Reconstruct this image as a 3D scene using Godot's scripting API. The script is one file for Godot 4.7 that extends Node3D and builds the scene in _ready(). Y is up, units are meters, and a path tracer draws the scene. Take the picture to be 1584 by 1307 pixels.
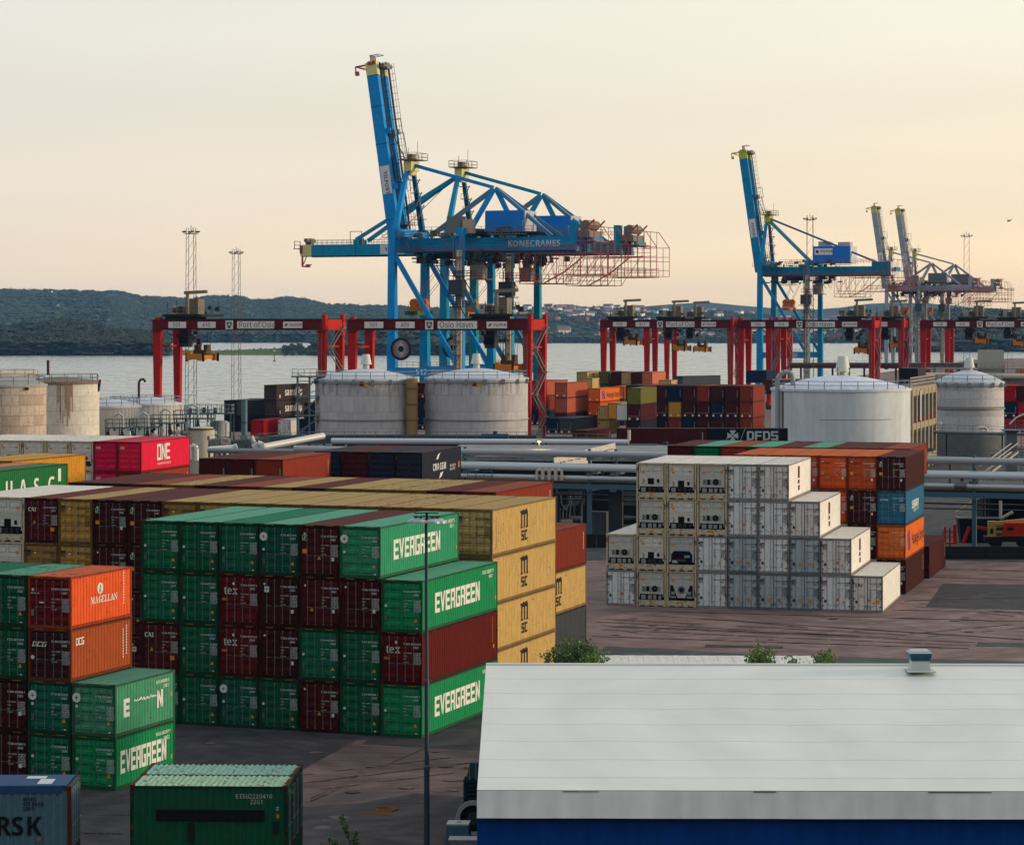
extends Node3D

const EYE := 22.89
var rng := RandomNumberGenerator.new()
var taken := {}
var mats := {}
var shapes := {}
var tex := {}


# ---------------------------------------------------------------- geometry
class Shape:
	var v := PackedVector3Array()
	var n := PackedVector3Array()
	var t := PackedVector2Array()

	func flat_uv(p: Vector3, m: Vector3) -> Vector2:
		var a := m.abs()
		if a.y > a.x and a.y > a.z:
			return Vector2(p.x, p.z)
		return Vector2(p.z, -p.y) if a.x > a.z else Vector2(p.x, -p.y)

	func tri(a: Vector3, b: Vector3, c: Vector3) -> Shape:
		var m := (b - a).cross(c - a).normalized()
		v.append_array([a, c, b])
		n.append_array([m, m, m])
		t.append_array([flat_uv(a, m), flat_uv(c, m), flat_uv(b, m)])
		return self

	func quad(a: Vector3, b: Vector3, c: Vector3, d: Vector3) -> Shape:
		var m := (c - a).cross(d - b).normalized()
		v.append_array([a, c, b, a, d, c])
		n.append_array([m, m, m, m, m, m])
		for p in [a, c, b, a, d, c]:
			t.append(flat_uv(p, m))
		return self

	func soft(p: Array, m: Array) -> Shape:
		v.append_array([p[0], p[2], p[1], p[0], p[3], p[2]])
		n.append_array([m[0], m[2], m[1], m[0], m[3], m[2]])
		var mid: Vector3 = m[0]
		for q in [p[0], p[2], p[1], p[0], p[3], p[2]]:
			t.append(flat_uv(q, mid))
		return self

	func box(c: Vector3, s: Vector3, b := Basis.IDENTITY) -> Shape:
		return frustum(c, s, s, b)

	# a box whose lower face has the size s0 (x, z) and whose upper face s1
	func frustum(c: Vector3, s0: Vector3, s1: Vector3, b := Basis.IDENTITY, off := Vector3.ZERO) -> Shape:
		var q := []
		for k in 2:
			var s: Vector3 = s1 if k else s0
			var y := (0.5 if k else -0.5) * s0.y
			for w in [Vector2(-1, 1), Vector2(1, 1), Vector2(1, -1), Vector2(-1, -1)]:
				q.append(c + b * (Vector3(w.x * s.x / 2, y, w.y * s.z / 2) + (off if k else Vector3.ZERO)))
		quad(q[4], q[5], q[6], q[7])
		quad(q[3], q[2], q[1], q[0])
		for k in 4:
			var j := (k + 1) % 4
			quad(q[k], q[j], q[4 + j], q[4 + k])
		return self

	func bar(a: Vector3, c: Vector3, w: float, h := -1.0, w2 := -1.0) -> Shape:
		if h < 0:
			h = w
		var d := c - a
		var y := d.normalized()
		var side := Vector3.UP if absf(y.y) < 0.95 else Vector3.BACK
		var x := side.cross(y).normalized()
		var bs := Basis(x, y, x.cross(y))
		var k := 1.0 if w2 < 0 else w2 / w
		return frustum((a + c) / 2, Vector3(w, d.length(), h), Vector3(w * k, d.length(), h * k), bs)

	func tube(a: Vector3, c: Vector3, r: float, r2 := -1.0, sides := 8, caps := true) -> Shape:
		if r2 < 0:
			r2 = r
		var y := (c - a).normalized()
		var x := (Vector3.UP if absf(y.y) < 0.95 else Vector3.BACK).cross(y).normalized()
		var z := x.cross(y)
		for k in sides:
			var p := TAU * k / sides
			var q := TAU * (k + 1) / sides
			var m := x * cos(p) + z * sin(p)
			var o := x * cos(q) + z * sin(q)
			soft([a + o * r, a + m * r, c + m * r2, c + o * r2], [o, m, m, o])
			if caps:
				tri(c, c + o * r2, c + m * r2)
				tri(a, a + m * r, a + o * r)
		return self

	func path(p: Array, r: float, sides := 6) -> Shape:
		for k in p.size() - 1:
			tube(p[k], p[k + 1], r, r, sides, true)
		return self

	# profile of (radius, height) turned about the y axis through c
	func lathe(pr: Array, c := Vector3.ZERO, sides := 32, from := 0.0, to := TAU) -> Shape:
		for i in pr.size() - 1:
			var a: Vector2 = pr[i]
			var e: Vector2 = pr[i + 1]
			var s := Vector2(e.y - a.y, a.x - e.x).normalized()
			for k in sides:
				var p := from + (to - from) * k / sides
				var q := from + (to - from) * (k + 1) / sides
				var d := Vector3(cos(p), 0, sin(p))
				var f := Vector3(cos(q), 0, sin(q))
				var m := Vector3(d.x * s.x, s.y, d.z * s.x)
				var o := Vector3(f.x * s.x, s.y, f.z * s.x)
				var p0 := c + d * a.x + Vector3.UP * a.y
				var p1 := c + f * a.x + Vector3.UP * a.y
				var p2 := c + f * e.x + Vector3.UP * e.y
				var p3 := c + d * e.x + Vector3.UP * e.y
				var j := v.size()
				soft([p1, p0, p3, p2], [o, m, m, o])
				var uu := [q, p, p, q]
				var vv := [-a.y, -a.y, -e.y, -e.y]
				var w := 0
				for g in [0, 2, 1, 0, 3, 2]:
					t[j + w] = Vector2(uu[g] * maxf(a.x, e.x), vv[g])
					w += 1
		return self

	# flat plates in the x-y plane with a little thickness, facing +z
	func plate(x0: float, y0: float, x1: float, y1: float, d := 0.012) -> Shape:
		return box(Vector3((x0 + x1) / 2, (y0 + y1) / 2, d / 2), Vector3(absf(x1 - x0), absf(y1 - y0), d))

	func poly(p: PackedVector2Array, d := 0.012) -> Shape:
		for k in range(1, p.size() - 1):
			tri(Vector3(p[0].x, p[0].y, d), Vector3(p[k].x, p[k].y, d), Vector3(p[k + 1].x, p[k + 1].y, d))
		return self

	func add(o: Shape, x: Transform3D) -> Shape:
		for p in o.v:
			v.append(x * p)
		for p in o.n:
			n.append((x.basis * p).normalized())
		t.append_array(o.t)
		return self

	# lay flat lettering over a ribbed wall: cut at the folds and set into them
	func drape(m: Mesh, x0: float, wall: float, pitch: float, depth: float, worn := 0.0) -> Shape:
		var n := int(wall / pitch)
		var w := wall / n
		var r := RandomNumberGenerator.new()
		r.seed = 3 + int(worn * 100)
		for su in m.get_surface_count():
			var arr := m.surface_get_arrays(su)
			var pv: PackedVector3Array = arr[Mesh.ARRAY_VERTEX]
			var ids := []
			if arr[Mesh.ARRAY_INDEX] == null or arr[Mesh.ARRAY_INDEX].size() == 0:
				ids = range(pv.size())
			else:
				ids = Array(arr[Mesh.ARRAY_INDEX])
			for k in range(0, ids.size(), 3):
				var a := pv[ids[k]]
				var b := pv[ids[k + 1]]
				var c := pv[ids[k + 2]]
				if minf(a.z, minf(b.z, c.z)) < 0.003:
					continue
				if absf((b.x - a.x) * (c.y - a.y) - (b.y - a.y) * (c.x - a.x)) < 1e-9:
					continue
				var lo := minf(a.x, minf(b.x, c.x)) + x0
				var hi := maxf(a.x, maxf(b.x, c.x)) + x0
				for q in range(int(floor(lo / w)), int(floor(hi / w)) + 1):
					var f := [0.0, 0.32, 0.5, 0.82, 1.0]
					var z := [0.0, 0.0, -depth, -depth, 0.0]
					for j in 4:
						var u0: float = (q + f[j]) * w
						var u1: float = (q + f[j + 1]) * w
						if u1 <= lo or u0 >= hi:
							continue
						if worn > 0 and r.randf() < worn:
							continue
						var p := PackedVector2Array([Vector2(a.x + x0, a.y), Vector2(b.x + x0, b.y), Vector2(c.x + x0, c.y)])
						p = cut(cut(p, u0, 1.0), u1, -1.0)
						for e in range(1, p.size() - 1):
							var tr := []
							for g in [p[0], p[e], p[e + 1]]:
								tr.append(Vector3(g.x - x0, g.y, lerpf(z[j], z[j + 1], clampf((g.x - u0) / (u1 - u0), 0.0, 1.0)) - 0.007))
							var nn: Vector3 = (tr[1] - tr[0]).cross(tr[2] - tr[0])
							if nn.z > 0:
								tri(tr[0], tr[1], tr[2])
							else:
								tri(tr[0], tr[2], tr[1])
		return self

	func cut(p: PackedVector2Array, x: float, keep: float) -> PackedVector2Array:
		var o := PackedVector2Array()
		for k in p.size():
			var a := p[k]
			var b := p[(k + 1) % p.size()]
			var da := (a.x - x) * keep
			var db := (b.x - x) * keep
			if da >= 0:
				o.append(a)
			if (da >= 0) != (db >= 0):
				o.append(a.lerp(b, da / (da - db)))
		return o

	func mesh() -> ArrayMesh:
		var a := []
		a.resize(Mesh.ARRAY_MAX)
		a[Mesh.ARRAY_VERTEX] = v
		a[Mesh.ARRAY_NORMAL] = n
		a[Mesh.ARRAY_TEX_UV] = t
		var m := ArrayMesh.new()
		m.add_surface_from_arrays(Mesh.PRIMITIVE_TRIANGLES, a)
		return m


func V(x: float, y: float, z: float) -> Vector3:
	return Vector3(x, y, z)


# ---------------------------------------------------------------- nodes
func free_name(parent: Node, called: String) -> String:
	var key := str(parent.get_instance_id()) + called
	var k: int = taken.get(key, -1) + 1
	taken[key] = k
	return called if k == 0 else "%s_%03d" % [called, k]


func part(parent: Node, called: String, mesh, m: Material, x := Transform3D.IDENTITY) -> MeshInstance3D:
	var o := MeshInstance3D.new()
	o.mesh = mesh.mesh() if mesh is Shape else mesh
	o.material_override = m
	o.name = free_name(parent, called)
	o.transform = x
	parent.add_child(o, true)
	return o


func tag(o: Node, label: String, category: String, group := "") -> Node:
	o.set_meta("label", label)
	o.set_meta("category", category)
	if group:
		o.set_meta("group", group)
	return o


func thing(called: String, label: String, category: String, at: Vector3, yaw := 0.0, group := "") -> Node3D:
	var o := Node3D.new()
	o.name = free_name(self, called)
	o.position = at
	o.rotation.y = -yaw
	add_child(o, true)
	tag(o, label, category, group)
	return o


func single(called: String, mesh, m: Material, label: String, category: String, group := "", x := Transform3D.IDENTITY) -> MeshInstance3D:
	var o := part(self, called, mesh, m, x)
	tag(o, label, category, group)
	return o


func structure(called: String, mesh, m: Material) -> MeshInstance3D:
	var o := part(self, called, mesh, m)
	o.set_meta("kind", "structure")
	return o


func copy_of(src: Node3D, at: Vector3, label: String, called := "") -> Node3D:
	var c: Node3D = src.duplicate()
	c.name = free_name(self, called if called else str(src.name))
	add_child(c, true)
	c.position = at
	c.set_meta("label", label)
	return c


func kept(key: String, make: Callable) -> ArrayMesh:
	if not shapes.has(key):
		var s = make.call()
		shapes[key] = s.mesh() if s is Shape else s
	return shapes[key]


# ---------------------------------------------------------------- materials
func noise(freq: float, sd: int, octaves := 4) -> FastNoiseLite:
	var f := FastNoiseLite.new()
	f.seed = sd
	f.frequency = freq
	f.fractal_octaves = octaves
	f.noise_type = FastNoiseLite.TYPE_SIMPLEX_SMOOTH
	return f


func make_texture(w: int, h: int, fn: Callable) -> ImageTexture:
	var im := Image.create(w, h, false, Image.FORMAT_RGB8)
	for y in h:
		for x in w:
			im.set_pixel(x, y, fn.call(x, y))
	return ImageTexture.create_from_image(im)


func grey(g: float) -> Color:
	return Color(g, g, g)


func ring_noise(f: FastNoiseLite, x: float, y: float, w: float, h: float, sx := 1.0, sy := 1.0) -> float:
	# noise on a torus, so that a repeated texture has no seams
	var a := TAU * x / w
	var b := TAU * y / h
	var r := w * sx / TAU
	var q := h * sy / TAU
	return f.get_noise_3d(cos(a) * r + cos(b) * q, sin(a) * r, sin(b) * q)


func make_textures() -> void:
	var n1 := noise(0.02, 3)
	var n2 := noise(0.05, 5)
	var n3 := noise(0.12, 11)
	# paint: faint blotches and rain streaks
	tex.paint = make_texture(384, 384, func(x, y):
		var blotch := ring_noise(n1, x, y, 384, 384)
		var streak := ring_noise(n3, x, y, 384, 384, 1.0, 0.06)
		var fine := ring_noise(n3, x, y, 384, 384)
		return grey(clampf(0.955 + 0.06 * blotch + 0.075 * streak + 0.03 * fine, 0.6, 1.0)))
	# where paint has gone to rust
	tex.rust_mask = make_texture(384, 384, func(x, y):
		var a := ring_noise(n2, x, y, 384, 384) + 0.5 * ring_noise(n3, x, y, 384, 384, 1.0, 0.12)
		return grey(clampf((a - 0.52) * 5.0, 0.0, 0.8)))
	tex.rust_heavy = make_texture(384, 384, func(x, y):
		var a := ring_noise(n2, x, y, 384, 384, 1.2, 1.2) + 0.7 * ring_noise(n3, x, y, 384, 384, 1.0, 0.08)
		return grey(clampf((a - 0.22) * 2.6, 0.0, 0.85)))
	tex.rust = make_texture(8, 8, func(_x, _y): return Color(0.30, 0.17, 0.10))
	tex.soil = make_texture(8, 8, func(_x, _y): return Color(0.24, 0.21, 0.18))
	# asphalt: tones that change over metres, with fine grain
	var n4 := noise(0.012, 21, 5)
	var n5 := noise(0.3, 23, 2)
	tex.asphalt = make_texture(768, 768, func(x, y):
		var a := ring_noise(n4, x, y, 768, 768)
		var b := ring_noise(n5, x, y, 768, 768)
		var c := ring_noise(n2, x, y, 768, 768, 0.25, 1.6)
		return grey(clampf(0.86 + 0.22 * a + 0.08 * b + 0.14 * c, 0.3, 1.0)))
	tex.membrane = make_texture(256, 256, func(x, y): return grey(clampf(0.97 + 0.035 * ring_noise(n1, x, y, 256, 256) + 0.03 * ring_noise(n2, x, y, 256, 256, 1.0, 0.3), 0.8, 1.0)))
	tex.concrete = make_texture(384, 384, func(x, y):
		var a := ring_noise(n1, x, y, 384, 384)
		var b := ring_noise(n3, x, y, 384, 384, 1.0, 0.1)
		return grey(clampf(0.93 + 0.10 * a + 0.12 * b, 0.4, 1.0)))
	var w1 := noise(0.03, 31, 3)
	var bump := Image.create(512, 512, false, Image.FORMAT_RGB8)
	for y in 512:
		for x in 512:
			bump.set_pixel(x, y, grey(0.5 + 0.45 * ring_noise(w1, x, y, 512, 512)))
	bump.bump_map_to_normal_map(6.0)
	tex.ripple = ImageTexture.create_from_image(bump)


func plain(c: Color, rough := 0.6, metal := 0.0) -> StandardMaterial3D:
	var key := "p" + c.to_html() + str(rough) + str(metal)
	if not mats.has(key):
		var m := StandardMaterial3D.new()
		m.albedo_color = c
		m.roughness = rough
		m.metallic = metal
		m.metallic_specular = 0.3
		mats[key] = m
	return mats[key]


# weathered paint laid by metres of UV; shift moves the wear about
func paint(c: Color, wear := "rust_mask", shift := 0, rough := 0.55, span := 6.0) -> StandardMaterial3D:
	var key := "w" + c.to_html() + wear + str(shift) + str(rough) + str(span)
	if not mats.has(key):
		var m := StandardMaterial3D.new()
		m.albedo_color = c
		m.roughness = rough + 0.1
		m.metallic_specular = 0.2
		m.albedo_texture = tex.paint
		m.uv1_scale = Vector3(1 / span, 1 / span, 1)
		m.uv1_offset = Vector3(shift * 0.371, shift * 0.213, 0)
		if wear:
			m.detail_enabled = true
			m.detail_mask = tex[wear]
			m.detail_albedo = tex.rust
			m.detail_blend_mode = BaseMaterial3D.BLEND_MODE_MIX
		mats[key] = m
	return mats[key]


func stone(c: Color, t := "concrete", span := 8.0, rough := 0.85) -> StandardMaterial3D:
	var key := "s" + c.to_html() + t + str(span)
	if not mats.has(key):
		var m := StandardMaterial3D.new()
		m.albedo_color = c
		m.roughness = rough
		m.metallic_specular = 0.2
		m.albedo_texture = tex[t]
		m.uv1_triplanar = true
		m.uv1_world_triplanar = true
		m.uv1_scale = Vector3.ONE / span
		mats[key] = m
	return mats[key]


# ---------------------------------------------------------------- lettering
func words(s: String, h: float, serif := false, bold := true, mono := false) -> TextMesh:
	var key := "%s/%.2f/%s%s%s" % [s, h, serif, bold, mono]
	if not shapes.has(key):
		var f := SystemFont.new()
		f.font_names = PackedStringArray(["Droid Sans Mono" if mono else "Droid Serif" if serif else "Droid Sans"])
		f.font_weight = 700 if bold else 400
		var m := TextMesh.new()
		m.text = s
		m.font = f
		m.font_size = 32
		m.pixel_size = h / 23.0
		m.depth = 0.008
		m.curve_step = 4.0
		m.horizontal_alignment = HORIZONTAL_ALIGNMENT_LEFT
		m.vertical_alignment = VERTICAL_ALIGNMENT_CENTER
		shapes[key] = m
	return shapes[key]


# heavy square capitals for the big lettering; each glyph is 4 wide and 6 high
func glyph(sh: Shape, g: String, x: float, k: float, s: float) -> float:
	var r := func(a, b, c, d): sh.plate((x + a) * k, b * k, (x + c) * k, d * k)
	var q := func(p: Array):
		var pts := PackedVector2Array()
		for w in p:
			pts.append(Vector2((x + w[0]) * k, w[1] * k))
		sh.poly(pts)
	match g:
		"E":
			r.call(0, 0, s, 6); r.call(s, 6 - s, 4, 6); r.call(s, 3 - s * 0.45, 3.7, 3 + s * 0.45); r.call(s, 0, 4, s)
		"V":
			q.call([[1.5, 0], [2.6, 0], [s, 6], [0, 6]]); q.call([[1.5, 0], [2.6, 0], [4.1, 6], [4.1 - s, 6]])
		"R":
			r.call(0, 0, s, 6); r.call(s, 6 - s * 0.9, 4, 6); r.call(4 - s, 3.2, 4, 6 - s * 0.9); r.call(s, 2.3, 3.8, 3.2); r.call(4 - s * 1.05, 0, 3.95, 2.3)
		"G":
			r.call(0, 0, s, 6); r.call(s, 6 - s * 0.9, 4, 6); r.call(s, 0, 4, s * 0.9); r.call(4 - s, s * 0.9, 4, 3.3); r.call(2.1, 2.3, 4 - s, 3.3)
		"N":
			r.call(0, 0, s, 6); r.call(4 - s, 0, 4, 6); q.call([[4 - s, 0], [4, 0], [s, 6], [0, 6]])
		"O":
			r.call(0, 0, s, 6); r.call(4 - s, 0, 4, 6); r.call(s, 6 - s, 4 - s, 6); r.call(s, 0, 4 - s, s)
		"C":
			r.call(0, 0, s, 6); r.call(s, 6 - s, 4, 6); r.call(s, 0, 4, s)
		"S":
			r.call(0, 6 - s, 4, 6); r.call(0, 3, s, 6 - s); r.call(0, 3 - s * 0.5, 4, 3 + s * 0.5); r.call(4 - s, s, 4, 3); r.call(0, 0, 4, s)
		"D":
			r.call(0, 0, s, 6); r.call(s, 6 - s, 3.0, 6); r.call(s, 0, 3.0, s); r.call(4 - s, 1.1, 4, 4.9); q.call([[3.0, 0], [4, 1.1], [4 - s, 1.1], [3.0, s]]); q.call([[3.0, 6 - s], [4 - s, 4.9], [4, 4.9], [3.0, 6]])
		"F":
			r.call(0, 0, s, 6); r.call(s, 6 - s, 4, 6); r.call(s, 3 - s * 0.6, 3.5, 3 + s * 0.4)
	return x + 4.5


func block_words(s: String, h: float, stroke: float, squeeze := 1.0) -> ArrayMesh:
	return kept("bw" + s + str(h) + str(stroke) + str(squeeze), func():
		var sh := Shape.new()
		var x := 0.0
		for c in s:
			x = glyph(sh, c, x, h / 6, stroke)
		var out := Shape.new()
		return out.add(sh, Transform3D(Basis.from_scale(Vector3(squeeze, 1, 1)), Vector3.ZERO)))


func disc(r: float, sides := 16) -> ArrayMesh:
	return kept("disc%.3f" % r, func():
		return Shape.new().tube(Vector3.ZERO, V(0, 0, 0.012), r, r, sides))


func facing(x: float, y: float, z: float, yaw := 0.0) -> Transform3D:
	return Transform3D(Basis(Vector3.UP, yaw), V(x, y, z))


# ---------------------------------------------------------------- the scene
func _ready() -> void:
	rng.seed = 41
	# camera: a long lens held level, the frame shifted down
	var cam := Camera3D.new()
	cam.name = "camera"
	cam.projection = Camera3D.PROJECTION_FRUSTUM
	cam.keep_aspect = Camera3D.KEEP_HEIGHT
	cam.near = 1.0
	cam.far = 40000.0
	cam.size = 0.32839
	cam.frustum_offset = Vector2(0, -0.03877)
	cam.position = V(0, EYE, 0)
	add_child(cam)
	cam.current = true
	# sky and air
	var env := Environment.new()
	env.background_mode = Environment.BG_SKY
	env.sky = Sky.new()
	env.sky.sky_material = evening_sky()
	env.tonemap_mode = Environment.TONE_MAPPER_LINEAR
	env.tonemap_exposure = 1.0
	env.sdfgi_enabled = true
	env.ssao_enabled = true
	env.ssil_enabled = true
	env.fog_enabled = true
	env.fog_density = 0.000041
	env.fog_light_color = Color(0.42, 0.62, 0.82)
	var we := WorldEnvironment.new()
	we.name = "evening_air"
	we.environment = env
	add_child(we)
	# the low sun, off to the side behind thin cloud
	var sun := DirectionalLight3D.new()
	sun.name = "sun"
	sun.light_color = Color(1.0, 0.90, 0.77)
	sun.light_energy = 1.0
	sun.light_angular_distance = 8.0
	sun.shadow_enabled = true
	add_child(sun)
	sun.look_at_from_position(V(0.97, 0.16, -0.06), Vector3.ZERO)

	make_textures()
	ground()
	far_shore()
	tent_hall()
	container_yard()
	rubber_tyred_cranes()
	quay_cranes()
	tank_farm()
	pipe_racks()
	yard_things()


func evening_sky() -> PanoramaSkyMaterial:
	var w := 768
	var h := 384
	var im := Image.create(w, h, false, Image.FORMAT_RGBF)
	# colour of the clear sky by height (degrees)
	var at := [-90.0, -8.0, 0.0, 1.0, 2.5, 4.5, 7.5, 14.0, 30.0, 60.0, 90.0]
	var col := [Color(0.30, 0.30, 0.31), Color(0.55, 0.52, 0.48), Color(1.0, 0.83, 0.585) * 1.10, Color(1.0, 0.86, 0.635) * 1.08, Color(1.0, 0.90, 0.735) * 1.02, Color(0.985, 0.925, 0.80), Color(0.97, 0.95, 0.855), Color(0.945, 0.94, 0.89), Color(0.91, 0.925, 0.92), Color(0.89, 0.92, 0.94), Color(0.88, 0.915, 0.94)]
	var lin := []
	for c in col:
		lin.append(c.srgb_to_linear())
	var cloud := noise(1.6, 77, 4)
	for y in h:
		var el := 90.0 - 180.0 * (y + 0.5) / h
		var k := 0
		while k < at.size() - 2 and el > at[k + 1]:
			k += 1
		var base: Color = lin[k].lerp(lin[k + 1], smoothstep(0.0, 1.0, (el - at[k]) / (at[k + 1] - at[k])) if k < 2 else (el - at[k]) / (at[k + 1] - at[k]))
		for x in w:
			var az := TAU * (x + 0.5) / w
			var d := V(sin(az), 0, -cos(az))
			var toward := d.dot(V(0.94, 0, -0.34))
			var f := 0.74 + 0.26 * pow((toward + 1.0) / 1.34, 1.6)
			f = lerpf(f, 1.0, smoothstep(6.0, 70.0, el))
			var c := base * f
			# away from the sunset the light is bluer
			var cool := clampf(0.40 - 0.55 * toward, 0.0, 0.7)
			var g := c.get_luminance()
			c = c.lerp(Color(g * 0.90, g * 1.0, g * 1.16), cool)
			if el > -2.0:
				var e := deg_to_rad(el)
				var p := V(sin(az) * cos(e), sin(e) * 5.0, -cos(az) * cos(e))
				c = c * (1.0 + 0.085 * cloud.get_noise_3d(p.x * 1.0, p.y * 4.0, p.z))
			c.a = 1
			im.set_pixel(x, y, c)
	var m := PanoramaSkyMaterial.new()
	m.panorama = ImageTexture.create_from_image(im)
	return m


# ---------------------------------------------------------------- ground and water
func ground() -> void:
	var sea := StandardMaterial3D.new()
	sea.albedo_color = Color(0.36, 0.39, 0.38)
	sea.roughness = 0.2
	sea.metallic_specular = 0.75
	sea.normal_enabled = true
	sea.normal_texture = tex.ripple
	sea.normal_scale = 1.0
	sea.uv1_triplanar = true
	sea.uv1_world_triplanar = true
	sea.uv1_scale = V(0.006, 0.02, 0.0016)
	var s := Shape.new()
	s.quad(V(-3500, -2.5, 300), V(3500, -2.5, 300), V(3500, -2.5, -8600), V(-3500, -2.5, -8600))
	structure("sea_water", s, sea)
	# the quay: one sheet with a vertical edge towards the water
	var edge := [Vector2(700, 200), Vector2(700, -1900), Vector2(300, -1640), Vector2(78, -860), Vector2(-30, -570), Vector2(-62, -545), Vector2(-120, -575), Vector2(-420, -500), Vector2(-500, 200)]
	var q := Shape.new()
	var pts := PackedVector2Array(edge)
	var ids := Geometry2D.triangulate_polygon(pts)
	for k in range(0, ids.size(), 3):
		var a: Vector2 = pts[ids[k]]
		var b: Vector2 = pts[ids[k + 1]]
		var c: Vector2 = pts[ids[k + 2]]
		if (b - a).cross(c - a) > 0:
			var sw := b
			b = c
			c = sw
		q.tri(V(a.x, 0, a.y), V(b.x, 0, b.y), V(c.x, 0, c.y))
	structure("quay_ground", q, stone(Color(0.525, 0.44, 0.42), "asphalt", 26.0, 0.8))
	# a steep unseen slope added behind the camera to shade near sides facing it
	var sl := Shape.new()
	var prof := [Vector2(46, -0.05), Vector2(16, 12), Vector2(-3, 19.5), Vector2(-40, 36), Vector2(-110, 84), Vector2(-210, 128), Vector2(-420, 140)]
	for k in prof.size() - 1:
		for i in 24:
			var p: Array = []
			for c in [[i, k], [i + 1, k], [i + 1, k + 1], [i, k + 1]]:
				var x: float = -600.0 + c[0] * 50.0
				var e: Vector2 = prof[c[1]]
				p.append(V(x, e.y + (4.0 * sin(x * 0.021 + e.x) if c[1] > 2 else 0.0), -e.x))
			sl.quad(p[0], p[1], p[2], p[3])
	structure("added_shade_slope", sl, stone(Color(0.19, 0.23, 0.15), "concrete", 40.0))
	var wall := Shape.new()
	for k in edge.size() - 1:
		wall.quad(V(edge[k].x, -5, edge[k].y), V(edge[k + 1].x, -5, edge[k + 1].y), V(edge[k + 1].x, -0.004, edge[k + 1].y), V(edge[k].x, -0.004, edge[k].y))
	structure("quay_edge", wall, stone(Color(0.34, 0.33, 0.31)))
	# newer, darker asphalt laid as patches; first and last just darken the near ground
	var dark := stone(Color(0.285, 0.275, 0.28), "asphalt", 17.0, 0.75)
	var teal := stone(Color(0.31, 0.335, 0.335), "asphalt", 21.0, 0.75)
	var patches := [
		[[Vector2(-14.716, -98.938), Vector2(5.171, -98.938), Vector2(7.548, -144.423), Vector2(-21.482, -144.423)], stone(Color(0.435, 0.37, 0.355), "asphalt", 29.0)],
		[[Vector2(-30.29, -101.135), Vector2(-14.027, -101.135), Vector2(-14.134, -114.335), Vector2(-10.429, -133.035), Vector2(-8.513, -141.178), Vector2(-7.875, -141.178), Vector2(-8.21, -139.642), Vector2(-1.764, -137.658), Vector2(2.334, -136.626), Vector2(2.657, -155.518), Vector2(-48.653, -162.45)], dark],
		[[Vector2(33.234, -206.675), Vector2(46.518, -203.899), Vector2(51.092, -223.948), Vector2(37.81, -225.612)], dark],
		[[Vector2(4.538, -167.221), Vector2(37.062, -162.45), Vector2(39.454, -172.935), Vector2(16.395, -177.311), Vector2(11.245, -180.472), Vector2(6.582, -181.913)], teal],
		[[Vector2(32.818, -181.913), Vector2(41.337, -181.19), Vector2(41.836, -183.378), Vector2(33.401, -184.119)], teal],
		[[Vector2(13.594, -181.551), Vector2(19.064, -180.651), Vector2(19.197, -181.913), Vector2(13.781, -182.826)], dark],
		[[Vector2(39.502, -248.37), Vector2(55.751, -244.373), Vector2(103.507, -453.696), Vector2(24.953, -477.475), Vector2(6.697, -302.866), Vector2(7.013, -247.023), Vector2(13.123, -251.109)], stone(Color(0.33, 0.325, 0.325), "asphalt", 19.0)],
		[[Vector2(46.242, -287.57), Vector2(52.271, -285.766), Vector2(55.957, -305.917), Vector2(49.525, -307.986)], dark],
		[[Vector2(-12.231, -98.938), Vector2(2.685, -98.938), Vector2(-1.553, -123.646), Vector2(-4.774, -125.003), Vector2(-7.14, -122.482), Vector2(-11.007, -121.018), Vector2(-12.729, -109.656)], stone(Color(0.32, 0.30, 0.30), "asphalt", 23.0)],
	]
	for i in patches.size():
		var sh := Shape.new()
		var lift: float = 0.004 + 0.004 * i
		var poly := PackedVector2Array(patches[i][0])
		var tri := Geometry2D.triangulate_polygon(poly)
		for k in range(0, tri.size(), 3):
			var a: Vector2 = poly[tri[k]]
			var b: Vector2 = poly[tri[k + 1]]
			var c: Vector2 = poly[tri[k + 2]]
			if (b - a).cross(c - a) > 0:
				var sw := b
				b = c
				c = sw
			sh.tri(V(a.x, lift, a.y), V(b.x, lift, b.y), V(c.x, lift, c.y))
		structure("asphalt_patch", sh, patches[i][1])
	# joints and cracks: thin dark seams of filler
	var seam := Shape.new()
	var seams := [[Vector3(-9.693, 0, -123.646), Vector3(-4.593, 0, -138.495)], [Vector3(-7.921, 0, -127.63), Vector3(-9.64, 0, -122.978)], [Vector3(7.102, 0, -204.816), Vector3(39.172, 0, -196.85)], [Vector3(10.996, 0, -200.754), Vector3(36.937, 0, -185.62)], [Vector3(5.796, 0, -187.53), Vector3(32.104, 0, -180.472)], [Vector3(30.259, 0, -204.816), Vector3(40.394, 0, -202.991)], [Vector3(32.305, 0, -211.472), Vector3(42.576, 0, -213.955)], [Vector3(33.991, 0, -220.693), Vector3(38.15, 0, -223.948)], [Vector3(6.738, 0, -194.331), Vector3(25.35, 0, -187.53)], [Vector3(37.666, 0, -231.341), Vector3(45.459, 0, -228.441)], [Vector3(38.951, 0, -239.239), Vector3(47.112, 0, -236.752)], [Vector3(-19.265, 0, -119.431), Vector3(-14.783, 0, -119.588)], [Vector3(-19.162, 0, -115.203), Vector3(-17.403, 0, -115.057)], [Vector3(32.723, 0, -215.984), Vector3(35.502, 0, -218.052)], [Vector3(17.707, 0, -196.85), Vector3(22.173, 0, -192.687)]]
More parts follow.
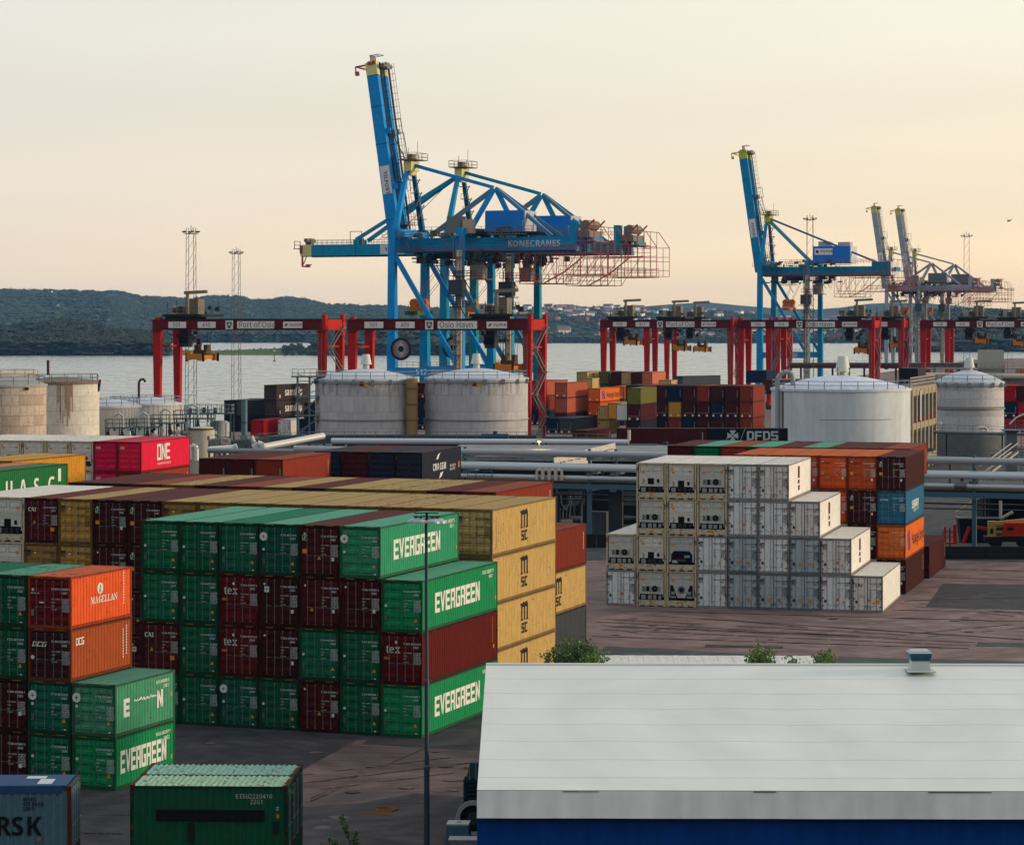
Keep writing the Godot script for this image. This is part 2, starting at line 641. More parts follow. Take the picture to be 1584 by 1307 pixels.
	for k in seams:
		var a: Vector3 = k[0]
		var b: Vector3 = k[1]
		var step := 14
		var side := (b - a).cross(Vector3.UP).normalized()
		var last := a
		for j in range(1, step + 1):
			var p := a.lerp(b, float(j) / step) + side * rng.randf_range(-0.05, 0.05) * (0.0 if j == step else 1.0)
			seam.bar(last + Vector3.UP * 0.034, p + Vector3.UP * 0.034, 0.012, rng.randf_range(0.025, 0.07))
			last = p
	var cr := structure("asphalt_seams", seam, plain(Color(0.30, 0.265, 0.26), 0.7))
	cr.set_meta("kind", "structure")
	# drain covers, oil drips and tyre rubber
	var cover := Shape.new()
	for k in [Vector3(-3.4, 0, -132.647), Vector3(-7.779, 0, -125.347), Vector3(10.644, 0, -194.331), Vector3(24.846, 0, -198.566), Vector3(33.847, 0, -190.272)]:
		cover.tube(k + Vector3.UP * 0.036, k + Vector3.UP * 0.05, 0.38, 0.38, 14)
	structure("ground_drain_covers", cover, plain(Color(0.22, 0.21, 0.21), 0.6))
	var drips := Shape.new()
	for k in 34:
		var c: Vector3 = [Vector3(-6.455, 0, -133.816), Vector3(-3.262, 0, -127.273), Vector3(-6.89, 0, -118.192), Vector3(14.153, 0, -195.582), Vector3(24.185, 0, -189.48), Vector3(35.555, 0, -199.873), Vector3(10.379, 0, -189.48), Vector3(-15.898, 0, -139.985)][k % 8]
		c += V(rng.randfn() * 2.6, 0.038 + 0.0004 * k, rng.randfn() * 2.2)
		var rr := rng.randf_range(0.10, 0.42)
		var ring := []
		for j in 9:
			var a := TAU * j / 9
			ring.append(c + V(cos(a) * rr * rng.randf_range(0.7, 1.5), 0, sin(a) * rr * rng.randf_range(0.7, 1.3)))
		for j in 9:
			drips.tri(c, ring[(j + 1) % 9], ring[j])
	structure("ground_oil_stains", drips, plain(Color(0.345, 0.30, 0.29), 0.6))
	var tracks := Shape.new()
	for k in [[Vector3(-10.443, 0, -129.077), Vector3(-1.701, 0, -135.408)], [Vector3(-9.963, 0, -127.096), Vector3(-1.671, 0, -133.035)], [Vector3(6.855, 0, -197.704), Vector3(28.648, 0, -187.53)], [Vector3(28.648, 0, -187.53), Vector3(38.671, 0, -194.331)], [Vector3(7.165, 0, -192.687), Vector3(36.2, 0, -181.913)], [Vector3(32.46, 0, -209.046), Vector3(40.037, 0, -201.197)]]:
		var a: Vector3 = k[0]
		var b: Vector3 = k[1]
		var side := (b - a).cross(Vector3.UP).normalized()
		for w in [-1.0, 1.0]:
			for j in 9:
				if rng.randf() < 0.3:
					continue
				var p: Vector3 = a.lerp(b, j / 9.0) + side * float(w) + V(0, 0.0375, 0)
				var pe: Vector3 = a.lerp(b, (j + 0.96) / 9.0) + side * float(w) + V(0, 0.0375, 0)
				tracks.quad(p - side * 0.14, pe - side * 0.14, pe + side * 0.14, p + side * 0.14)
	structure("ground_tyre_marks", tracks, stone(Color(0.455, 0.39, 0.375), "asphalt", 5.0))
	# painted on the ground: a worn orange figure and short lines
	var pm := plain(Color(0.62, 0.40, 0.14), 0.8)
	var fig := Shape.new()
	for k in [[Vector3(-6.899, 0, -119.903), Vector3(-5.604, 0, -119.275)], [Vector3(-6.446, 0, -121.018), Vector3(-5.85, 0, -121.259)], [Vector3(-5.85, 0, -121.259), Vector3(-5.307, 0, -120.697)], [Vector3(-5.307, 0, -120.697), Vector3(-5.615, 0, -120.14)], [Vector3(-5.615, 0, -120.14), Vector3(-6.257, 0, -120.299)], [Vector3(-6.257, 0, -120.299), Vector3(-6.472, 0, -120.937)]]:
		fig.bar(k[0] + Vector3.UP * 0.042, k[1] + Vector3.UP * 0.042, 0.008, 0.16)
	structure("ground_figure_marking", fig, pm)
	var ln := Shape.new()
	for k in [[Vector3(-2.485, 0, -131.879), Vector3(-1.689, 0, -131.784)], [Vector3(-1.969, 0, -132.841), Vector3(-1.702, 0, -132.841)], [Vector3(53.446, 0, -310.082), Vector3(59.258, 0, -330.32)]]:
		ln.bar(k[0] + Vector3.UP * 0.046, k[1] + Vector3.UP * 0.046, 0.008, 0.14)
	structure("ground_line_marking", ln, plain(Color(0.52, 0.42, 0.28), 0.8))


# ---------------------------------------------------------------- the far shore
# a hill as a strip of slope from the shore (near) over a ridge to its back
func hill(called: String, ridge: Array, near: float, z1: float, back: float, m: Material, foot := -4.0) -> Array:
	var f := noise(0.0016, 7 + ridge.size(), 4)
	var s := Shape.new()
	var grid := []
	var nx := 90
	var nz := 14
	for j in nz + 1:
		var row := []
		var t := float(j) / nz
		for i in nx + 1:
			var q := float(i) / nx * (ridge.size() - 1)
			var k := mini(int(q), ridge.size() - 2)
			var top: Vector3 = ridge[k].lerp(ridge[k + 1], q - k)
			var rise := smoothstep(0.0, 1.0, minf(t / 0.75, 1.0)) * 0.5 + minf(t / 0.75, 1.0) * 0.5
			var z := -lerpf(near, z1, t / 0.75) if t < 0.75 else -lerpf(z1, back, (t - 0.75) / 0.25)
			var x := top.x * (-z / z1)
			var y := lerpf(foot, top.y, rise) if t < 0.75 else lerpf(top.y, foot, (t - 0.75) / 0.25)
			if j > 0 and t < 0.75:
				y += f.get_noise_2d(x, z) * (top.y - foot) * 0.10 * sin(PI * t / 0.75)
			row.append(V(x, y, z))
		grid.append(row)
	for j in nz:
		for i in nx:
			var a: Vector3 = grid[j][i]
			var b: Vector3 = grid[j][i + 1]
			var c: Vector3 = grid[j + 1][i + 1]
			var d: Vector3 = grid[j + 1][i]
			s.quad(a, b, c, d)
	structure(called, s, m)
	return grid


func on_hill(grid: Array, u: float, w: float) -> Vector3:
	var x: float = u * (grid[0].size() - 1)
	var y: float = w * (grid.size() - 1)
	var i := mini(int(x), grid[0].size() - 2)
	var j := mini(int(y), grid.size() - 2)
	return grid[j][i].lerp(grid[j][i + 1], x - i).lerp(grid[j + 1][i].lerp(grid[j + 1][i + 1], x - i), y - j)


func tree_shape(pointed: bool, sd: int) -> Shape:
	var r := RandomNumberGenerator.new()
	r.seed = sd
	var s := Shape.new()
	s.tube(V(0, 0, 0), V(0, 0.4, 0), 0.03, 0.02, 4, false)
	var tiers := 7 if pointed else 12
	for k in tiers:
		var c := V(0, 0, 0)
		var rad := 0.0
		if pointed:
			var t := float(k) / tiers
			c = V(r.randf_range(-0.03, 0.03), 0.18 + 0.78 * t, r.randf_range(-0.03, 0.03))
			rad = 0.26 * (1.05 - t)
		else:
			var an := r.randf() * TAU
			var e := r.randf_range(0.0, 0.26)
			c = V(cos(an) * e, r.randf_range(0.34, 0.86), sin(an) * e)
			rad = r.randf_range(0.13, 0.22)
		# a ragged clump: an octahedron with its corners pushed about
		var p := []
		for d in [V(1, 0, 0), V(0, 0, 1), V(-1, 0, 0), V(0, 0, -1), V(0, 1, 0), V(0, -0.6, 0)]:
			p.append(c + d * rad * r.randf_range(0.7, 1.3) * (V(1, 0.9, 1) if not pointed else V(1, 0.7, 1)))
		for j in 4:
			s.tri(p[4], p[j], p[(j + 1) % 4])
			s.tri(p[5], p[(j + 1) % 4], p[j])
	return s


func wood(called: String, grid: Array, n: int, lo: float, hi: float, u0: float, u1: float, w0: float, w1: float, tall: float, pines: float, tone: Color) -> void:
	for kind in 2:
		var mm := MultiMesh.new()
		mm.transform_format = MultiMesh.TRANSFORM_3D
		mm.use_colors = true
		mm.mesh = tree_shape(kind == 0, 5 + kind).mesh()
		var count := int(n * (pines if kind == 0 else 1.0 - pines))
		mm.instance_count = count
		for k in count:
			var p := on_hill(grid, rng.randf_range(u0, u1), rng.randf_range(w0, w1))
			var h := tall * rng.randf_range(lo, hi) * (1.15 if kind == 0 else 1.0)
			var b := Basis(Vector3.UP, rng.randf() * TAU).scaled(V(h * rng.randf_range(0.9, 1.3), h, h * rng.randf_range(0.9, 1.3)))
			mm.set_instance_transform(k, Transform3D(b, p - V(0, 0.5, 0)))
			var v := rng.randf_range(0.65, 1.45)
			mm.set_instance_color(k, Color(tone.r * v * rng.randf_range(0.85, 1.3), tone.g * v, tone.b * v * rng.randf_range(0.8, 1.1)))
		var o := MultiMeshInstance3D.new()
		o.multimesh = mm
		var m := StandardMaterial3D.new()
		m.vertex_color_use_as_albedo = true
		m.roughness = 0.9
		o.material_override = m
		o.name = free_name(self, called)
		add_child(o, true)
		o.set_meta("kind", "stuff")
		o.set_meta("label", ("pointed dark firs" if kind == 0 else "round leafy trees") + " covering the " + called.replace("_trees", "").replace("_", " "))


func far_shore() -> void:
	var slope := stone(Color(0.20, 0.25, 0.17), "concrete", 300.0)
	var green := Color(0.026, 0.046, 0.028)
	# blue ridges far beyond
	hill("far_mountain", [Vector3(-184.925, 61.483, -8000), Vector3(337.688, 69.523, -8000), Vector3(418.09, 75.553, -8000), Vector3(518.593, 83.594, -8000), Vector3(609.045, 88.619, -8000), Vector3(699.497, 79.573, -8000), Vector3(820.101, 69.523, -8000), Vector3(940.704, 65.503, -8000), Vector3(1021.106, 71.533, -8000), Vector3(1111.558, 83.594, -8000), Vector3(1202.01, 87.614, -8000), Vector3(1302.513, 83.594, -8000), Vector3(1423.116, 73.543, -8000), Vector3(1624.121, 63.493, -8000), Vector3(1825.126, 57.463, -8000)], 6200, 8000, 8500, slope)
	# the long wooded hill
	var g := hill("wooded_hill", [Vector3(-1243.819, 77.372, -5200), Vector3(-1113.166, 77.372, -5200), Vector3(-1034.774, 78.679, -5200), Vector3(-956.382, 77.372, -5200), Vector3(-812.663, 76.066, -5200), Vector3(-786.533, 72.146, -5200), Vector3(-753.869, 64.307, -5200), Vector3(-692.462, 61.694, -5200), Vector3(-653.266, 57.774, -5200), Vector3(-610.151, 64.307, -5200), Vector3(-553.97, 64.307, -5200), Vector3(-527.839, 56.468, -5200), Vector3(-486.03, 56.468, -5200), Vector3(-459.899, 63.001, -5200), Vector3(-420.704, 57.774, -5200), Vector3(-381.508, 48.629, -5200), Vector3(-303.116, 46.016, -5200), Vector3(-198.593, 43.403, -5200), Vector3(-94.07, 40.789, -5200), Vector3(36.583, 40.789, -5200), Vector3(88.844, 39.483, -5200)], 3300, 5200, 6600, slope)
	wood("wooded_hill_trees", g, 26000, 0.7, 1.25, 0.0, 1.0, 0.0, 0.78, 15.0, 0.4, green)
	# the hillside with its houses
	var t := hill("house_hillside", [Vector3(-120.452, 37.887, -4700), Vector3(-37.789, 40.249, -4700), Vector3(74.397, 43.792, -4700), Vector3(127.538, 44.973, -4700), Vector3(198.392, 44.973, -4700), Vector3(257.437, 41.43, -4700), Vector3(328.291, 40.249, -4700), Vector3(399.146, 36.707, -4700), Vector3(481.809, 28.44, -4700), Vector3(599.899, 23.717, -4700), Vector3(682.563, 27.259, -4700), Vector3(753.417, 23.717, -4700), Vector3(954.171, 18.993, -4700), Vector3(1131.307, 18.993, -4700)], 3180, 4700, 6000, slope)
	wood("house_hillside_trees", t, 15000, 0.5, 1.25, 0.0, 1.0, 0.01, 0.79, 10.0, 0.35, green)
	houses(t, 250, 0.06, 0.98, 0.02, 0.72)
	houses(g, 60, 0.16, 0.62, 0.02, 0.66)
	# a wooded headland beyond the grey cranes
	var d := hill("wooded_headland", [Vector3(344.221, 9.825, -2500), Vector3(364.322, 21.131, -2500), Vector3(381.91, 24.272, -2500), Vector3(413.317, 23.016, -2500), Vector3(444.724, 24.272, -2500), Vector3(482.412, 22.387, -2500), Vector3(532.663, 22.387, -2500), Vector3(582.915, 16.106, -2500)], 2250, 2500, 2700, slope)
	wood("wooded_headland_trees", d, 2600, 0.7, 1.25, 0.0, 1.0, 0.0, 0.8, 14.0, 0.5, green * 0.8)
	# the near island with its dark wood, and a low spit of grass
	var i := hill("wooded_island", [Vector3(-525.075, 6.252, -2150), Vector3(-471.055, 9.493, -2150), Vector3(-438.643, 8.413, -2150), Vector3(-406.231, 11.114, -2150), Vector3(-379.221, 13.815, -2150), Vector3(-363.015, 13.815, -2150), Vector3(-346.809, 9.493, -2150), Vector3(-330.603, 5.171, -2150), Vector3(-311.696, 4.631, -2150), Vector3(-295.49, 0.85, -2150), Vector3(-286.307, -2.932, -2150)], 1995, 2150, 2320, slope)
	wood("wooded_island_trees", i, 2200, 0.55, 1.2, 0.0, 0.97, 0.02, 0.8, 14.0, 0.35, green * 0.5)
	var sp := hill("grass_spit", [Vector3(-363.347, -2.368, -2060), Vector3(-347.819, 0.996, -2060), Vector3(-321.94, 2.29, -2060), Vector3(-275.357, 1.514, -2060), Vector3(-239.126, 0.737, -2060), Vector3(-202.894, 2.031, -2060), Vector3(-182.191, 2.808, -2060), Vector3(-161.487, 1.772, -2060), Vector3(-151.136, 1.255, -2060), Vector3(-140.784, -1.333, -2060)], 1990, 2060, 2140, stone(Color(0.36, 0.40, 0.22), "concrete", 60.0))
	wood("grass_spit_trees", sp, 260, 0.4, 1.1, 0.66, 0.97, 0.1, 0.9, 5.5, 0.1, green)
	wood("grass_spit_bushes", sp, 90, 0.3, 0.8, 0.05, 0.66, 0.5, 0.9, 3.0, 0.0, green)
	# the wooded islet that shows between the crane legs
	var sh := hill("wooded_islet", [Vector3(-163.528, -1.506, -2120), Vector3(-150.211, 3.821, -2120), Vector3(-123.578, 8.082, -2120), Vector3(-96.945, 10.213, -2120), Vector3(-70.312, 9.147, -2120), Vector3(-46.342, 5.951, -2120), Vector3(-30.362, -0.441, -2120)], 2012, 2120, 2230, slope)
	wood("wooded_islet_trees", sh, 900, 0.6, 1.2, 0.02, 0.98, 0.02, 0.8, 13.0, 0.4, green * 0.75)
	# the landing on the island
	var b := thing("boathouse", "small pale boathouse on the grassy landing of the dark island", "house", Vector3(-331.296, 0.517, -2010), 0.2)
	part(b, "wall", Shape.new().box(V(0, 2.2, 0), V(11, 5, 6)), stone(Color(0.72, 0.52, 0.42)))
	part(b, "roof", Shape.new().frustum(V(0, 6, 0), V(11.6, 2.6, 6.6), V(11.6, 2.6, 0.3)), plain(Color(0.42, 0.30, 0.27)))
	var c := thing("boathouse", "white boathouse with a grey roof beside the island jetty", "house", Vector3(-324.226, 0.517, -2010), -0.1)
	part(c, "wall", Shape.new().box(V(0, 2.4, 0), V(6, 5.4, 6)), plain(Color(0.8, 0.8, 0.78)))
	part(c, "roof", Shape.new().frustum(V(0, 6.3, 0), V(6.6, 2.4, 6.6), V(6.6, 2.4, 0.3)), plain(Color(0.34, 0.34, 0.36)))
	var jt := Shape.new().box(V(0, 0.6, 0), V(24, 0.5, 4))
	for k in 7:
		jt.tube(V(-10.5 + k * 3.5, -3, 1.6), V(-10.5 + k * 3.5, 0.5, 1.6), 0.2)
	single("jetty", jt, plain(Color(0.36, 0.33, 0.30)), "low timber jetty at the water in front of the boathouses", "jetty", "", Transform3D(Basis.IDENTITY, Vector3(-320.193, -1.249, -1985)))
	# a beacon standing in the water
	var bc := thing("beacon", "thin dark beacon on a post standing alone in the water", "beacon", V(-157.186, -2.6, -1700))
	part(bc, "post", Shape.new().tube(V(0, -3, 0), V(0, 6.5, 0), 0.25), plain(Color(0.25, 0.26, 0.27)))
	part(bc, "lamp_housing", Shape.new().box(V(0, 7, 0), V(1.2, 1.2, 1.2)), plain(Color(0.75, 0.76, 0.74)))
	part(bc, "base", Shape.new().tube(V(0, -1, 0), V(0, 0.8, 0), 1.0, 0.8), plain(Color(0.3, 0.3, 0.3)))


func houses(grid: Array, n: int, u0: float, u1: float, w0: float, w1: float) -> void:
	var tones := [[Color(0.90, 0.88, 0.85), "white", Color(0.46, 0.36, 0.32), "brownish red roof"], [Color(0.90, 0.88, 0.85), "white", Color(0.40, 0.40, 0.42), "grey roof"], [Color(0.76, 0.66, 0.52), "yellowish", Color(0.36, 0.26, 0.23), "brown roof"], [Color(0.56, 0.36, 0.30), "dull red", Color(0.30, 0.28, 0.28), "dark roof"]]
	var pick := [0, 1, 0, 1, 0, 1, 2, 1, 0, 3]
	for k in n:
		var t: Array = tones[pick[k % 10]]
		var lab := "%s wooden house with a %s among the trees of the far hillside" % [t[1], t[3]]
		var p := on_hill(grid, lerpf(u0, u1, rng.randf()), lerpf(w0, w1, pow(rng.randf(), 0.8)))
		var key := "far_house%d" % pick[k % 10]
		var big := rng.randf_range(0.6, 1.05)
		var o := thing("hillside_house", lab, "house", p + V(0, 6.5, 0), rng.randf_range(-0.9, 0.9), "houses on the far hillside")
		var wall := kept("hw", func(): return Shape.new().box(V(0, 0, 0), V(12, 12, 10)))
		var roof := kept("hr", func(): return Shape.new().frustum(V(0, 8.0, 0), V(13, 4, 11), V(13, 4, 0.3)))
		var x := Transform3D(Basis.from_scale(V(big * rng.randf_range(0.9, 1.5), big * 0.85, big)), Vector3.ZERO)
		part(o, "wall", wall, plain(t[0], 0.8), x)
		part(o, "roof", roof, plain(t[2], 0.8), x)


# ---------------------------------------------------------------- the tent hall in front
func tent_hall() -> void:
	var o := thing("storage_tent", "long storage tent with a pale grey membrane roof and deep blue walls", "tent", V(-1.29, 0, -95), 0.012)
	var white := StandardMaterial3D.new()
	white.albedo_color = Color(0.83, 0.83, 0.80)
	white.roughness = 0.5
	white.albedo_texture = tex.membrane
	white.uv1_scale = V(1 / 31.0, 1 / 19.0, 1)
	var long := 46.0
	# the front slope in lapped strips of membrane, drawn a little between the frames
	var zs := [0.0, 1.35, 3.3, 5.4, 7.4, 9.3, 11.2, 13.1, 15.0]
	var slope := func(z: float) -> float: return lerpf(5.63, 8.27, z / 15.0)
	for k in 8:
		var sh := Shape.new()
		var n := 92
		var rows := 4
		for j in rows:
			for i in n:
				var p := []
				var m := []
				for c in [[i, j], [i + 1, j], [i + 1, j + 1], [i, j + 1]]:
					var x: float = long * c[0] / n
					var t := float(c[1]) / rows
					var z: float = lerpf(zs[k], zs[k + 1] + (0.10 if k < 7 else 0.0), t)
					var sag: float = -0.035 * (1.0 - cos(TAU * x / 5.0)) * 0.5 * sin(PI * z / 15.0)
					var sx: float = -0.035 * sin(TAU * x / 5.0) * PI / 5.0 * sin(PI * z / 15.0)
					var pull := 0.012 * sin(PI * t)
					p.append(V(x, slope.call(z) + sag - pull + 0.003 * (1.0 - t), -z))
					m.append(V(-sx, 1, 0.176 - 0.008 * cos(PI * t)).normalized())
				sh.soft(p, m)
		part(o, "roof_strip", sh, white)
	var back := Shape.new()
	back.quad(V(0, 8.27, -15), V(long, 8.27, -15), V(long, 5.63, -30), V(0, 5.63, -30))
	back.quad(V(0, 5.63, -30), V(long, 5.63, -30), V(long, 4.7, -30.3), V(0, 4.7, -30.3))
	part(o, "back_slope", back, white)
	# ridge cap and the eave band, which hangs almost upright
	part(o, "ridge_cap", Shape.new().tube(V(0, 8.26, -15), V(long, 8.26, -15), 0.09), white)
	var band := Shape.new()
	for i in 30:
		var x0 := long * i / 30
		var x1 := long * (i + 1) / 30
		var d0 := 0.02 * sin(i * 1.7)
		var d1 := 0.02 * sin((i + 1) * 1.7)
		band.quad(V(x0, 4.66, 0.33 + d0), V(x1, 4.66, 0.33 + d1), V(x1, 5.62, 0.03), V(x0, 5.62, 0.03))
	part(o, "eave_band", band, paint(Color(0.86, 0.86, 0.84), "", 3, 0.5, 40.0))
	for k in 9:
		var x := rng.randf_range(1.0, 20.0)
		var w := rng.randf_range(0.3, 1.6)
		part(o, "eave_grime", Shape.new().box(V(x, 5.60, 0.055 + k * 0.0004), V(w, rng.randf_range(0.015, 0.035), 0.02)), plain(Color(0.42, 0.42, 0.40), 0.9))
	var bluew := Shape.new()
	for i in 46:
		var x0 := float(i)
		bluew.quad(V(x0, 0, 0.0), V(x0 + 1, 0, 0.0), V(x0 + 1, 4.7, 0.0), V(x0, 4.7, 0.0))
	part(o, "front_wall", bluew, paint(Color(0.0, 0.24, 0.52), "", 1, 0.5, 17.0))
	var ends := Shape.new()
	ends.quad(V(0, 0, -30), V(0, 0, 0), V(0, 5.6, 0), V(0, 5.6, -30))
	ends.tri(V(0, 5.6, -30), V(0, 5.6, 0), V(0, 8.25, -15))
	ends.quad(V(long, 0, 0), V(long, 0, -30), V(long, 5.6, -30), V(long, 5.6, 0))
	ends.tri(V(long, 5.6, 0), V(long, 5.6, -30), V(long, 8.25, -15))
	ends.quad(V(long, 0, -30), V(0, 0, -30), V(0, 5.6, -30), V(long, 5.6, -30))
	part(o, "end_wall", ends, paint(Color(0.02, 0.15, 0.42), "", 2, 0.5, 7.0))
	# the roof ventilator
	var ve := thing("roof_ventilator", "small teal ventilator hood on a white curb on the tent ridge", "ventilator", V(17.281, 8.15, -109))
	part(ve, "curb", Shape.new().frustum(V(0, 0.22, 0), V(0.85, 0.5, 0.8), V(0.72, 0.5, 0.7)), plain(Color(0.78, 0.78, 0.75)))
	part(ve, "flashing", Shape.new().box(V(0, 0.03, 0.1), V(1.2, 0.03, 1.3)), plain(Color(0.70, 0.71, 0.70)))
	var hd := Shape.new()
	hd.frustum(V(0, 0.62, 0), V(0.78, 0.32, 0.78), V(0.95, 0.32, 0.95))
	part(ve, "hood", hd, plain(Color(0.16, 0.36, 0.44), 0.45))
	part(ve, "hood_lid", Shape.new().frustum(V(0, 0.83, 0), V(1.0, 0.10, 1.0), V(0.75, 0.10, 0.75)), plain(Color(0.62, 0.66, 0.66), 0.5))
	for k in 9:
		part(ve, "hood_rib", Shape.new().bar(V(-0.36 + 0.09 * k, 0.48, 0.40), V(-0.45 + 0.112 * k, 0.76, 0.485), 0.02, 0.03), plain(Color(0.12, 0.28, 0.36), 0.45))
	# pale cabin roof beyond the ridge
	var cb := thing("site_cabin", "low white site cabin that peeks over the tent ridge between shrubs", "cabin", V(4.2, 0, -134), 0.02)
	part(cb, "wall", Shape.new().box(V(5.8, 2.15, -3), V(12.0, 4.3, 6)), paint(Color(0.78, 0.77, 0.74), "rust_mask", 2))
	var rf := Shape.new()
	for k in 30:
		rf.box(V(0.2 + k * 0.4, 4.56, -2.9), V(0.392, 0.42 + 0.012 * (k % 2), 6.6))
	rf.box(V(5.9, 4.5, -2.95), V(12.2, 0.36, 6.5))
	part(cb, "roof", rf, paint(Color(0.80, 0.79, 0.76), "rust_mask", 1))


# ---------------------------------------------------------------- containers
const WIDE := 2.438
const HIGH := 2.896
const LOW := 2.591
const LONG := 12.19
const SHORT := 6.06

# colour, word for it, door kind, number prefix, extra art
var kinds := {
	"g": [Color(0.05, 0.37, 0.24), "dark green", "dry", "EISU", ""],
	"G": [Color(0.055, 0.355, 0.26), "dark green, emblem-marked", "dry", "EITU", "emblem"],
	"e": [Color(0.08, 0.52, 0.31), "bright green big-lettered", "dry", "EGSU", "green_words"],
	"E": [Color(0.19, 0.56, 0.40), "faded green big-lettered", "dry", "EITU", "emblem green_words"],
	"x": [Color(0.27, 0.56, 0.42), "scuffed green", "dry", "EITU", "emblem worn_words"],
	"r": [Color(0.27, 0.068, 0.052), "dark red", "dry", "TCNU", "plates"],
	"q": [Color(0.52, 0.19, 0.10), "rust-red", "dry", "TGHU", "stickers"],
	"F": [Color(0.265, 0.075, 0.068), "maroon, sticker-marked", "dry", "FCIU", "square_logo stickers"],
	"t": [Color(0.37, 0.075, 0.045), "dark brown, white-worded", "dry", "TEMU", "tex"],
	"c": [Color(0.33, 0.085, 0.085), "maroon, white-initialled", "dry", "CAIU", "cai"],
	"d": [Color(0.62, 0.29, 0.14), "faded orange brown-doored", "dry", "DCGU", "dcg", Color(0.24, 0.10, 0.09)],
	"M": [Color(0.86, 0.345, 0.155), "bright orange maroon-doored", "dry", "MAGU", "magellan", Color(0.42, 0.07, 0.085)],
	"m": [Color(0.66, 0.50, 0.23), "gold", "dry", "MSCU", "square_mark"],
	"n": [Color(0.755, 0.625, 0.375), "gold black-lettered", "dry", "MEDU", "square_mark gold_words"],
	"w": [Color(0.86, 0.87, 0.855), "pale grey door-ended", "reefer", "MEDU", "small_mark"],
	"b": [Color(0.64, 0.70, 0.71), "blue-grey door-ended", "reefer", "MEDU", "small_mark labels"],
	"W": [Color(0.86, 0.85, 0.82), "clean white", "reefer", "MSDU", "small_mark side_mark"],
	"C": [Color(0.86, 0.85, 0.82), "white red-initialled", "reefer", "CAIU", "cai_red"],
	"1": [Color(0.84, 0.81, 0.74), "cream square-fanned", "unit1", "MSWU", ""],
	"2": [Color(0.87, 0.85, 0.79), "cream ribbed-panelled", "unit2", "CXRU", ""],
	"3": [Color(0.77, 0.76, 0.71), "greyish round-fanned", "unit3", "TRIU", ""],
	"4": [Color(0.72, 0.72, 0.70), "white dark-mouthed", "unit4", "TTNU", ""],
	"5": [Color(0.74, 0.74, 0.71), "white funnel-fronted", "unit5", "SEGU", ""],
	"o": [Color(0.80, 0.31, 0.08), "orange", "dry", "HLBU", "stickers"],
	"O": [Color(0.88, 0.42, 0.11), "orange blue-lettered", "dry", "HLXU", "hapag"],
	"u": [Color(0.15, 0.40, 0.53), "blue white-worded", "dry", "SUDU", "blue_words"],
	"p": [Color(0.78, 0.08, 0.25), "magenta", "dry", "ONEU", "one_door"],
	"P": [Color(0.86, 0.10, 0.24), "magenta big-lettered", "dry", "ONEU", "one_door one_side"],
	"k": [Color(0.10, 0.13, 0.19), "navy", "dry", "CMAU", "plates"],
	"K": [Color(0.13, 0.15, 0.20), "navy white-lettered", "dry", "APHU", "cma"],
	"s": [Color(0.25, 0.27, 0.28), "slate grey", "dry", "SEKU", ""],
	"y": [Color(0.78, 0.55, 0.16), "yellow", "dry", "HJCU", ""],
	"U": [Color(0.13, 0.42, 0.22), "mid green wide-lettered", "dry", "UACU", "uasc"],
	"S": [Color(0.24, 0.20, 0.19), "dark brown white-worded", "dry", "SANU", "sams"],
	"N": [Color(0.10, 0.11, 0.15), "black", "dry", "SMLU", "plates"],
	"R": [Color(0.62, 0.05, 0.06), "scarlet", "dry", "HAMU", "plates"],
	"B": [Color(0.05, 0.13, 0.24), "deep blue", "dry", "COSU", "plates"],
	"L": [Color(0.68, 0.34, 0.23), "salmon", "dry", "TEXU", ""],
	"D": [Color(0.055, 0.075, 0.11), "blue-black cross-marked", "dry", "DFDU", "dfds"],
	"X": [Color(0.76, 0.44, 0.30), "pale salmon", "dry", "TRLU", ""],
	"v": [Color(0.42, 0.40, 0.16), "olive", "dry", "MSCU", "square_mark"],
}


func corrugated(along: float, high: float, pitch: float, depth: float) -> Shape:
	# a wall in the x-y plane that faces +z, from -along/2 to along/2 and 0 to high, its ribs upright
	var s := Shape.new()
	var n := int(along / pitch)
	var w := along / n
	for k in n:
		var x := -along / 2 + k * w
		var q := [V(x, 0, 0), V(x + w * 0.32, 0, 0), V(x + w * 0.5, 0, -depth), V(x + w * 0.82, 0, -depth), V(x + w, 0, 0)]
		for j in 4:
			s.quad(q[j], q[j + 1], q[j + 1] + V(0, high, 0), q[j] + V(0, high, 0))
	return s


func frame_mesh(l: float, h: float) -> ArrayMesh:
	return kept("frame%.2f%.2f" % [l, h], func():
		var s := Shape.new()
		var a := WIDE / 2
		var b := l / 2
		for x in [-1, 1]:
			for z in [-1, 1]:
				s.box(V(x * (a - 0.07), h / 2, z * (b - 0.07)), V(0.14, h - 0.24, 0.14))
				for y in [0.06, h - 0.06]:
					s.box(V(x * (a - 0.085), y, z * (b - 0.085)), V(0.174, 0.12, 0.174))
			s.box(V(x * (a - 0.03), h - 0.07, 0), V(0.06, 0.09, l - 0.34))
			s.box(V(x * (a - 0.035), 0.10, 0), V(0.07, 0.16, l - 0.34))
		for z in [-1, 1]:
			s.box(V(0, h - 0.075, z * (b - 0.06)), V(WIDE - 0.34, 0.13, 0.12))
			s.box(V(0, 0.09, z * (b - 0.06)), V(WIDE - 0.34, 0.15, 0.12))
		s.box(V(0, 0.16, 0), V(WIDE - 0.2, 0.05, l - 0.2))
		return s)


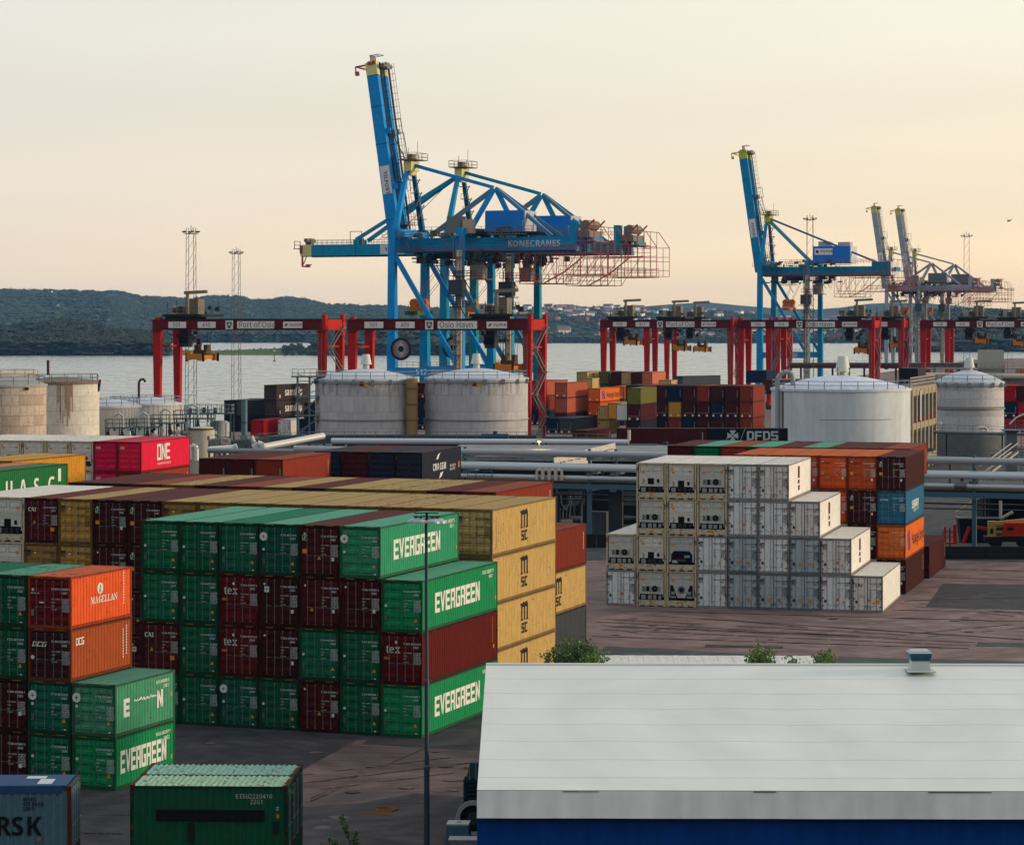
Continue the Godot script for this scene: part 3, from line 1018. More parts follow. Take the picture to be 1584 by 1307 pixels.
func door_mesh(h: float, reefer: bool) -> ArrayMesh:
	return kept("door%.2f%s" % [h, reefer], func():
		var s := Shape.new()
		var w := 1.075
		var t := h - 0.34
		s.box(V(0, t / 2, -0.05), V(w, t, 0.03))
		s.box(V(-w / 2 + 0.04, t / 2, -0.015), V(0.08, t, 0.04))
		s.box(V(w / 2 - 0.04, t / 2, -0.015), V(0.08, t, 0.04))
		if reefer:
			s.box(V(0, t / 2, -0.02), V(w - 0.15, t - 0.02, 0.03))
		else:
			# broad pressed ribs across the leaf
			for k in 5:
				var y := t * (k + 0.5) / 5
				var e := t / 5 * 0.30
				s.quad(V(-w / 2 + 0.08, y - e, -0.03), V(w / 2 - 0.08, y - e, -0.03), V(w / 2 - 0.08, y - e * 0.55, 0.012), V(-w / 2 + 0.08, y - e * 0.55, 0.012))
				s.quad(V(-w / 2 + 0.08, y - e * 0.55, 0.012), V(w / 2 - 0.08, y - e * 0.55, 0.012), V(w / 2 - 0.08, y + e * 0.55, 0.012), V(-w / 2 + 0.08, y + e * 0.55, 0.012))
				s.quad(V(-w / 2 + 0.08, y + e * 0.55, 0.012), V(w / 2 - 0.08, y + e * 0.55, 0.012), V(w / 2 - 0.08, y + e, -0.03), V(-w / 2 + 0.08, y + e, -0.03))
		return s)


func bar_mesh(h: float, reefer: bool) -> ArrayMesh:
	return kept("bar%.2f%s" % [h, reefer], func():
		var s := Shape.new()
		s.tube(V(0, 0.10, 0), V(0, h - 0.10, 0), 0.019, 0.019, 6)
		for y in [0.14, h * 0.40, h - 0.14]:
			s.box(V(0, y, -0.01), V(0.08, 0.05, 0.05))
		s.box(V(0.16, h * (0.16 if reefer else 0.40), 0.01), V(0.30, 0.022, 0.02))
		s.box(V(0.05, h * (0.16 if reefer else 0.40), 0.012), V(0.04, 0.06, 0.03))
		return s)


# the small white lines of numbers and weights on a door
func marks_mesh(prefix: String, v: int) -> ArrayMesh:
	return kept("marks%s%d" % [prefix, v], func():
		var s := Shape.new()
		var line := func(txt: String, x: float, y: float, h: float):
			var m := words(txt, h)
			var a := m.surface_get_arrays(0)
			var pv: PackedVector3Array = a[Mesh.ARRAY_VERTEX]
			var pi = a[Mesh.ARRAY_INDEX]
			var idx := []
			if pi == null or pi.size() == 0:
				idx = range(pv.size())
			else:
				idx = Array(pi)
			for k in range(0, idx.size(), 3):
				var p: Vector3 = pv[idx[k]]
				var q: Vector3 = pv[idx[k + 1]]
				var r: Vector3 = pv[idx[k + 2]]
				if p.z < 0.003 or q.z < 0.003 or r.z < 0.003:
					continue
				s.tri(p + V(x, y, 0), q + V(x, y, 0), r + V(x, y, 0))
		var num := str(407213 + v * 31847)
		line.call(prefix + " " + num + " " + str(v % 10), 0.10, 0.0, 0.105)
		line.call(["45G1", "22G1", "4502"][v % 3], 0.66, -0.19, 0.11)
		var w := ["MAX. GROSS", "TARE", "NET", "CU.CAP."]
		var nn := ["30.480 KG", "3.840 KG", "26.640 KG", "76.4 CU.M"]
		for k in 4:
			line.call(w[k], 0.12, -0.50 - 0.17 * k, 0.06)
			line.call(nn[k], 0.72, -0.50 - 0.17 * k, 0.065)
			line.call("67.200 LB", 0.72, -0.585 - 0.17 * k, 0.065)
		return s)


func corr_wall(l: float, h: float) -> ArrayMesh:
	return kept("wall%.2f%.2f" % [l, h], func():
		return corrugated(l - 0.27, h - 0.29, 0.279, 0.036))


func roof_mesh(l: float, deep: float) -> ArrayMesh:
	return kept("roof%.2f%.3f" % [l, deep], func():
		var s := corrugated(l - 0.24, WIDE - 0.11, 0.42 if l > 7 else 0.21, deep)
		var o := Shape.new()
		# laid flat: the ribs run across, the wall's x becomes -z
		return o.add(s, Transform3D(Basis(V(0, 0, -1), V(-1, 0, 0), V(0, 1, 0)), V(WIDE / 2 - 0.055, 0, 0))))


func container(k: String, at: Vector3, yaw: float, l: float, h: float, label: String, group: String, detail: int, v: int) -> Node3D:
	var d: Array = kinds[k]
	var reefer: bool = d[2] != "dry"
	var o := thing("reefer_container" if reefer else "shipping_container", label, "container", at, yaw, group)
	var tone: float = [1.0, 0.9, 1.08, 0.96][v % 4]
	var coat := Color(minf(d[0].r * tone, 1), minf(d[0].g * tone, 1), minf(d[0].b * tone, 1)) if detail > 0 and k in "gGrFtmqo" else Color(d[0])
	var skin: StandardMaterial3D = paint(coat, "rust_mask", v % 3)
	var leaf_skin := skin if d.size() < 6 else paint(d[5], "rust_mask", v % 3)
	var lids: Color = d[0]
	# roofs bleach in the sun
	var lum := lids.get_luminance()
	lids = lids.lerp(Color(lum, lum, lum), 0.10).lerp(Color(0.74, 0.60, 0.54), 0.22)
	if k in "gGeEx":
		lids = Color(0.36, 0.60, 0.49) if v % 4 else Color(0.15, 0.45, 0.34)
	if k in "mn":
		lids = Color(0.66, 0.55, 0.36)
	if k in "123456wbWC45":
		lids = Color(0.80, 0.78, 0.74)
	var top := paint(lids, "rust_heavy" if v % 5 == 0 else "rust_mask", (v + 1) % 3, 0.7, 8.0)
	var a := WIDE / 2
	part(o, "frame", frame_mesh(l, h), paint(d[0] * Color(0.62, 0.6, 0.6), "rust_heavy", v % 2) if not reefer or d[2] == "reefer" else paint(Color(0.74, 0.68, 0.55), "rust_heavy", v % 3))  # frame paint darkened to imitate shade in the gaps between containers
	if reefer:
		var flat := kept("flatwall%.2f" % l, func(): return Shape.new().box(V(0, (HIGH - 0.29) / 2, -0.02), V(l - 0.27, HIGH - 0.29, 0.04)))
		var smooth := paint(Color(0.86, 0.845, 0.81), "rust_mask", v % 3, 0.5)
		part(o, "side_wall", flat, smooth, facing(a - 0.012, 0.17, 0, PI / 2))
		part(o, "side_wall", flat, smooth, facing(-a + 0.012, 0.17, 0, -PI / 2))
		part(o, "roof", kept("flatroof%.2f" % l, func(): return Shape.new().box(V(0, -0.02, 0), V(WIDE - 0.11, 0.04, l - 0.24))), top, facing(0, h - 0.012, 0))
		part(o, "end_wall", kept("fend", func(): return Shape.new().box(V(0, (HIGH - 0.29) / 2, -0.02), V(WIDE - 0.27, HIGH - 0.29, 0.04))), smooth, facing(0, 0.17, -l / 2 + 0.02, PI))
	else:
		part(o, "side_wall", corr_wall(l, h), skin, facing(a - 0.008, 0.17, 0, PI / 2))
		part(o, "side_wall", corr_wall(l, h), skin, facing(-a + 0.008, 0.17, 0, -PI / 2))
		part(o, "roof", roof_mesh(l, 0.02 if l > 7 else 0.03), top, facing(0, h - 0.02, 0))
		part(o, "end_wall", kept("end%.2f" % h, func(): return corrugated(WIDE - 0.27, h - 0.29, 0.27, 0.04)), skin, facing(0, 0.17, -l / 2 + 0.02, PI))
	var z := l / 2
	if detail > 0 and d[2] in ["dry", "reefer"]:
		part(o, "door_gasket", kept("gasket%.2f" % h, func(): return Shape.new().box(V(0, h / 2, 0), V(WIDE - 0.26, h - 0.3, 0.03))), plain(Color(0.05, 0.05, 0.05), 0.9), facing(0, 0, z - 0.15))
		for s in [-1, 1]:
			part(o, "door", door_mesh(h, reefer), leaf_skin if not reefer else paint(d[0], "rust_mask", v % 3), facing(s * 0.545, 0.17, z - 0.05))
		if detail > 1:
			var rod := plain(Color(0.40, 0.42, 0.43) if not reefer else Color(0.48, 0.49, 0.49), 0.5, 0.2)
			for x in [-0.72, -0.24, 0.24, 0.72]:
				var bt := facing(x, 0.17 - 0.06, z + 0.012)
				if x > 0:
					bt.basis = Basis.from_scale(V(-1, 1, 1))
				part(o, "locking_bar", bar_mesh(h - 0.22, reefer), rod, bt)
			if reefer:
				var hm := plain(Color(0.24, 0.22, 0.21), 0.6)
				part(o, "hinges", kept("hinges", func():
					var s := Shape.new()
					for x in [-1, 1]:
						for j in 4:
							s.box(V(x * 1.05, 0.45 + j * 0.62, 0.0), V(0.17, 0.06, 0.05))
					s.box(V(0, 1.45, -0.012), V(0.045, 2.5, 0.02))
					return s), hm, facing(0, 0, z + 0.002))
			else:
				part(o, "door_sill_stripes", kept("stripes", func():
					var s := Shape.new()
					for x in [-0.8, -0.68, -0.56, -0.44, 0.44, 0.56, 0.68, 0.80]:
						s.plate(x, 0, x + 0.06, 0.035)
					return s), plain(Color(0.70, 0.55, 0.12)), facing(0, h - 0.06, z + 0.002))
		var ink := Color(0.74, 0.77, 0.75)
		if k in "mnvwbWC":
			ink = Color(0.13, 0.12, 0.11)
		if detail > 1:
			part(o, "door_numbers", marks_mesh(d[3], v % 3), plain(ink, 0.7), facing(0.02 if not reefer else 0.0, h - 0.62, z + 0.008))
			door_art(o, d[4], z, h, v, k)
		elif "cai" in d[4] or "one_door" in d[4]:
			door_art(o, d[4], z, h, v, k)
	elif detail == 0 and not reefer:
		part(o, "end_wall", kept("end%.2f" % h, func(): return corrugated(WIDE - 0.27, h - 0.29, 0.27, 0.04)), skin, facing(0, 0.17, z - 0.02))
		part(o, "end_numbers", digits(9), plain(Color(0.62, 0.60, 0.55), 0.7), facing(0.95, 0.9, z - 0.012))
		if v % 3:
			part(o, "end_line", kept("eline", func(): return Shape.new().plate(-0.95, 0, 0.95, 0.06)), plain(Color(0.66, 0.56, 0.40)), facing(0, 0.85, z - 0.012))
			part(o, "white_label", kept("wlab", func(): return Shape.new().plate(-0.17, 0, 0.17, 0.34)), plain(Color(0.8, 0.8, 0.78)), facing(-0.75, 0.28, z - 0.012))
			part(o, "white_label", kept("wlab", func(): return Shape.new().plate(-0.17, 0, 0.17, 0.34)), plain(Color(0.8, 0.8, 0.78)), facing(0.68, 0.28, z - 0.012))
	elif d[2].begins_with("unit"):
		reefer_unit(o, d[2], z, v, d[0])
	side_art(o, d[4], l, h, k)
	return o


func door_art(o: Node3D, art: String, z: float, h: float, v: int, k: String) -> void:
	var wm := plain(Color(0.80, 0.80, 0.76), 0.7)
	var ym := plain(Color(0.80, 0.52, 0.08), 0.7)
	var tri := kept("warn", func(): return Shape.new().poly(PackedVector2Array([Vector2(-0.11, 0), Vector2(0.11, 0), Vector2(0, 0.22)])))
	var f := z + 0.012
	if k in "gGeEx":
		part(o, "warning_triangle", tri, ym, facing(0.86, 0.60, f))
		part(o, "round_sticker", disc(0.075), wm, facing(-0.93, 1.45, f))
		part(o, "data_plate", kept("dplate", func(): return Shape.new().plate(-0.08, 0, 0.08, 0.3)), plain(Color(0.30, 0.33, 0.33), 0.5), facing(-0.92, 0.62, f))
		part(o, "white_sticker", kept("wst", func(): return Shape.new().plate(0, 0, 0.12, 0.06)), wm, facing(0.85, 0.22, f))
	if "emblem" in art:
		part(o, "round_emblem", disc(0.24, 24), wm, facing(-0.93, h - 0.72, f))
		part(o, "emblem_star", kept("star", func():
			var s := Shape.new()
			for q in 4:
				var a := q * PI / 2
				var p := Vector2(cos(a), sin(a)) * 0.12
				var n := Vector2(-sin(a), cos(a)) * 0.04
				s.poly(PackedVector2Array([n, -n, p]))
			return s), plain(Color(0.10, 0.42, 0.28)), facing(-0.93, h - 0.72, f + 0.012))
	if "plates" in art or "stickers" in art:
		if v % 2 == 0:
			part(o, "warning_triangle", tri, ym, facing(0.02 if v % 3 else -0.45, 0.98, f))
		part(o, "white_sticker", kept("wst2", func(): return Shape.new().plate(0, 0, 0.15, 0.2)), wm, facing(0.78, 0.70 + 0.1 * (v % 4), f))
		part(o, "round_sticker", disc(0.06), wm, facing(-0.86, h - 0.5, f))
	if "plates" in art and v % 3 == 1:
		part(o, "white_plate", kept("wpl", func():
			var s := Shape.new()
			s.plate(-0.14, 0, 0.14, 0.32)
			return s), wm, facing(-0.72, h - 0.95, f))
		part(o, "plate_bar", kept("wplb", func(): return Shape.new().plate(-0.10, 0, 0.10, 0.05)), plain(Color(0.45, 0.12, 0.12)), facing(-0.72, h - 0.80, f + 0.006))
	if "stickers" in art:
		part(o, "yellow_sticker", kept("ysq", func(): return Shape.new().plate(-0.14, 0, 0.14, 0.24)), ym, facing(-0.86, 1.30, f))
	if "square_logo" in art:
		part(o, "square_logo", kept("sqf", func():
			var s := Shape.new()
			s.plate(-0.15, -0.15, 0.15, -0.12); s.plate(-0.15, 0.12, 0.15, 0.15); s.plate(-0.15, -0.12, -0.12, 0.12); s.plate(0.12, -0.12, 0.15, 0.12)
			s.poly(PackedVector2Array([Vector2(-0.10, -0.1), Vector2(-0.02, -0.1), Vector2(0.10, 0.1), Vector2(0.0, 0.1)]))
			return s), plain(Color(0.62, 0.72, 0.60)), facing(-0.86, h - 0.72, f))
	if "tex" in art:
		part(o, "door_wording", words("tex", 0.42, true, false), wm, facing(-0.92, h - 0.95, f))
		part(o, "round_emblem", disc(0.08), wm, facing(-0.30, h - 0.55, f))
		part(o, "yellow_sticker", kept("ytx", func(): return Shape.new().plate(-0.18, 0, 0.18, 0.14)), plain(Color(0.60, 0.40, 0.10)), facing(-0.86, 1.38, f))
	if "cai" in art:
		part(o, "door_wording", words("CAI", 0.26), wm if not "cai_red" in art else plain(Color(0.5, 0.12, 0.12)), facing(-0.98, h - 0.75, f))
		part(o, "yellow_sticker", kept("ysq", func(): return Shape.new().plate(-0.14, 0, 0.14, 0.24)), ym, facing(0.80, 0.75, f))
		part(o, "warning_triangle", tri, ym, facing(-0.5, 1.25, f))
	if "dcg" in art:
		part(o, "door_wording", block_words("DCG", 0.24, 1.0, 1.5), wm, Transform3D(Basis(V(1, 0, 0), V(0.3, 1, 0), V(0, 0, 1)), V(-0.98, h - 0.90, f)))
		part(o, "round_sticker", disc(0.10), wm, facing(-0.95, 1.15, f))
	if "magellan" in art:
		part(o, "door_crest", disc(0.07), wm, facing(-0.92, h - 0.68, f))
		part(o, "door_wording", words("MAGELLAN", 0.06, true), wm, facing(-1.05, h - 0.86, f))
		part(o, "white_sticker", kept("wlong", func(): return Shape.new().plate(0, 0, 0.26, 0.07)), wm, facing(-0.55, 1.25, f))
		part(o, "data_plate", kept("dplate", func(): return Shape.new().plate(-0.08, 0, 0.08, 0.3)), plain(Color(0.40, 0.42, 0.36), 0.5), facing(-0.94, 0.62, f))
	if "square_mark" in art or "small_mark" in art:
		var dark := plain(Color(0.09, 0.085, 0.08), 0.7)
		part(o, "square_mark", kept("smark", func():
			var s := Shape.new()
			s.plate(-0.15, 0.03, -0.10, 0.19); s.plate(-0.03, 0.03, 0.03, 0.19); s.plate(0.10, 0.03, 0.15, 0.19); s.plate(-0.15, 0.15, 0.15, 0.2)
			s.plate(-0.14, -0.19, -0.02, -0.15); s.plate(-0.14, -0.10, -0.02, -0.06); s.plate(-0.14, -0.02, -0.02, 0.01); s.plate(0.03, -0.19, 0.14, -0.15); s.plate(0.03, -0.02, 0.14, 0.01); s.plate(0.03, -0.15, 0.06, -0.02)
			return s), dark, facing(-0.88, h - 0.66, f))
		if "square_mark" in art:
			part(o, "round_sticker", disc(0.06), wm, facing(-0.42, h - 0.66, f))
	if k in "wbWC":
		part(o, "dark_plate", kept("dkp", func(): return Shape.new().plate(-0.08, 0, 0.08, 0.2)), plain(Color(0.10, 0.11, 0.12)), facing(-0.86, 0.72, f))
		part(o, "warning_triangle", tri, plain(Color(0.76, 0.46, 0.12)), facing(0.50 + 0.1 * (v % 3), 0.68, f))
		if "labels" in art:
			part(o, "orange_label", kept("ysq", func(): return Shape.new().plate(-0.14, 0, 0.14, 0.24)), plain(Color(0.80, 0.48, 0.12)), facing(-0.36, 0.72, f))
			part(o, "blue_label", kept("blb", func(): return Shape.new().plate(-0.10, 0, 0.10, 0.2)), plain(Color(0.05, 0.22, 0.42)), facing(-0.86, 0.68, f + 0.006))
			part(o, "orange_label", kept("osq", func(): return Shape.new().plate(-0.11, 0, 0.11, 0.17)), plain(Color(0.78, 0.44, 0.10)), facing(0.42, 0.74, f))
		elif v % 2:
			part(o, "orange_label", kept("osq", func(): return Shape.new().plate(-0.11, 0, 0.11, 0.17)), plain(Color(0.74, 0.42, 0.12)), facing(0.12, 0.9, f))
		if v % 3 == 0:
			var scrawl := Shape.new()
			var r := RandomNumberGenerator.new()
			r.seed = v
			var last := V(-0.1, 0.5, 0)
			for j in 9:
				var p := V(-0.2 + 0.08 * j, 0.42 + r.randf_range(-0.08, 0.12), 0)
				scrawl.bar(last, p, 0.03, 0.01)
				last = p
			part(o, "red_scrawl", scrawl, plain(Color(0.48, 0.08, 0.12)), facing(0, 0, f))
	if "one_door" in art:
		part(o, "door_wording", block_words("ONE", 0.22, 0.85), wm, facing(-0.92, h - 0.72, f))
	if "hapag" in art or k == "o":
		part(o, "dark_wording", kept("hgd", func():
			var s := Shape.new()
			for j in 8:
				s.plate(-0.9 + 0.09 * j, 0, -0.84 + 0.09 * j, 0.08)
			return s), plain(Color(0.25, 0.10, 0.05)), facing(0, h - 0.68, f))
	if "blue_words" in art:
		part(o, "door_wording", words("seaway", 0.14), wm, facing(-0.95, h - 0.75, f))


func reefer_unit(o: Node3D, kind: String, z: float, v: int, c: Color) -> void:
	var f := z - 0.10
	var panel := paint(c * Color(0.93, 0.94, 0.95), "rust_mask", v % 3, 0.5, 3.0)
	var black := plain(Color(0.018, 0.018, 0.02), 0.8)
	var dark := plain(Color(0.07, 0.07, 0.075), 0.7)
	var steel := plain(Color(0.55, 0.56, 0.55), 0.5, 0.3)
	var cream := paint(Color(0.76, 0.72, 0.62), "rust_heavy", v % 3)
	part(o, "unit_panel", kept("upanel", func(): return Shape.new().box(V(0, 1.72, 0), V(2.02, 1.98, 0.05))), panel, facing(0, 0, f + 0.035))
	part(o, "unit_back", kept("uback", func(): return Shape.new().box(V(0, 1.45, 0), V(2.2, 2.6, 0.05))), dark, facing(0, 0, f - 0.40))
	part(o, "unit_base", kept("ubase", func(): return Shape.new().box(V(0, 0.34, 0), V(2.12, 0.34, 0.10))), cream, facing(0, 0, f + 0.05))
	part(o, "fork_pockets", kept("ufork", func():
		var s := Shape.new()
		for x in [-0.72, 0.0, 0.72]:
			s.box(V(x, 0.03, 0), V(0.42, 0.09, 0.06))
		return s), black, facing(0, 0, z + 0.005))
	# screws and outline of the evaporator covers
	part(o, "cover_outline", kept("ucov" + kind, func():
		var s := Shape.new()
		for x in [-0.5, 0.5]:
			var w := 0.40
			s.plate(x - w, 2.60, x + w, 2.615); s.plate(x - w, 2.22, x + w, 2.235); s.plate(x - w, 2.235, x - w + 0.015, 2.60); s.plate(x + w - 0.015, 2.235, x + w, 2.60)
		for j in 11:
			s.plate(-0.98, 1.0 + j * 0.16, -0.955, 1.025 + j * 0.16); s.plate(0.955, 1.0 + j * 0.16, 0.98, 1.025 + j * 0.16)
		if kind == "unit2":
			for j in 6:
				s.plate(-1.0, 1.25 + j * 0.13, 1.0, 1.258 + j * 0.13)
		return s), plain(Color(0.36, 0.35, 0.33)), facing(0, 0, f + 0.062))
	var om := plain(Color(0.80, 0.50, 0.12), 0.7)
	for q in [[-0.78, 2.05], [0.62, 2.12], [-0.15, 0.28]]:
		if (v + int(q[0] * 10)) % 3 != 1:
			part(o, "orange_label", kept("ulab", func(): return Shape.new().plate(0, 0, 0.22, 0.19)), om, facing(q[0], q[1], f + (0.105 if q[1] < 1 else 0.066)))
	part(o, "warning_triangle", kept("warn", func(): return Shape.new().poly(PackedVector2Array([Vector2(-0.11, 0), Vector2(0.11, 0), Vector2(0, 0.22)]))), om, facing(0.1 if kind != "unit2" else -0.75, 0.24 if kind != "unit2" else 2.35, f + 0.105))
	match kind:
		"unit4":
			part(o, "machine_bay", kept("ubay4", func():
				return Shape.new().poly(PackedVector2Array([Vector2(-0.78, 0.62), Vector2(0.78, 0.62), Vector2(0.86, 0.75), Vector2(0.86, 1.35), Vector2(0.62, 1.62), Vector2(-0.62, 1.62), Vector2(-0.86, 1.35), Vector2(-0.86, 0.75)]), 0.02)), black, facing(0, 0, f + 0.07))
			part(o, "control_box", kept("ucb", func(): return Shape.new().box(V(0, 0, 0), V(0.44, 0.2, 0.12))), steel, facing(0.45, 1.18, f + 0.12))
			part(o, "compressor", kept("ucomp", func(): return Shape.new().tube(V(-0.35, 0, 0), V(0.35, 0, 0), 0.12)), plain(Color(0.2, 0.2, 0.2)), facing(0.0, 0.84, f + 0.12))
			part(o, "tank_cover", kept("utc", func(): return Shape.new().box(V(0, 0, 0), V(0.46, 0.2, 0.1))), panel, facing(-0.52, 0.76, f + 0.12))
		"unit5":
			part(o, "funnel_left", kept("ufl", func(): return Shape.new().poly(PackedVector2Array([Vector2(-0.92, 0.62), Vector2(-0.28, 0.62), Vector2(-0.70, 1.75), Vector2(-0.92, 1.75)]), 0.02)), dark, facing(0, 0, f + 0.07))
			part(o, "funnel_right", kept("ufr", func(): return Shape.new().poly(PackedVector2Array([Vector2(0.28, 0.62), Vector2(0.92, 0.62), Vector2(0.92, 1.75), Vector2(0.70, 1.75)]), 0.02)), dark, facing(0, 0, f + 0.07))
			part(o, "condenser_fan", disc(0.30, 24), plain(Color(0.35, 0.36, 0.36), 0.5), facing(0, 1.38, f + 0.075))
			part(o, "fan_hub", disc(0.17, 20), dark, facing(0, 1.38, f + 0.09))
			for x in [-0.66, 0.66]:
				part(o, "machine_box", kept("umb", func(): return Shape.new().box(V(0, 0, 0), V(0.40, 0.16, 0.1))), steel, facing(x, 0.80, f + 0.12))
				part(o, "machine_box", kept("umb2", func(): return Shape.new().box(V(0, 0, 0), V(0.30, 0.24, 0.1))), steel, facing(x, 1.12, f + 0.12))
		_:
			part(o, "machine_bay", kept("ubay", func(): return Shape.new().box(V(0, 0.78, 0), V(1.90, 0.42, 0.02))), black, facing(0, 0, f + 0.07))
			for q in [[-0.62, 0.36], [-0.1, 0.30], [0.30, 0.26], [0.72, 0.2]]:
				part(o, "machine_box", kept("umx%.2f" % q[1], func(): return Shape.new().box(V(0, 0, 0), V(q[1], 0.3 + q[1] * 0.1, 0.1))), steel if kind == "unit3" or q[0] < -0.5 else plain(Color(0.16, 0.16, 0.16)), facing(q[0], 0.74, f + 0.12))
			var y := 1.42 if kind != "unit2" else 1.24
			part(o, "instrument_panel", kept("uip", func(): return Shape.new().box(V(0, 0, 0), V(1.50, 0.42, 0.03))), steel if kind == "unit3" else panel, facing(0, y - 0.02, f + 0.07))
			if kind == "unit3":
				part(o, "condenser_fan", disc(0.25, 24), dark, facing(0.30, y, f + 0.09))
				part(o, "fan_hub", disc(0.08), plain(Color(0.25, 0.25, 0.25)), facing(0.30, y, f + 0.105))
				part(o, "inlet", kept("uin", func(): return Shape.new().plate(-0.12, -0.2, 0.12, 0.2)), black, facing(-0.28, y, f + 0.088))
			else:
				part(o, "fan_opening", kept("ufo", func(): return Shape.new().plate(-0.25, -0.24, 0.25, 0.24)), black, facing(-0.02, y, f + 0.09))
				part(o, "inlet", kept("uin2", func(): return Shape.new().plate(-0.10, -0.15, 0.10, 0.15)), black, facing(0.58, y + 0.02, f + 0.09))
			for j in 3:
				part(o, "small_valve", kept("usv", func(): return Shape.new().plate(-0.05, -0.035, 0.07, 0.035)), dark, facing(-0.66 + (0.06 if j == 1 else 0.0), y - 0.14 + j * 0.13, f + 0.09))


# numbers read as a column of small marks down the edge of a side
func digits(n: int) -> ArrayMesh:
	return kept("digits%d" % n, func():
		var s := Shape.new()
		for j in n:
			s.plate(0, j * 0.14, 0.085, j * 0.14 + 0.09)
		return s)


func side_art(o: Node3D, art: String, l: float, h: float, k: String) -> void:
	var a := WIDE / 2 + 0.004
	var wm := plain(Color(0.80, 0.80, 0.77), 0.7)
	var ink := plain(Color(0.07, 0.065, 0.06), 0.7)
	# position along the side from the door end, height, then the mesh
	var put := func(called: String, mesh, m: Material, along: float, y: float, flat := false) -> void:
		if not flat:
			var wall := l - 0.27
			var src: Mesh = mesh
			var worn := 0.05 if k == "E" else 0.012 if k in "Md" else 0.0
			mesh = kept("drape%d/%.2f/%.2f/%s" % [src.get_instance_id(), along, l, k], func(): return Shape.new().drape(src, along - l / 2 + wall / 2, wall, 0.279, 0.011, worn))
		part(o, called, mesh, m, Transform3D(Basis(Vector3.UP, PI / 2), V(a, y, l / 2 - along)))
	if "green_words" in art:
		put.call("side_lettering", block_words("EVERGREEN", 1.12, 1.22, 0.96 if l > 7 else 0.62), wm, 2.0 if l > 7 else 0.5, h * 0.5 - 0.55)
		put.call("side_numbers", words("EGSU 382057 1", 0.2 if l > 7 else 0.16), wm, l - (2.6 if l > 7 else 2.0), h - 0.45)
		put.call("side_numbers", words("45G1" if l > 7 else "22G1", 0.2), wm, l - (1.5 if l > 7 else 1.2), h - 0.75)
		put.call("yellow_sticker", kept("sst", func(): return Shape.new().plate(0, 0, 0.14, 0.22)), plain(Color(0.75, 0.5, 0.1)), l - 0.45, 0.7)
	if "worn_words" in art:
		put.call("side_lettering", kept("worn", func():
			var s := Shape.new()
			glyph(s, "E", 0, 0.15, 1.45)
			var r := RandomNumberGenerator.new()
			r.seed = 9
			for j in 22:
				var x := 1.0 + j * 0.105
				var y := 0.62 + r.randf_range(-0.02, 0.05)
				s.plate(x, y, x + 0.09, y + r.randf_range(0.05, 0.14))
			glyph(s, "N", 22.4, 0.15, 1.2)
			return s), wm, 0.85, h * 0.5 - 0.42)
		put.call("side_numbers", words("EITU 058006 0", 0.15), wm, l - 1.95, h - 0.42)
		put.call("side_numbers", words("22G1", 0.16), wm, l - 1.2, h - 0.68)
		put.call("yellow_sticker", kept("sst", func(): return Shape.new().plate(0, 0, 0.14, 0.22)), plain(Color(0.75, 0.5, 0.1)), l - 0.45, 1.3)
	if "gold_words" in art:
		put.call("side_lettering", kept("mscl", func():
			var s := Shape.new()
			# a tall m with feet over small s c
			for x in [0.0, 0.62, 1.24]:
				s.plate(x, 0.02, x + 0.30, 1.22)
			s.plate(-0.08, 0.0, 0.40, 0.10); s.plate(1.16, 0.0, 1.62, 0.10)
			s.poly(PackedVector2Array([Vector2(0.15, 1.22), Vector2(0.3, 1.02), Vector2(0.62, 1.02), Vector2(0.8, 1.22), Vector2(0.62, 1.42), Vector2(0.34, 1.40)]))
			s.poly(PackedVector2Array([Vector2(0.77, 1.22), Vector2(0.92, 1.02), Vector2(1.24, 1.02), Vector2(1.54, 1.22), Vector2(1.3, 1.42), Vector2(0.95, 1.40)]))
			s.plate(-0.10, 1.18, 0.2, 1.34)
			var sc := Shape.new()
			glyph(sc, "S", 0, 0.13, 1.3)
			glyph(sc, "C", 5.6, 0.13, 1.3)
			s.add(sc, Transform3D(Basis.IDENTITY, V(0.12, -0.95, 0)))
			var small := Shape.new()
			return small.add(s, Transform3D(Basis.from_scale(V(0.86, 0.82, 1)), Vector3.ZERO))), ink, 5.3, h * 0.5 - 0.1)
		put.call("side_numbers", digits(14), ink, 0.75, 0.5)
	if "magellan" in art:
		put.call("side_crest", disc(0.28, 20), wm, l * 0.5 - 0.15, h * 0.5 + 0.48)
		put.call("crest_figure", kept("crest", func(): return Shape.new().poly(PackedVector2Array([Vector2(-0.12, -0.18), Vector2(0.12, -0.18), Vector2(0.06, 0.0), Vector2(0.1, 0.16), Vector2(0, 0.22), Vector2(-0.06, 0.1)]))), plain(Color(0.12, 0.22, 0.34)), l * 0.5 - 0.15, h * 0.5 + 0.46)
		put.call("side_lettering", words("MAGELLAN", 0.32, true), wm, l * 0.5 - 1.1, h * 0.5 - 0.08)
		put.call("side_numbers", digits(13), wm, l - 0.85, 0.75)
	if "dcg" in art:
		put.call("side_lettering", block_words("DCG", 0.36, 1.0), wm, 0.5, h - 0.85)
		put.call("side_numbers", digits(11), wm, l - 0.95, 0.6)
		put.call("side_numbers", digits(11), wm, l - 0.6, 0.75)
	if "one_side" in art:
		put.call("side_lettering", block_words("ONE", 1.55, 0.95, 0.95), wm, 3.9, h * 0.5 - 0.5)
		put.call("side_tagline", words("OCEAN NETWORK EXPRESS", 0.2, false, false), wm, 3.9, h * 0.5 - 0.85)
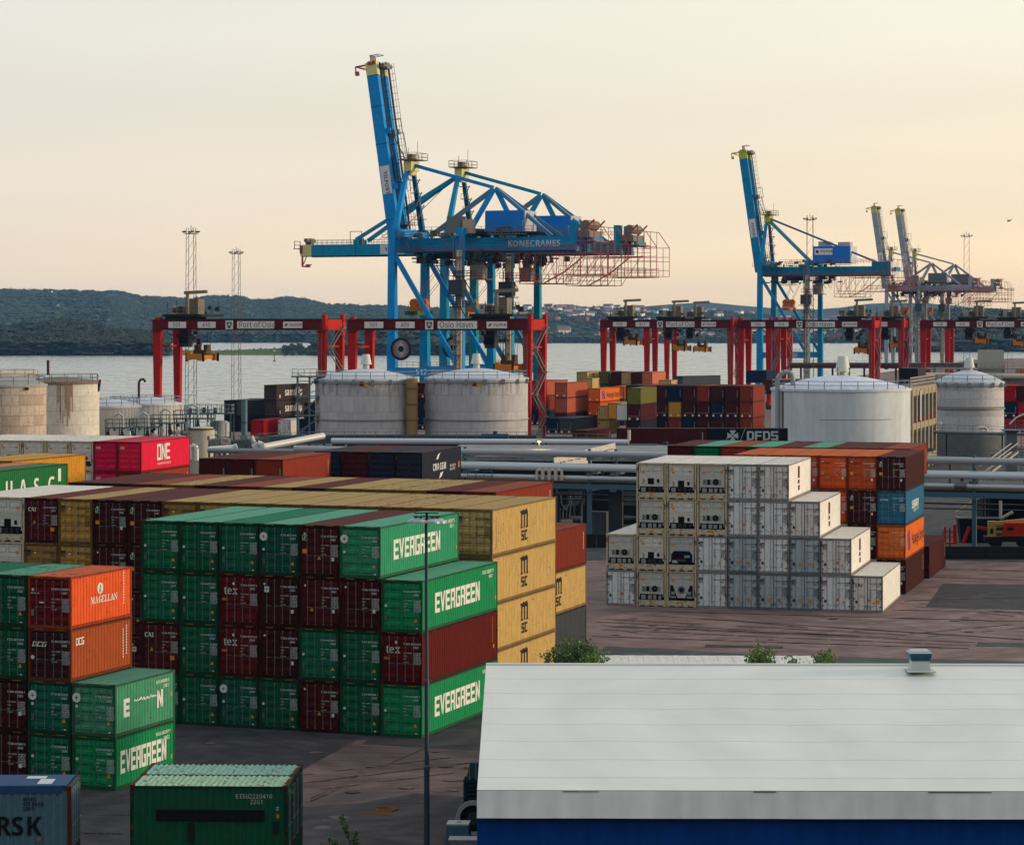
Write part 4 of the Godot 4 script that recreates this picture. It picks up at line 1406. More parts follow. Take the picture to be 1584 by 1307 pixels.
	if "cma" in art:
		put.call("side_lettering", words("CMA CGM", 0.62), wm, 3.3, h * 0.5 - 0.05)
		put.call("side_swoosh", kept("sw1", func(): return Shape.new().poly(PackedVector2Array([Vector2(0, 0), Vector2(0.5, 0.42), Vector2(1.3, 0.62), Vector2(0.9, 0.36), Vector2(0.75, 0.12)]))), wm, 4.3, h * 0.5 + 0.58)
		put.call("side_swoosh", kept("sw2", func(): return Shape.new().poly(PackedVector2Array([Vector2(0, 0), Vector2(0.3, 0.24), Vector2(0.4, 0.5), Vector2(1.3, 0.62), Vector2(0.8, 0.22)]))), wm, 5.2, 0.30)
		put.call("side_tagline", words("RAIL AND SEA", 0.22, false, false), wm, 8.6, 1.3)
		put.call("side_tagline", words("RUN BETTER", 0.22, false, false), wm, 8.6, 0.98)
		put.call("yellow_sticker", kept("sst2", func(): return Shape.new().plate(0, 0, 0.3, 0.55)), plain(Color(0.78, 0.46, 0.08)), l - 0.8, 1.0)
	if "hapag" in art:
		put.call("side_lettering", words("Hapag-Lloyd", 0.95), ink, 4.0, h * 0.5 - 0.05)
		put.call("side_emblem", kept("hle", func():
			var s := Shape.new()
			s.plate(0, 0, 0.5, 1.7); s.plate(0.8, 0, 1.3, 1.7); s.plate(0.5, 0.7, 0.8, 1.0); s.plate(1.3, 0.1, 1.6, 0.6); s.plate(-0.3, 1.1, 0, 1.5)
			return s), plain(Color(0.08, 0.14, 0.42)), 1.6, h * 0.5 - 0.85)
	if "blue_words" in art:
		put.call("side_lettering", words("seaway", 0.9), wm, 4.0, h * 0.5 + 0.1)
		put.call("side_tagline", words("shipping line", 0.3, false, false), wm, 5.0, h * 0.5 - 0.5)
	if "side_mark" in art:
		var br := plain(Color(0.36, 0.14, 0.10), 0.7)
		put.call("side_mark", kept("smk", func():
			var s := Shape.new()
			s.plate(0, 1.0, 0.9, 1.95); s.plate(0.0, 0.55, 0.8, 0.85); s.plate(0.1, 0.0, 0.9, 0.4)
			return s), br, 4.9, 0.55, true)
	if "uasc" in art:
		var x := 2.6
		for g in ["U", "A", "S", "C"]:
			put.call("side_lettering", words(g, 1.25), wm, x, h * 0.5 - 0.1)
			x += 2.15
		put.call("side_stripe", kept("ust", func(): return Shape.new().plate(0, 0, 0.45, 1.0)), wm, l - 1.5, h * 0.5 + 0.1)
	if "sams" in art:
		put.call("side_lettering", words("samskip", 1.35), wm, 3.6, h * 0.5 + 0.05)
		put.call("side_label", kept("ssl", func(): return Shape.new().plate(0, 0, 0.4, 0.6)), wm, 1.4, 0.5)
	if k == "r" or k == "q":
		put.call("side_numbers", digits(9), wm, l - 0.7, 1.1)
	if k == "t":
		put.call("side_numbers", digits(11), plain(Color(0.75, 0.5, 0.2)), l - 0.9, 1.1)
		put.call("yellow_sticker", kept("sst", func(): return Shape.new().plate(0, 0, 0.14, 0.22)), plain(Color(0.75, 0.5, 0.1)), l - 0.75, 0.75)


const ORD := ["first", "second", "third", "fourth", "fifth", "sixth", "seventh", "eighth", "ninth", "tenth", "eleventh", "twelfth", "thirteenth", "fourteenth", "fifteenth", "sixteenth"]
var made_containers := 0


# columns are counted from the end that the given corner stands at; each string names its containers from the ground up, '.' leaves out one that nothing shows
func stack(corner: Vector3, yaw: float, pitch: float, l: float, h: float, columns: Array, place: String, group: String, detail: int) -> void:
	var x := Vector3(cos(yaw), 0, sin(yaw))
	var z := Vector3(-sin(yaw), 0, cos(yaw))
	for c in columns.size():
		var col: String = columns[c]
		var n := col.length()
		for t in n:
			var k := col[t]
			if k == ".":
				continue
			made_containers += 1
			var v := (made_containers * 7 + c * 3 + t) % 12
			var jit := rng.randf_range(-0.03, 0.03)
			var at := corner - x * (pitch * c + WIDE / 2) - z * (l / 2 + jit) + V(0, h * t + 0.004, 0)
			var tier: String = "only" if n == 1 else "top" if t == n - 1 else ["bottom", "second", "third", "fourth"][t]
			var label := "%s container, %s tier, %s column %s" % [kinds[k][1], tier, ORD[c], place]
			container(k, at, yaw + rng.randf_range(-0.002, 0.002), l, h, label, group, detail, v)


func container_yard() -> void:
	# the green block beside the lamp post
	stack(V(-4.958, 0, -141.583), 0.344, 2.485, LONG, HIGH, ["ete", "ggrE", "rgrF", "grrG", "Gttg", "gggg", "gcgg"], "from the lamp post, green block", "containers of the green block", 2)
	# the long block with the gold end behind it
	stack(V(-1.184, 0, -155.743), 0.338, 2.48, LONG, HIGH, ["nnnn", "...m", "...m", "...m", "...m", "...m", "...m", "...m", "rmmm", "rrFF", "mmrF", "trmm", "rcmc", "ww22", "ww22"], "from the gold end, long block", "containers of the long gold-ended block", 2)
	stack(V(1.26, 0, -170.9), 0.335, 2.48, LONG, HIGH, ["snq", "...q", "...r", "...m", "...m", "...m", "...r", "...m", "...q", "...r", "...m", "...q", "...r", "...r"], "behind the gold-ended block", "containers of the row behind the gold-ended block", 1)
	# the short block at the frame's edge
	stack(V(-19.397, 0, -125.723), 0.367, 2.513, SHORT, LOW, ["ex", "gGdM", "rrgg", "gggg", "..gg"], "from the low steps, short block", "short containers at the edge", 2)
	# the white stepped block and the orange one behind it
	stack(V(29.274, 0, -202.839), 0.261, 2.493, LONG, HIGH, ["C", "wW", "bbW", "bwwW", "bbww", "ww33", "5422", "3231", "w3"], "from the low steps, white block", "containers of the white stepped block", 2)
	stack(V(33.222, 0, -216.925), 0.286, 2.48, LONG, HIGH, ["rOuF", ".rFo", "..oo", "...o", "...o", "...o"], "from the blue container, orange block", "containers of the orange block", 2)
	stack(V(35.7, 0, -230.6), 0.286, 2.48, LONG, HIGH, ["...q", "...F", "...r", "...g", "...r", "...g", "...q", "...g", "...r"], "of the row behind the orange block", "containers behind the orange block", 1)
	stack(V(37.332, 0, -230), 0.286, 2.48, LONG, HIGH, ["r"], "alone on the ground beyond the orange block", "", 1)
	# behind the long block: navy, red, magenta and white stacks
	stack(V(-7.82, 0, -224), 0.26, 2.49, LONG, HIGH, ["..kK", "...k", "...r", "...k", "..k"], "from the white-lettered navy container", "containers of the navy stack", 1)
	stack(V(-18.963, 0, -212.6), 0.26, 2.49, LONG, HIGH, ["..qq", "...r", "...r"], "of the low rust-red stack", "containers of the rust-red stack", 0)
	stack(V(-15.172, 0, -208), 0.26, 2.49, LONG, HIGH - 0.6, ["...q"], "beside the rust-red stack", "", 0)
	stack(V(-35.19, 0, -244), 0.26, 2.49, LONG, HIGH, ["..qP", "..pp", "..22", "..22", "..22", "..22", "..22", "...2"], "from the magenta end of its row", "containers of the magenta and white row", 1)
	stack(V(-40.98, 0, -210.5), 0.35, 2.49, LONG, HIGH, ["..yy", "..oy"], "behind the wide-lettered green container", "yellow containers by the edge", 0)
	stack(V(-39.9, 0, -195.2), 0.35, 2.49, LONG, HIGH, ["..gU", "..oX"], "by the edge, before the yellow ones", "", 0)
	far_yard()


func far_yard() -> void:
	var a := 0.29
	stack(V(-42.828, 0, -467), 0.36, 2.49, 13.72, HIGH, [".NSS"], "of the brown white-worded stack", "", 1)
	stack(V(-39.126, 0, -454), a, 2.49, LONG, HIGH, [".w"], "under the white-worded stack", "", 2)
	stack(V(-34.677, 0, -457), a, 2.49, LONG, HIGH, [".BN", ".B"], "beside the tank stair tower", "far containers beside the tank stair", 1)
	stack(V(-48.181, 0, -470), 0.33, 2.49, 13.72, HIGH, [".Ns", ".Nk"], "behind the blue vent stack", "far containers behind the vent stack", 1)
	stack(V(-43.724, 0, -452), a, 2.49, LONG, HIGH, [".R"], "between the vent stack and the brown stack", "", 1)
	stack(V(-16.161, 0, -480), a, 2.49, LONG, HIGH, [".BNr", ".BBr"], "in the gap between the mid tanks", "far containers between the tanks", 0)
	# the mixed stacks to the side of the red crane
	stack(V(10.358, 0, -485), 0.36, 2.49, LONG, HIGH, [".rLL"], "of the salmon-sided far stack", "far salmon stack", 0)
	stack(V(6.784, 0, -500), 0.36, 2.49, LONG, HIGH, [".BqL", ".Brq"], "past the red crane leg", "far containers past the red crane leg", 0)
	stack(V(10.749, 0, -460), 0.36, 2.49, LONG, HIGH, [".s", ".B"], "before the salmon-sided far stack", "", 0)
	stack(V(11.891, 0, -408), 0.36, 2.49, LONG, HIGH, [".r"], "low and rusty before the slate one", "", 0)
	stack(V(17.873, 0, -468), a, 2.49, SHORT, LOW, [".nn"], "of the short gold pair", "short gold pair", 2)
	stack(V(16.744, 0, -490), 0.36, 2.49, LONG, LOW, [".roO"], "of the first far orange pair", "far orange containers", 0)
	stack(V(22.038, 0, -507), 0.33, 2.49, LONG, LOW, [".NvO"], "of the second far orange pair", "far orange containers", 0)
	stack(V(16.357, 0, -525), a, 2.49, SHORT, HIGH, ["..vn"], "below the olive top row", "far gold containers", 1)
	stack(V(22.25, 0, -445), a, 2.49, LONG, HIGH, [".Nrv"], "olive beside the red block", "far olive column", 0)
	stack(V(19.32, 0, -455), 0.33, 2.49, LONG, HIGH, ["..y"], "pale yellow behind the gold pair", "", 0)
	stack(V(20.532, 0, -449), 0.33, 2.49, LONG, HIGH, ["..W"], "white with a mark behind the gold pair", "", 1)
	# the olive and maroon top row behind them
	stack(V(17.254, 0, -592), a, 2.5, LONG, HIGH, ["..vn"], "at the near end of the olive row", "olive and maroon top row", 1)
	stack(V(22.387, 0, -594), a, 2.5, LONG, HIGH, ["..vv"], "in the middle of the olive row", "olive and maroon top row", 1)
	stack(V(25.138, 0, -590), a, 2.5, LONG, HIGH, ["..rF"], "after the olive pair in the far row", "olive and maroon top row", 1)
	stack(V(27.332, 0, -588), a, 2.5, LONG, HIGH, ["..vn"], "before the maroon one in the far row", "olive and maroon top row", 1)
	stack(V(31.95, 0, -586), a, 2.5, 13.72, HIGH, ["..nX", "...F"], "at the salmon end of the far row", "olive and maroon top row", 1)
	stack(V(31.337, 0, -507), a, 2.5, SHORT, HIGH, ["...n"], "small gold one before the salmon end", "", 1)
	stack(V(36.151, 0, -545), 0.8, 2.5, LONG, HIGH, ["...s"], "grey and low beyond the small gold one", "", 0)
	# the big red and blue block, four high, its blind ends towards us
	stack(V(43.017, 0, -459), 0.27, 2.6, LONG, HIGH, [".qqq", ".rrr", ".rBr", ".rrq", ".Brr", ".qyB", ".NrF", ".yqq", ".qBN"], "of the red and blue far block", "containers of the red and blue far block", 0)
	cross_container()
	# scarlet, black and blue blocks by the far tank
	stack(V(97.797, 0, -459), 0.27, 2.5, LONG, HIGH, [".RRr", ".BRR", ".RRr", ".RBR", ".BNR"], "beyond the grey tank", "red and blue stacks beyond the grey tank", 0)
	stack(V(59.892, 0, -605), a, 2.5, LONG, HIGH, ["...B", "...B"], "blue pair before the crane legs", "far blue pair", 1)
	stack(V(51.256, 0, -510), 1.35, 2.5, LONG, HIGH, ["...r", "...r"], "low beneath the far blue pair", "", 0)
	stack(V(127.678, 0, -640), 1.3, 2.5, LONG, HIGH, ["...o", "...m"], "far orange and gold roofs past the tank", "far orange containers past the tank", 0)


func cross_container() -> void:
	# these two lie across the view, their long sides towards us
	var at := V(31.038, 0, -347)
	var k := container("D", at + V(0, 5.8, 0), PI / 2 + 0.03, LONG, HIGH, "blue-black container with a white cross and letters, across the view", "", 0, 3)
	container("r", at + V(0, 2.9, 0), PI / 2 + 0.03, LONG, HIGH, "dark red container underneath the blue-black cross-marked one", "", 0, 4)
	var wm := plain(Color(0.66, 0.68, 0.69), 0.7)
	var a := WIDE / 2 + 0.004
	part(k, "side_lettering", block_words("DFDS", 1.2, 1.15, 1.2), wm, Transform3D(Basis(Vector3.UP, PI / 2), V(a, 1.32, -0.6)))
	part(k, "side_cross", kept("cross", func():
		var s := Shape.new()
		for q in 4:
			var t := q * PI / 2
			var d := Vector2(cos(t), sin(t))
			var n := Vector2(-d.y, d.x)
			s.poly(PackedVector2Array([d * 0.1 + n * 0.1, d * 0.1 - n * 0.1, d * 0.72 - n * 0.42, d * 0.72 + n * 0.42]))
		return s), wm, Transform3D(Basis(Vector3.UP, PI / 2), V(a, 1.9, 1.3)))
	part(k, "side_lines", kept("dl", func():
		var s := Shape.new()
		s.poly(PackedVector2Array([Vector2(0, 0), Vector2(0.06, 0), Vector2(0.86, 1.6), Vector2(0.8, 1.6)]))
		s.poly(PackedVector2Array([Vector2(2.0, 0), Vector2(2.06, 0), Vector2(3.06, 2.4), Vector2(3.0, 2.4)]))
		return s), wm, Transform3D(Basis(Vector3.UP, PI / 2), V(a, 0.6, 2.6)))
	container("r", V(20.227, 5.8, -347), PI / 2 + 0.03, LONG, HIGH, "long dark red container across the view beside the cross-marked one", "", 0, 6)
	container("r", V(20.227, 2.9, -347), PI / 2 + 0.03, LONG, HIGH, "dark red container below the long one across the view", "", 0, 8)


# ---------------------------------------------------------------- rubber-tyred yard cranes
# local axes: x along the span, y up, -z from the near frame to the far one
func yard_crane(at: Vector3, yaw: float, span: float, trolley: float, hoist: float, label: String, title: String, numbers: Array, stair: int, fancy: bool) -> Node3D:
	var o := thing("yard_crane", label, "crane", at, yaw, "red yard cranes")
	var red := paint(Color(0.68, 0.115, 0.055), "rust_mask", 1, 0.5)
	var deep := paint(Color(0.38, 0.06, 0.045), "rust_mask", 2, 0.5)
	var grey_m := plain(Color(0.42, 0.43, 0.43), 0.6, 0.2)
	var dark := plain(Color(0.10, 0.10, 0.11), 0.7)
	var w := 9.0
	var top := 23.5
	for z in [0.0, -w]:
		for x in [0.0, span]:
			part(o, "leg", kept("rtgleg", func(): return Shape.new().frustum(V(0, 11.3, 0), V(0.95, 20.4, 0.9), V(1.6, 20.4, 1.2))), red, facing(x, 0, z))
			part(o, "leg_flange", kept("rtgflange", func(): return Shape.new().box(V(0, 1.0, 0), V(1.5, 0.25, 1.4))), deep, facing(x, 0, z))
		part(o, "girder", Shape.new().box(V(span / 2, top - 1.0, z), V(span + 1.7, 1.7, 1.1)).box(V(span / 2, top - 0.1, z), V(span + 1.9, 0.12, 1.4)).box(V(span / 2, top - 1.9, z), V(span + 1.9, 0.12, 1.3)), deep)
		var k := 0
		part(o, "trolley_rail", Shape.new().box(V(span / 2, top + 0.05, z), V(span + 1.4, 0.16, 0.14)), dark)
	for x in [0.0, span]:
		part(o, "end_tie", Shape.new().box(V(x, top - 0.95, -w / 2), V(1.4, 1.9, w - 1.2)), red)
		part(o, "sill_beam", Shape.new().box(V(x, 1.6, -w / 2), V(0.9, 1.0, w + 4)), red)
		part(o, "cross_tube", Shape.new().bar(V(x, top - 5.0, 0), V(x, top - 5.0, -w), 0.35), red)
		for z in [1.4, -1.4, -w + 1.4, -w - 1.4]:
			part(o, "wheel", kept("rtgwheel", func(): return Shape.new().tube(V(-0.3, 0.75, 0), V(0.3, 0.75, 0), 0.75, 0.75, 16)), dark, facing(x, 0, z))
		part(o, "machinery_cabinet", Shape.new().box(V(x, 2.9, -w / 2), V(1.5, 2.0, 4.5)), plain(Color(0.62, 0.60, 0.56), 0.6))
	# access stair zigzag on one leg, ladder on the other side
	var sx := 0.0 if stair < 0 else span
	var st := Shape.new()
	for j in 5:
		var y0 := 2.0 + j * 4.0
		var za := -1.2 if j % 2 == 0 else -w + 1.2
		var zb := -w + 1.2 if j % 2 == 0 else -1.2
		for e in [-0.35, 0.35]:
			st.bar(V(sx + stair * 0.9 + e, y0, za), V(sx + stair * 0.9 + e, y0 + 4.0, zb), 0.12, 0.2)
			st.bar(V(sx + stair * 0.9 + e, y0 + 1.0, za), V(sx + stair * 0.9 + e, y0 + 5.0, zb), 0.05)
		st.box(V(sx + stair * 0.9, y0 + 4.0, zb), V(1.3, 0.12, 1.4))
	part(o, "stair", st, grey_m)
	if fancy:
		part(o, "leg_ladder", kept("rtgladder", func():
			var s := Shape.new()
			for e in [-0.3, 0.3]:
				s.bar(V(e, 0.5, 0), V(e, 21, 0), 0.07)
			for j in 40:
				s.bar(V(-0.3, 0.8 + j * 0.5, 0), V(0.3, 0.8 + j * 0.5, 0), 0.05)
			for j in 10:
				s.bar(V(-0.4, 3 + j * 1.8, 0.5), V(0.4, 3 + j * 1.8, 0.5), 0.04)
			return s), grey_m, facing(span - stair * 0.2, 0, 0.75))
	# walkway and handrail along the near girder
	var rail := Shape.new()
	rail.box(V(span / 2, top - 1.95, 0.95), V(span + 1.6, 0.06, 0.8))
	for j in 2:
		rail.bar(V(-0.8, top - 1.4 + j * 0.5, 1.33), V(span + 0.8, top - 1.4 + j * 0.5, 1.33), 0.045)
	var n := int(span / 1.9)
	for j in n + 1:
		rail.bar(V(span * j / n, top - 1.95, 1.33), V(span * j / n, top - 0.85, 1.33), 0.045)
	part(o, "girder_walkway", rail, plain(Color(0.36, 0.12, 0.10), 0.6))
	# sagging cable festoon under the girder
	var fest := Shape.new()
	var loops := 9
	for j in loops:
		var x0 := span * (0.06 + 0.88 * j / loops)
		var x1 := span * (0.06 + 0.88 * (j + 1) / loops)
		var last := V(x0, top - 1.9, 0.75)
		for q in range(1, 7):
			var t := q / 6.0
			var p := V(lerpf(x0, x1, t), top - 1.9 - 1.1 * 4 * t * (1 - t), 0.75)
			fest.tube(last, p, 0.05, 0.05, 4, false)
			last = p
	part(o, "cable_festoon", fest, dark)
	# boards on the girder
	var board := plain(Color(0.80, 0.79, 0.76), 0.6)
	var ink := plain(Color(0.10, 0.10, 0.11), 0.6)
	var zf := 1.42
	var spots := [[0.14, 3.6], [0.32, 3.6]]
	for q in 2:
		part(o, "number_board", Shape.new().box(V(spots[q][0] * span, top - 1.0, zf), V(3.6, 1.15, 0.06)), board)
		part(o, "number", words(numbers[q], 0.72, false, false), ink, facing(spots[q][0] * span - 0.9, top - 1.0, zf + 0.035))
	var cx := 0.50 * span
	part(o, "emblem_board", Shape.new().box(V(cx - 1.4, top - 1.0, zf), V(1.5, 1.6, 0.06)), board)
	part(o, "emblem", kept("rtgemblem", func():
		var s := Shape.new()
		s.plate(-0.5, -0.2, 0.5, 0.55); s.plate(-0.3, -0.6, 0.3, -0.25)
		return s), plain(Color(0.10, 0.13, 0.24)), facing(cx - 1.4, top - 1.0, zf + 0.035))
	part(o, "emblem_tower", kept("rtgemblem2", func():
		var s := Shape.new()
		s.plate(-0.12, -0.1, 0.12, 0.42); s.plate(-0.3, -0.1, -0.18, 0.2); s.plate(0.18, -0.1, 0.3, 0.2)
		return s), board, facing(cx - 1.4, top - 1.0, zf + 0.05))
	part(o, "title_board", Shape.new().box(V(cx + 3.9, top - 1.0, zf), V(7.4, 1.35, 0.06)), board)
	part(o, "title", words(title, 1.0, false, false), plain(Color(0.22, 0.21, 0.18)), facing(cx + 0.5, top - 1.0, zf + 0.035))
	part(o, "maker_board", Shape.new().box(V(0.84 * span, top - 1.0, zf), V(3.8, 1.2, 0.06)), board)
	part(o, "maker_wording", words("YILPORT", 0.5), plain(Color(0.55, 0.12, 0.10)), facing(0.84 * span - 0.7, top - 1.0, zf + 0.035))
	part(o, "maker_mark", kept("rtgmk", func(): return Shape.new().poly(PackedVector2Array([Vector2(0, -0.25), Vector2(0.3, -0.25), Vector2(0.7, 0.25), Vector2(0.3, 0.25)]))), ink, facing(0.84 * span - 1.6, top - 1.0, zf + 0.035))
	# trolley with its machine deck, hoist house and jib, and the cab beneath
	var t := trolley * span
	part(o, "trolley_deck", Shape.new().box(V(t, top + 0.75, -w / 2), V(8.0, 0.5, w + 1.6)).box(V(t - 1.6, top + 0.25, -w / 2), V(4.4, 0.5, w)), dark)
	part(o, "hoist_house", Shape.new().box(V(t + 1.2, top + 2.4, -w * 0.3), V(2.4, 2.9, 3.0)), plain(Color(0.42, 0.39, 0.34), 0.6))
	part(o, "electric_house", Shape.new().box(V(t - 2.2, top + 1.9, -w * 0.5), V(2.2, 1.8, 4.0)), plain(Color(0.63, 0.62, 0.58), 0.6))
	part(o, "hoist_drum", Shape.new().tube(V(t - 0.4, top + 1.8, 0.6), V(t - 0.4, top + 1.8, -3.0), 0.75, 0.75, 14), plain(Color(0.16, 0.15, 0.14)))
	part(o, "service_jib", Shape.new().bar(V(t + 1.0, top + 1.0, 0.5), V(t + 1.0, top + 5.0, 0.5), 0.5).bar(V(t + 0.4, top + 5.0, 0.5), V(t + 5.0, top + 5.2, 0.5), 0.55, 0.6), plain(Color(0.46, 0.42, 0.34), 0.6))
	var dr := Shape.new()
	for j in 3:
		dr.bar(V(t - 4.0, top + 1.3 + 0.5 * j, 0.8), V(t + 4.6, top + 1.3 + 0.5 * j, 0.8), 0.05)
	for j in 9:
		dr.bar(V(t - 4.0 + j * 1.07, top + 1.0, 0.8), V(t - 4.0 + j * 1.07, top + 2.3, 0.8), 0.05)
	var fit := Shape.new()
	var fr := RandomNumberGenerator.new()
	fr.seed = int(span * 10 + trolley * 100)
	for j in 16:
		fit.box(V(t + fr.randf_range(-3.6, 4.0), top + 1.2 + fr.randf_range(0.0, 1.2), fr.randf_range(-w, 0.4)), V(fr.randf_range(0.2, 0.9), fr.randf_range(0.2, 1.0), fr.randf_range(0.2, 0.9)))
	for j in 4:
		fit.bar(V(t - 3.0 + j * 1.9, top + 1.0, 0.6), V(t - 3.0 + j * 1.9, top + 2.4 + fr.randf_range(0.0, 1.6), 0.6), 0.12)
	part(o, "trolley_fittings", fit, plain(Color(0.20, 0.18, 0.16), 0.6))
	var hang := Shape.new()
	for j in 10:
		hang.box(V(t - 1.0 + fr.randf_range(-2.4, 2.6), top - 2.0 - fr.randf_range(0.3, 2.6), -w * 0.5 + fr.randf_range(-2.5, 2.5)), V(fr.randf_range(0.2, 1.1), fr.randf_range(0.2, 0.9), fr.randf_range(0.2, 0.9)))
	part(o, "hanging_fittings", hang, plain(Color(0.22, 0.18, 0.12), 0.6))
	part(o, "trolley_rail_fence", dr, plain(Color(0.50, 0.48, 0.40), 0.6))
	part(o, "driver_cab", Shape.new().frustum(V(t - 1.6, top - 4.0, -w * 0.5), V(1.8, 2.4, 2.2), V(2.2, 2.4, 2.4)), plain(Color(0.20, 0.20, 0.20), 0.4))
	part(o, "cab_window", Shape.new().box(V(t - 1.6, top - 3.9, -w * 0.5 + 1.22), V(1.6, 1.2, 0.03)), plain(Color(0.04, 0.05, 0.06), 0.15))
	part(o, "cab_hanger", Shape.new().box(V(t - 1.6, top - 1.6, -w * 0.5), V(1.6, 2.6, 1.8)), plain(Color(0.14, 0.13, 0.12)))
	# spreader on its ropes
	var yel := paint(Color(0.78, 0.48, 0.06), "rust_mask", 2, 0.5)
	var y := top - hoist
	for e in [-3.4, 3.4]:
		part(o, "spreader_end", Shape.new().box(V(t + 1.8, y, -w * 0.5 + e), V(3.0, 1.0, 1.0)).box(V(t + 0.7, y + 0.2, -w * 0.5 + e), V(0.7, 1.6, 0.9)).box(V(t + 2.9, y - 0.1, -w * 0.5 + e), V(0.8, 1.3, 1.2)), yel)
	part(o, "spreader_beam", Shape.new().box(V(t + 1.2, y - 0.1, -w * 0.5), V(0.5, 0.7, 6.2)).box(V(t + 2.5, y - 0.1, -w * 0.5), V(0.5, 0.7, 6.2)), yel)
	part(o, "headblock", Shape.new().box(V(t + 1.8, y + 0.9, -w * 0.5), V(2.6, 0.7, 2.4)).box(V(t + 0.9, y + 1.7, -w * 0.5), V(0.7, 1.1, 1.8)).box(V(t + 2.8, y + 1.7, -w * 0.5), V(0.7, 1.1, 1.8)), plain(Color(0.30, 0.22, 0.08), 0.6))
	for e in [-1.0, 1.0]:
		for f in [-1.0, 1.0]:
			part(o, "spreader_arm", Shape.new().bar(V(t + 1.8 + e * 1.7, y + 0.7, -w * 0.5 + f * 3.4), V(t + 1.8 + e * 1.7, y - 0.9, -w * 0.5 + f * 3.4), 0.35), dark)
			part(o, "hoist_rope", Shape.new().tube(V(t + 1.8 + e * 1.2, y + 1.5, -w * 0.5 + f * 0.7), V(t + 1.8 + e * 1.7, top, -w * 0.5 + f * 1.0), 0.035, 0.035, 4, false), dark)
	part(o, "platform", Shape.new().box(V(-1.2, top - 2.0, 0.5), V(2.6, 0.12, 1.6)).bar(V(-0.6, top - 4.4, 0.6), V(-2.3, top - 2.0, 0.6), 0.18), grey_m)
	# the portal posts that stand above the girder at the stair side
	part(o, "stop_post", Shape.new().box(V(0.2 if stair > 0 else span - 0.2, top + 0.15, 0), V(0.9, 0.5, 1.2)), red)
	if stair > 0:
		part(o, "portal_post", Shape.new().box(V(span + 0.55, top - 0.6, 0.3), V(0.7, 3.0, 1.0)), red)
		part(o, "portal_post", Shape.new().box(V(span + 0.55, top - 0.6, -w), V(0.7, 3.0, 1.0)), red)
	return o


func rubber_tyred_cranes() -> void:
	yard_crane(V(-66.702, 0, -484), 0.30, 33.2, 0.16, 7.0, "red yard crane on the water side, before the open fjord", "Port of Oslo", ["501", "410"], 1, true)
	yard_crane(V(-28.92, 0, -466), 0.30, 33.2, 0.80, 8.6, "red yard crane before the wheel reels of the blue cranes", "Oslo Havn", ["501", "409"], 1, true)
	var g := "red yard crane of the far group, "
	yard_crane(V(23.548, 0, -660), 0.30, 33.2, 0.15, 5.6, g + "its white boards lit, nearest the gold containers", "Port of Oslo", ["503", "411"], 1, true)
	yard_crane(V(36.234, 0, -690), 0.30, 33.2, 0.20, 7.4, g + "second behind the lit boards", "Port of Oslo", ["504", "412"], 1, false)
	yard_crane(V(43.538, 0, -722), 0.30, 33.2, 0.22, 8.0, g + "third behind the lit boards", "Port of Oslo", ["505", "413"], 1, false)
	yard_crane(V(58.156, 0, -652), 0.30, 33.2, 0.86, 7.6, g + "in front of the single blue quay crane", "Oslo Havn", ["506", "414"], 1, true)
	yard_crane(V(71.254, 0, -690), 0.30, 33.2, 0.90, 6.6, g + "just behind the one at the single blue crane", "Oslo Havn", ["507", "415"], 1, true)
	yard_crane(V(110.435, 0, -690), 0.30, 33.2, 0.40, 5.5, g + "before the grey quay cranes", "Port of Oslo", ["508", "416"], 1, true)
	yard_crane(V(125.317, 0, -740), 0.30, 33.2, 0.55, 6.5, g + "behind the one at the grey cranes", "Oslo Havn", ["509", "417"], 1, false)


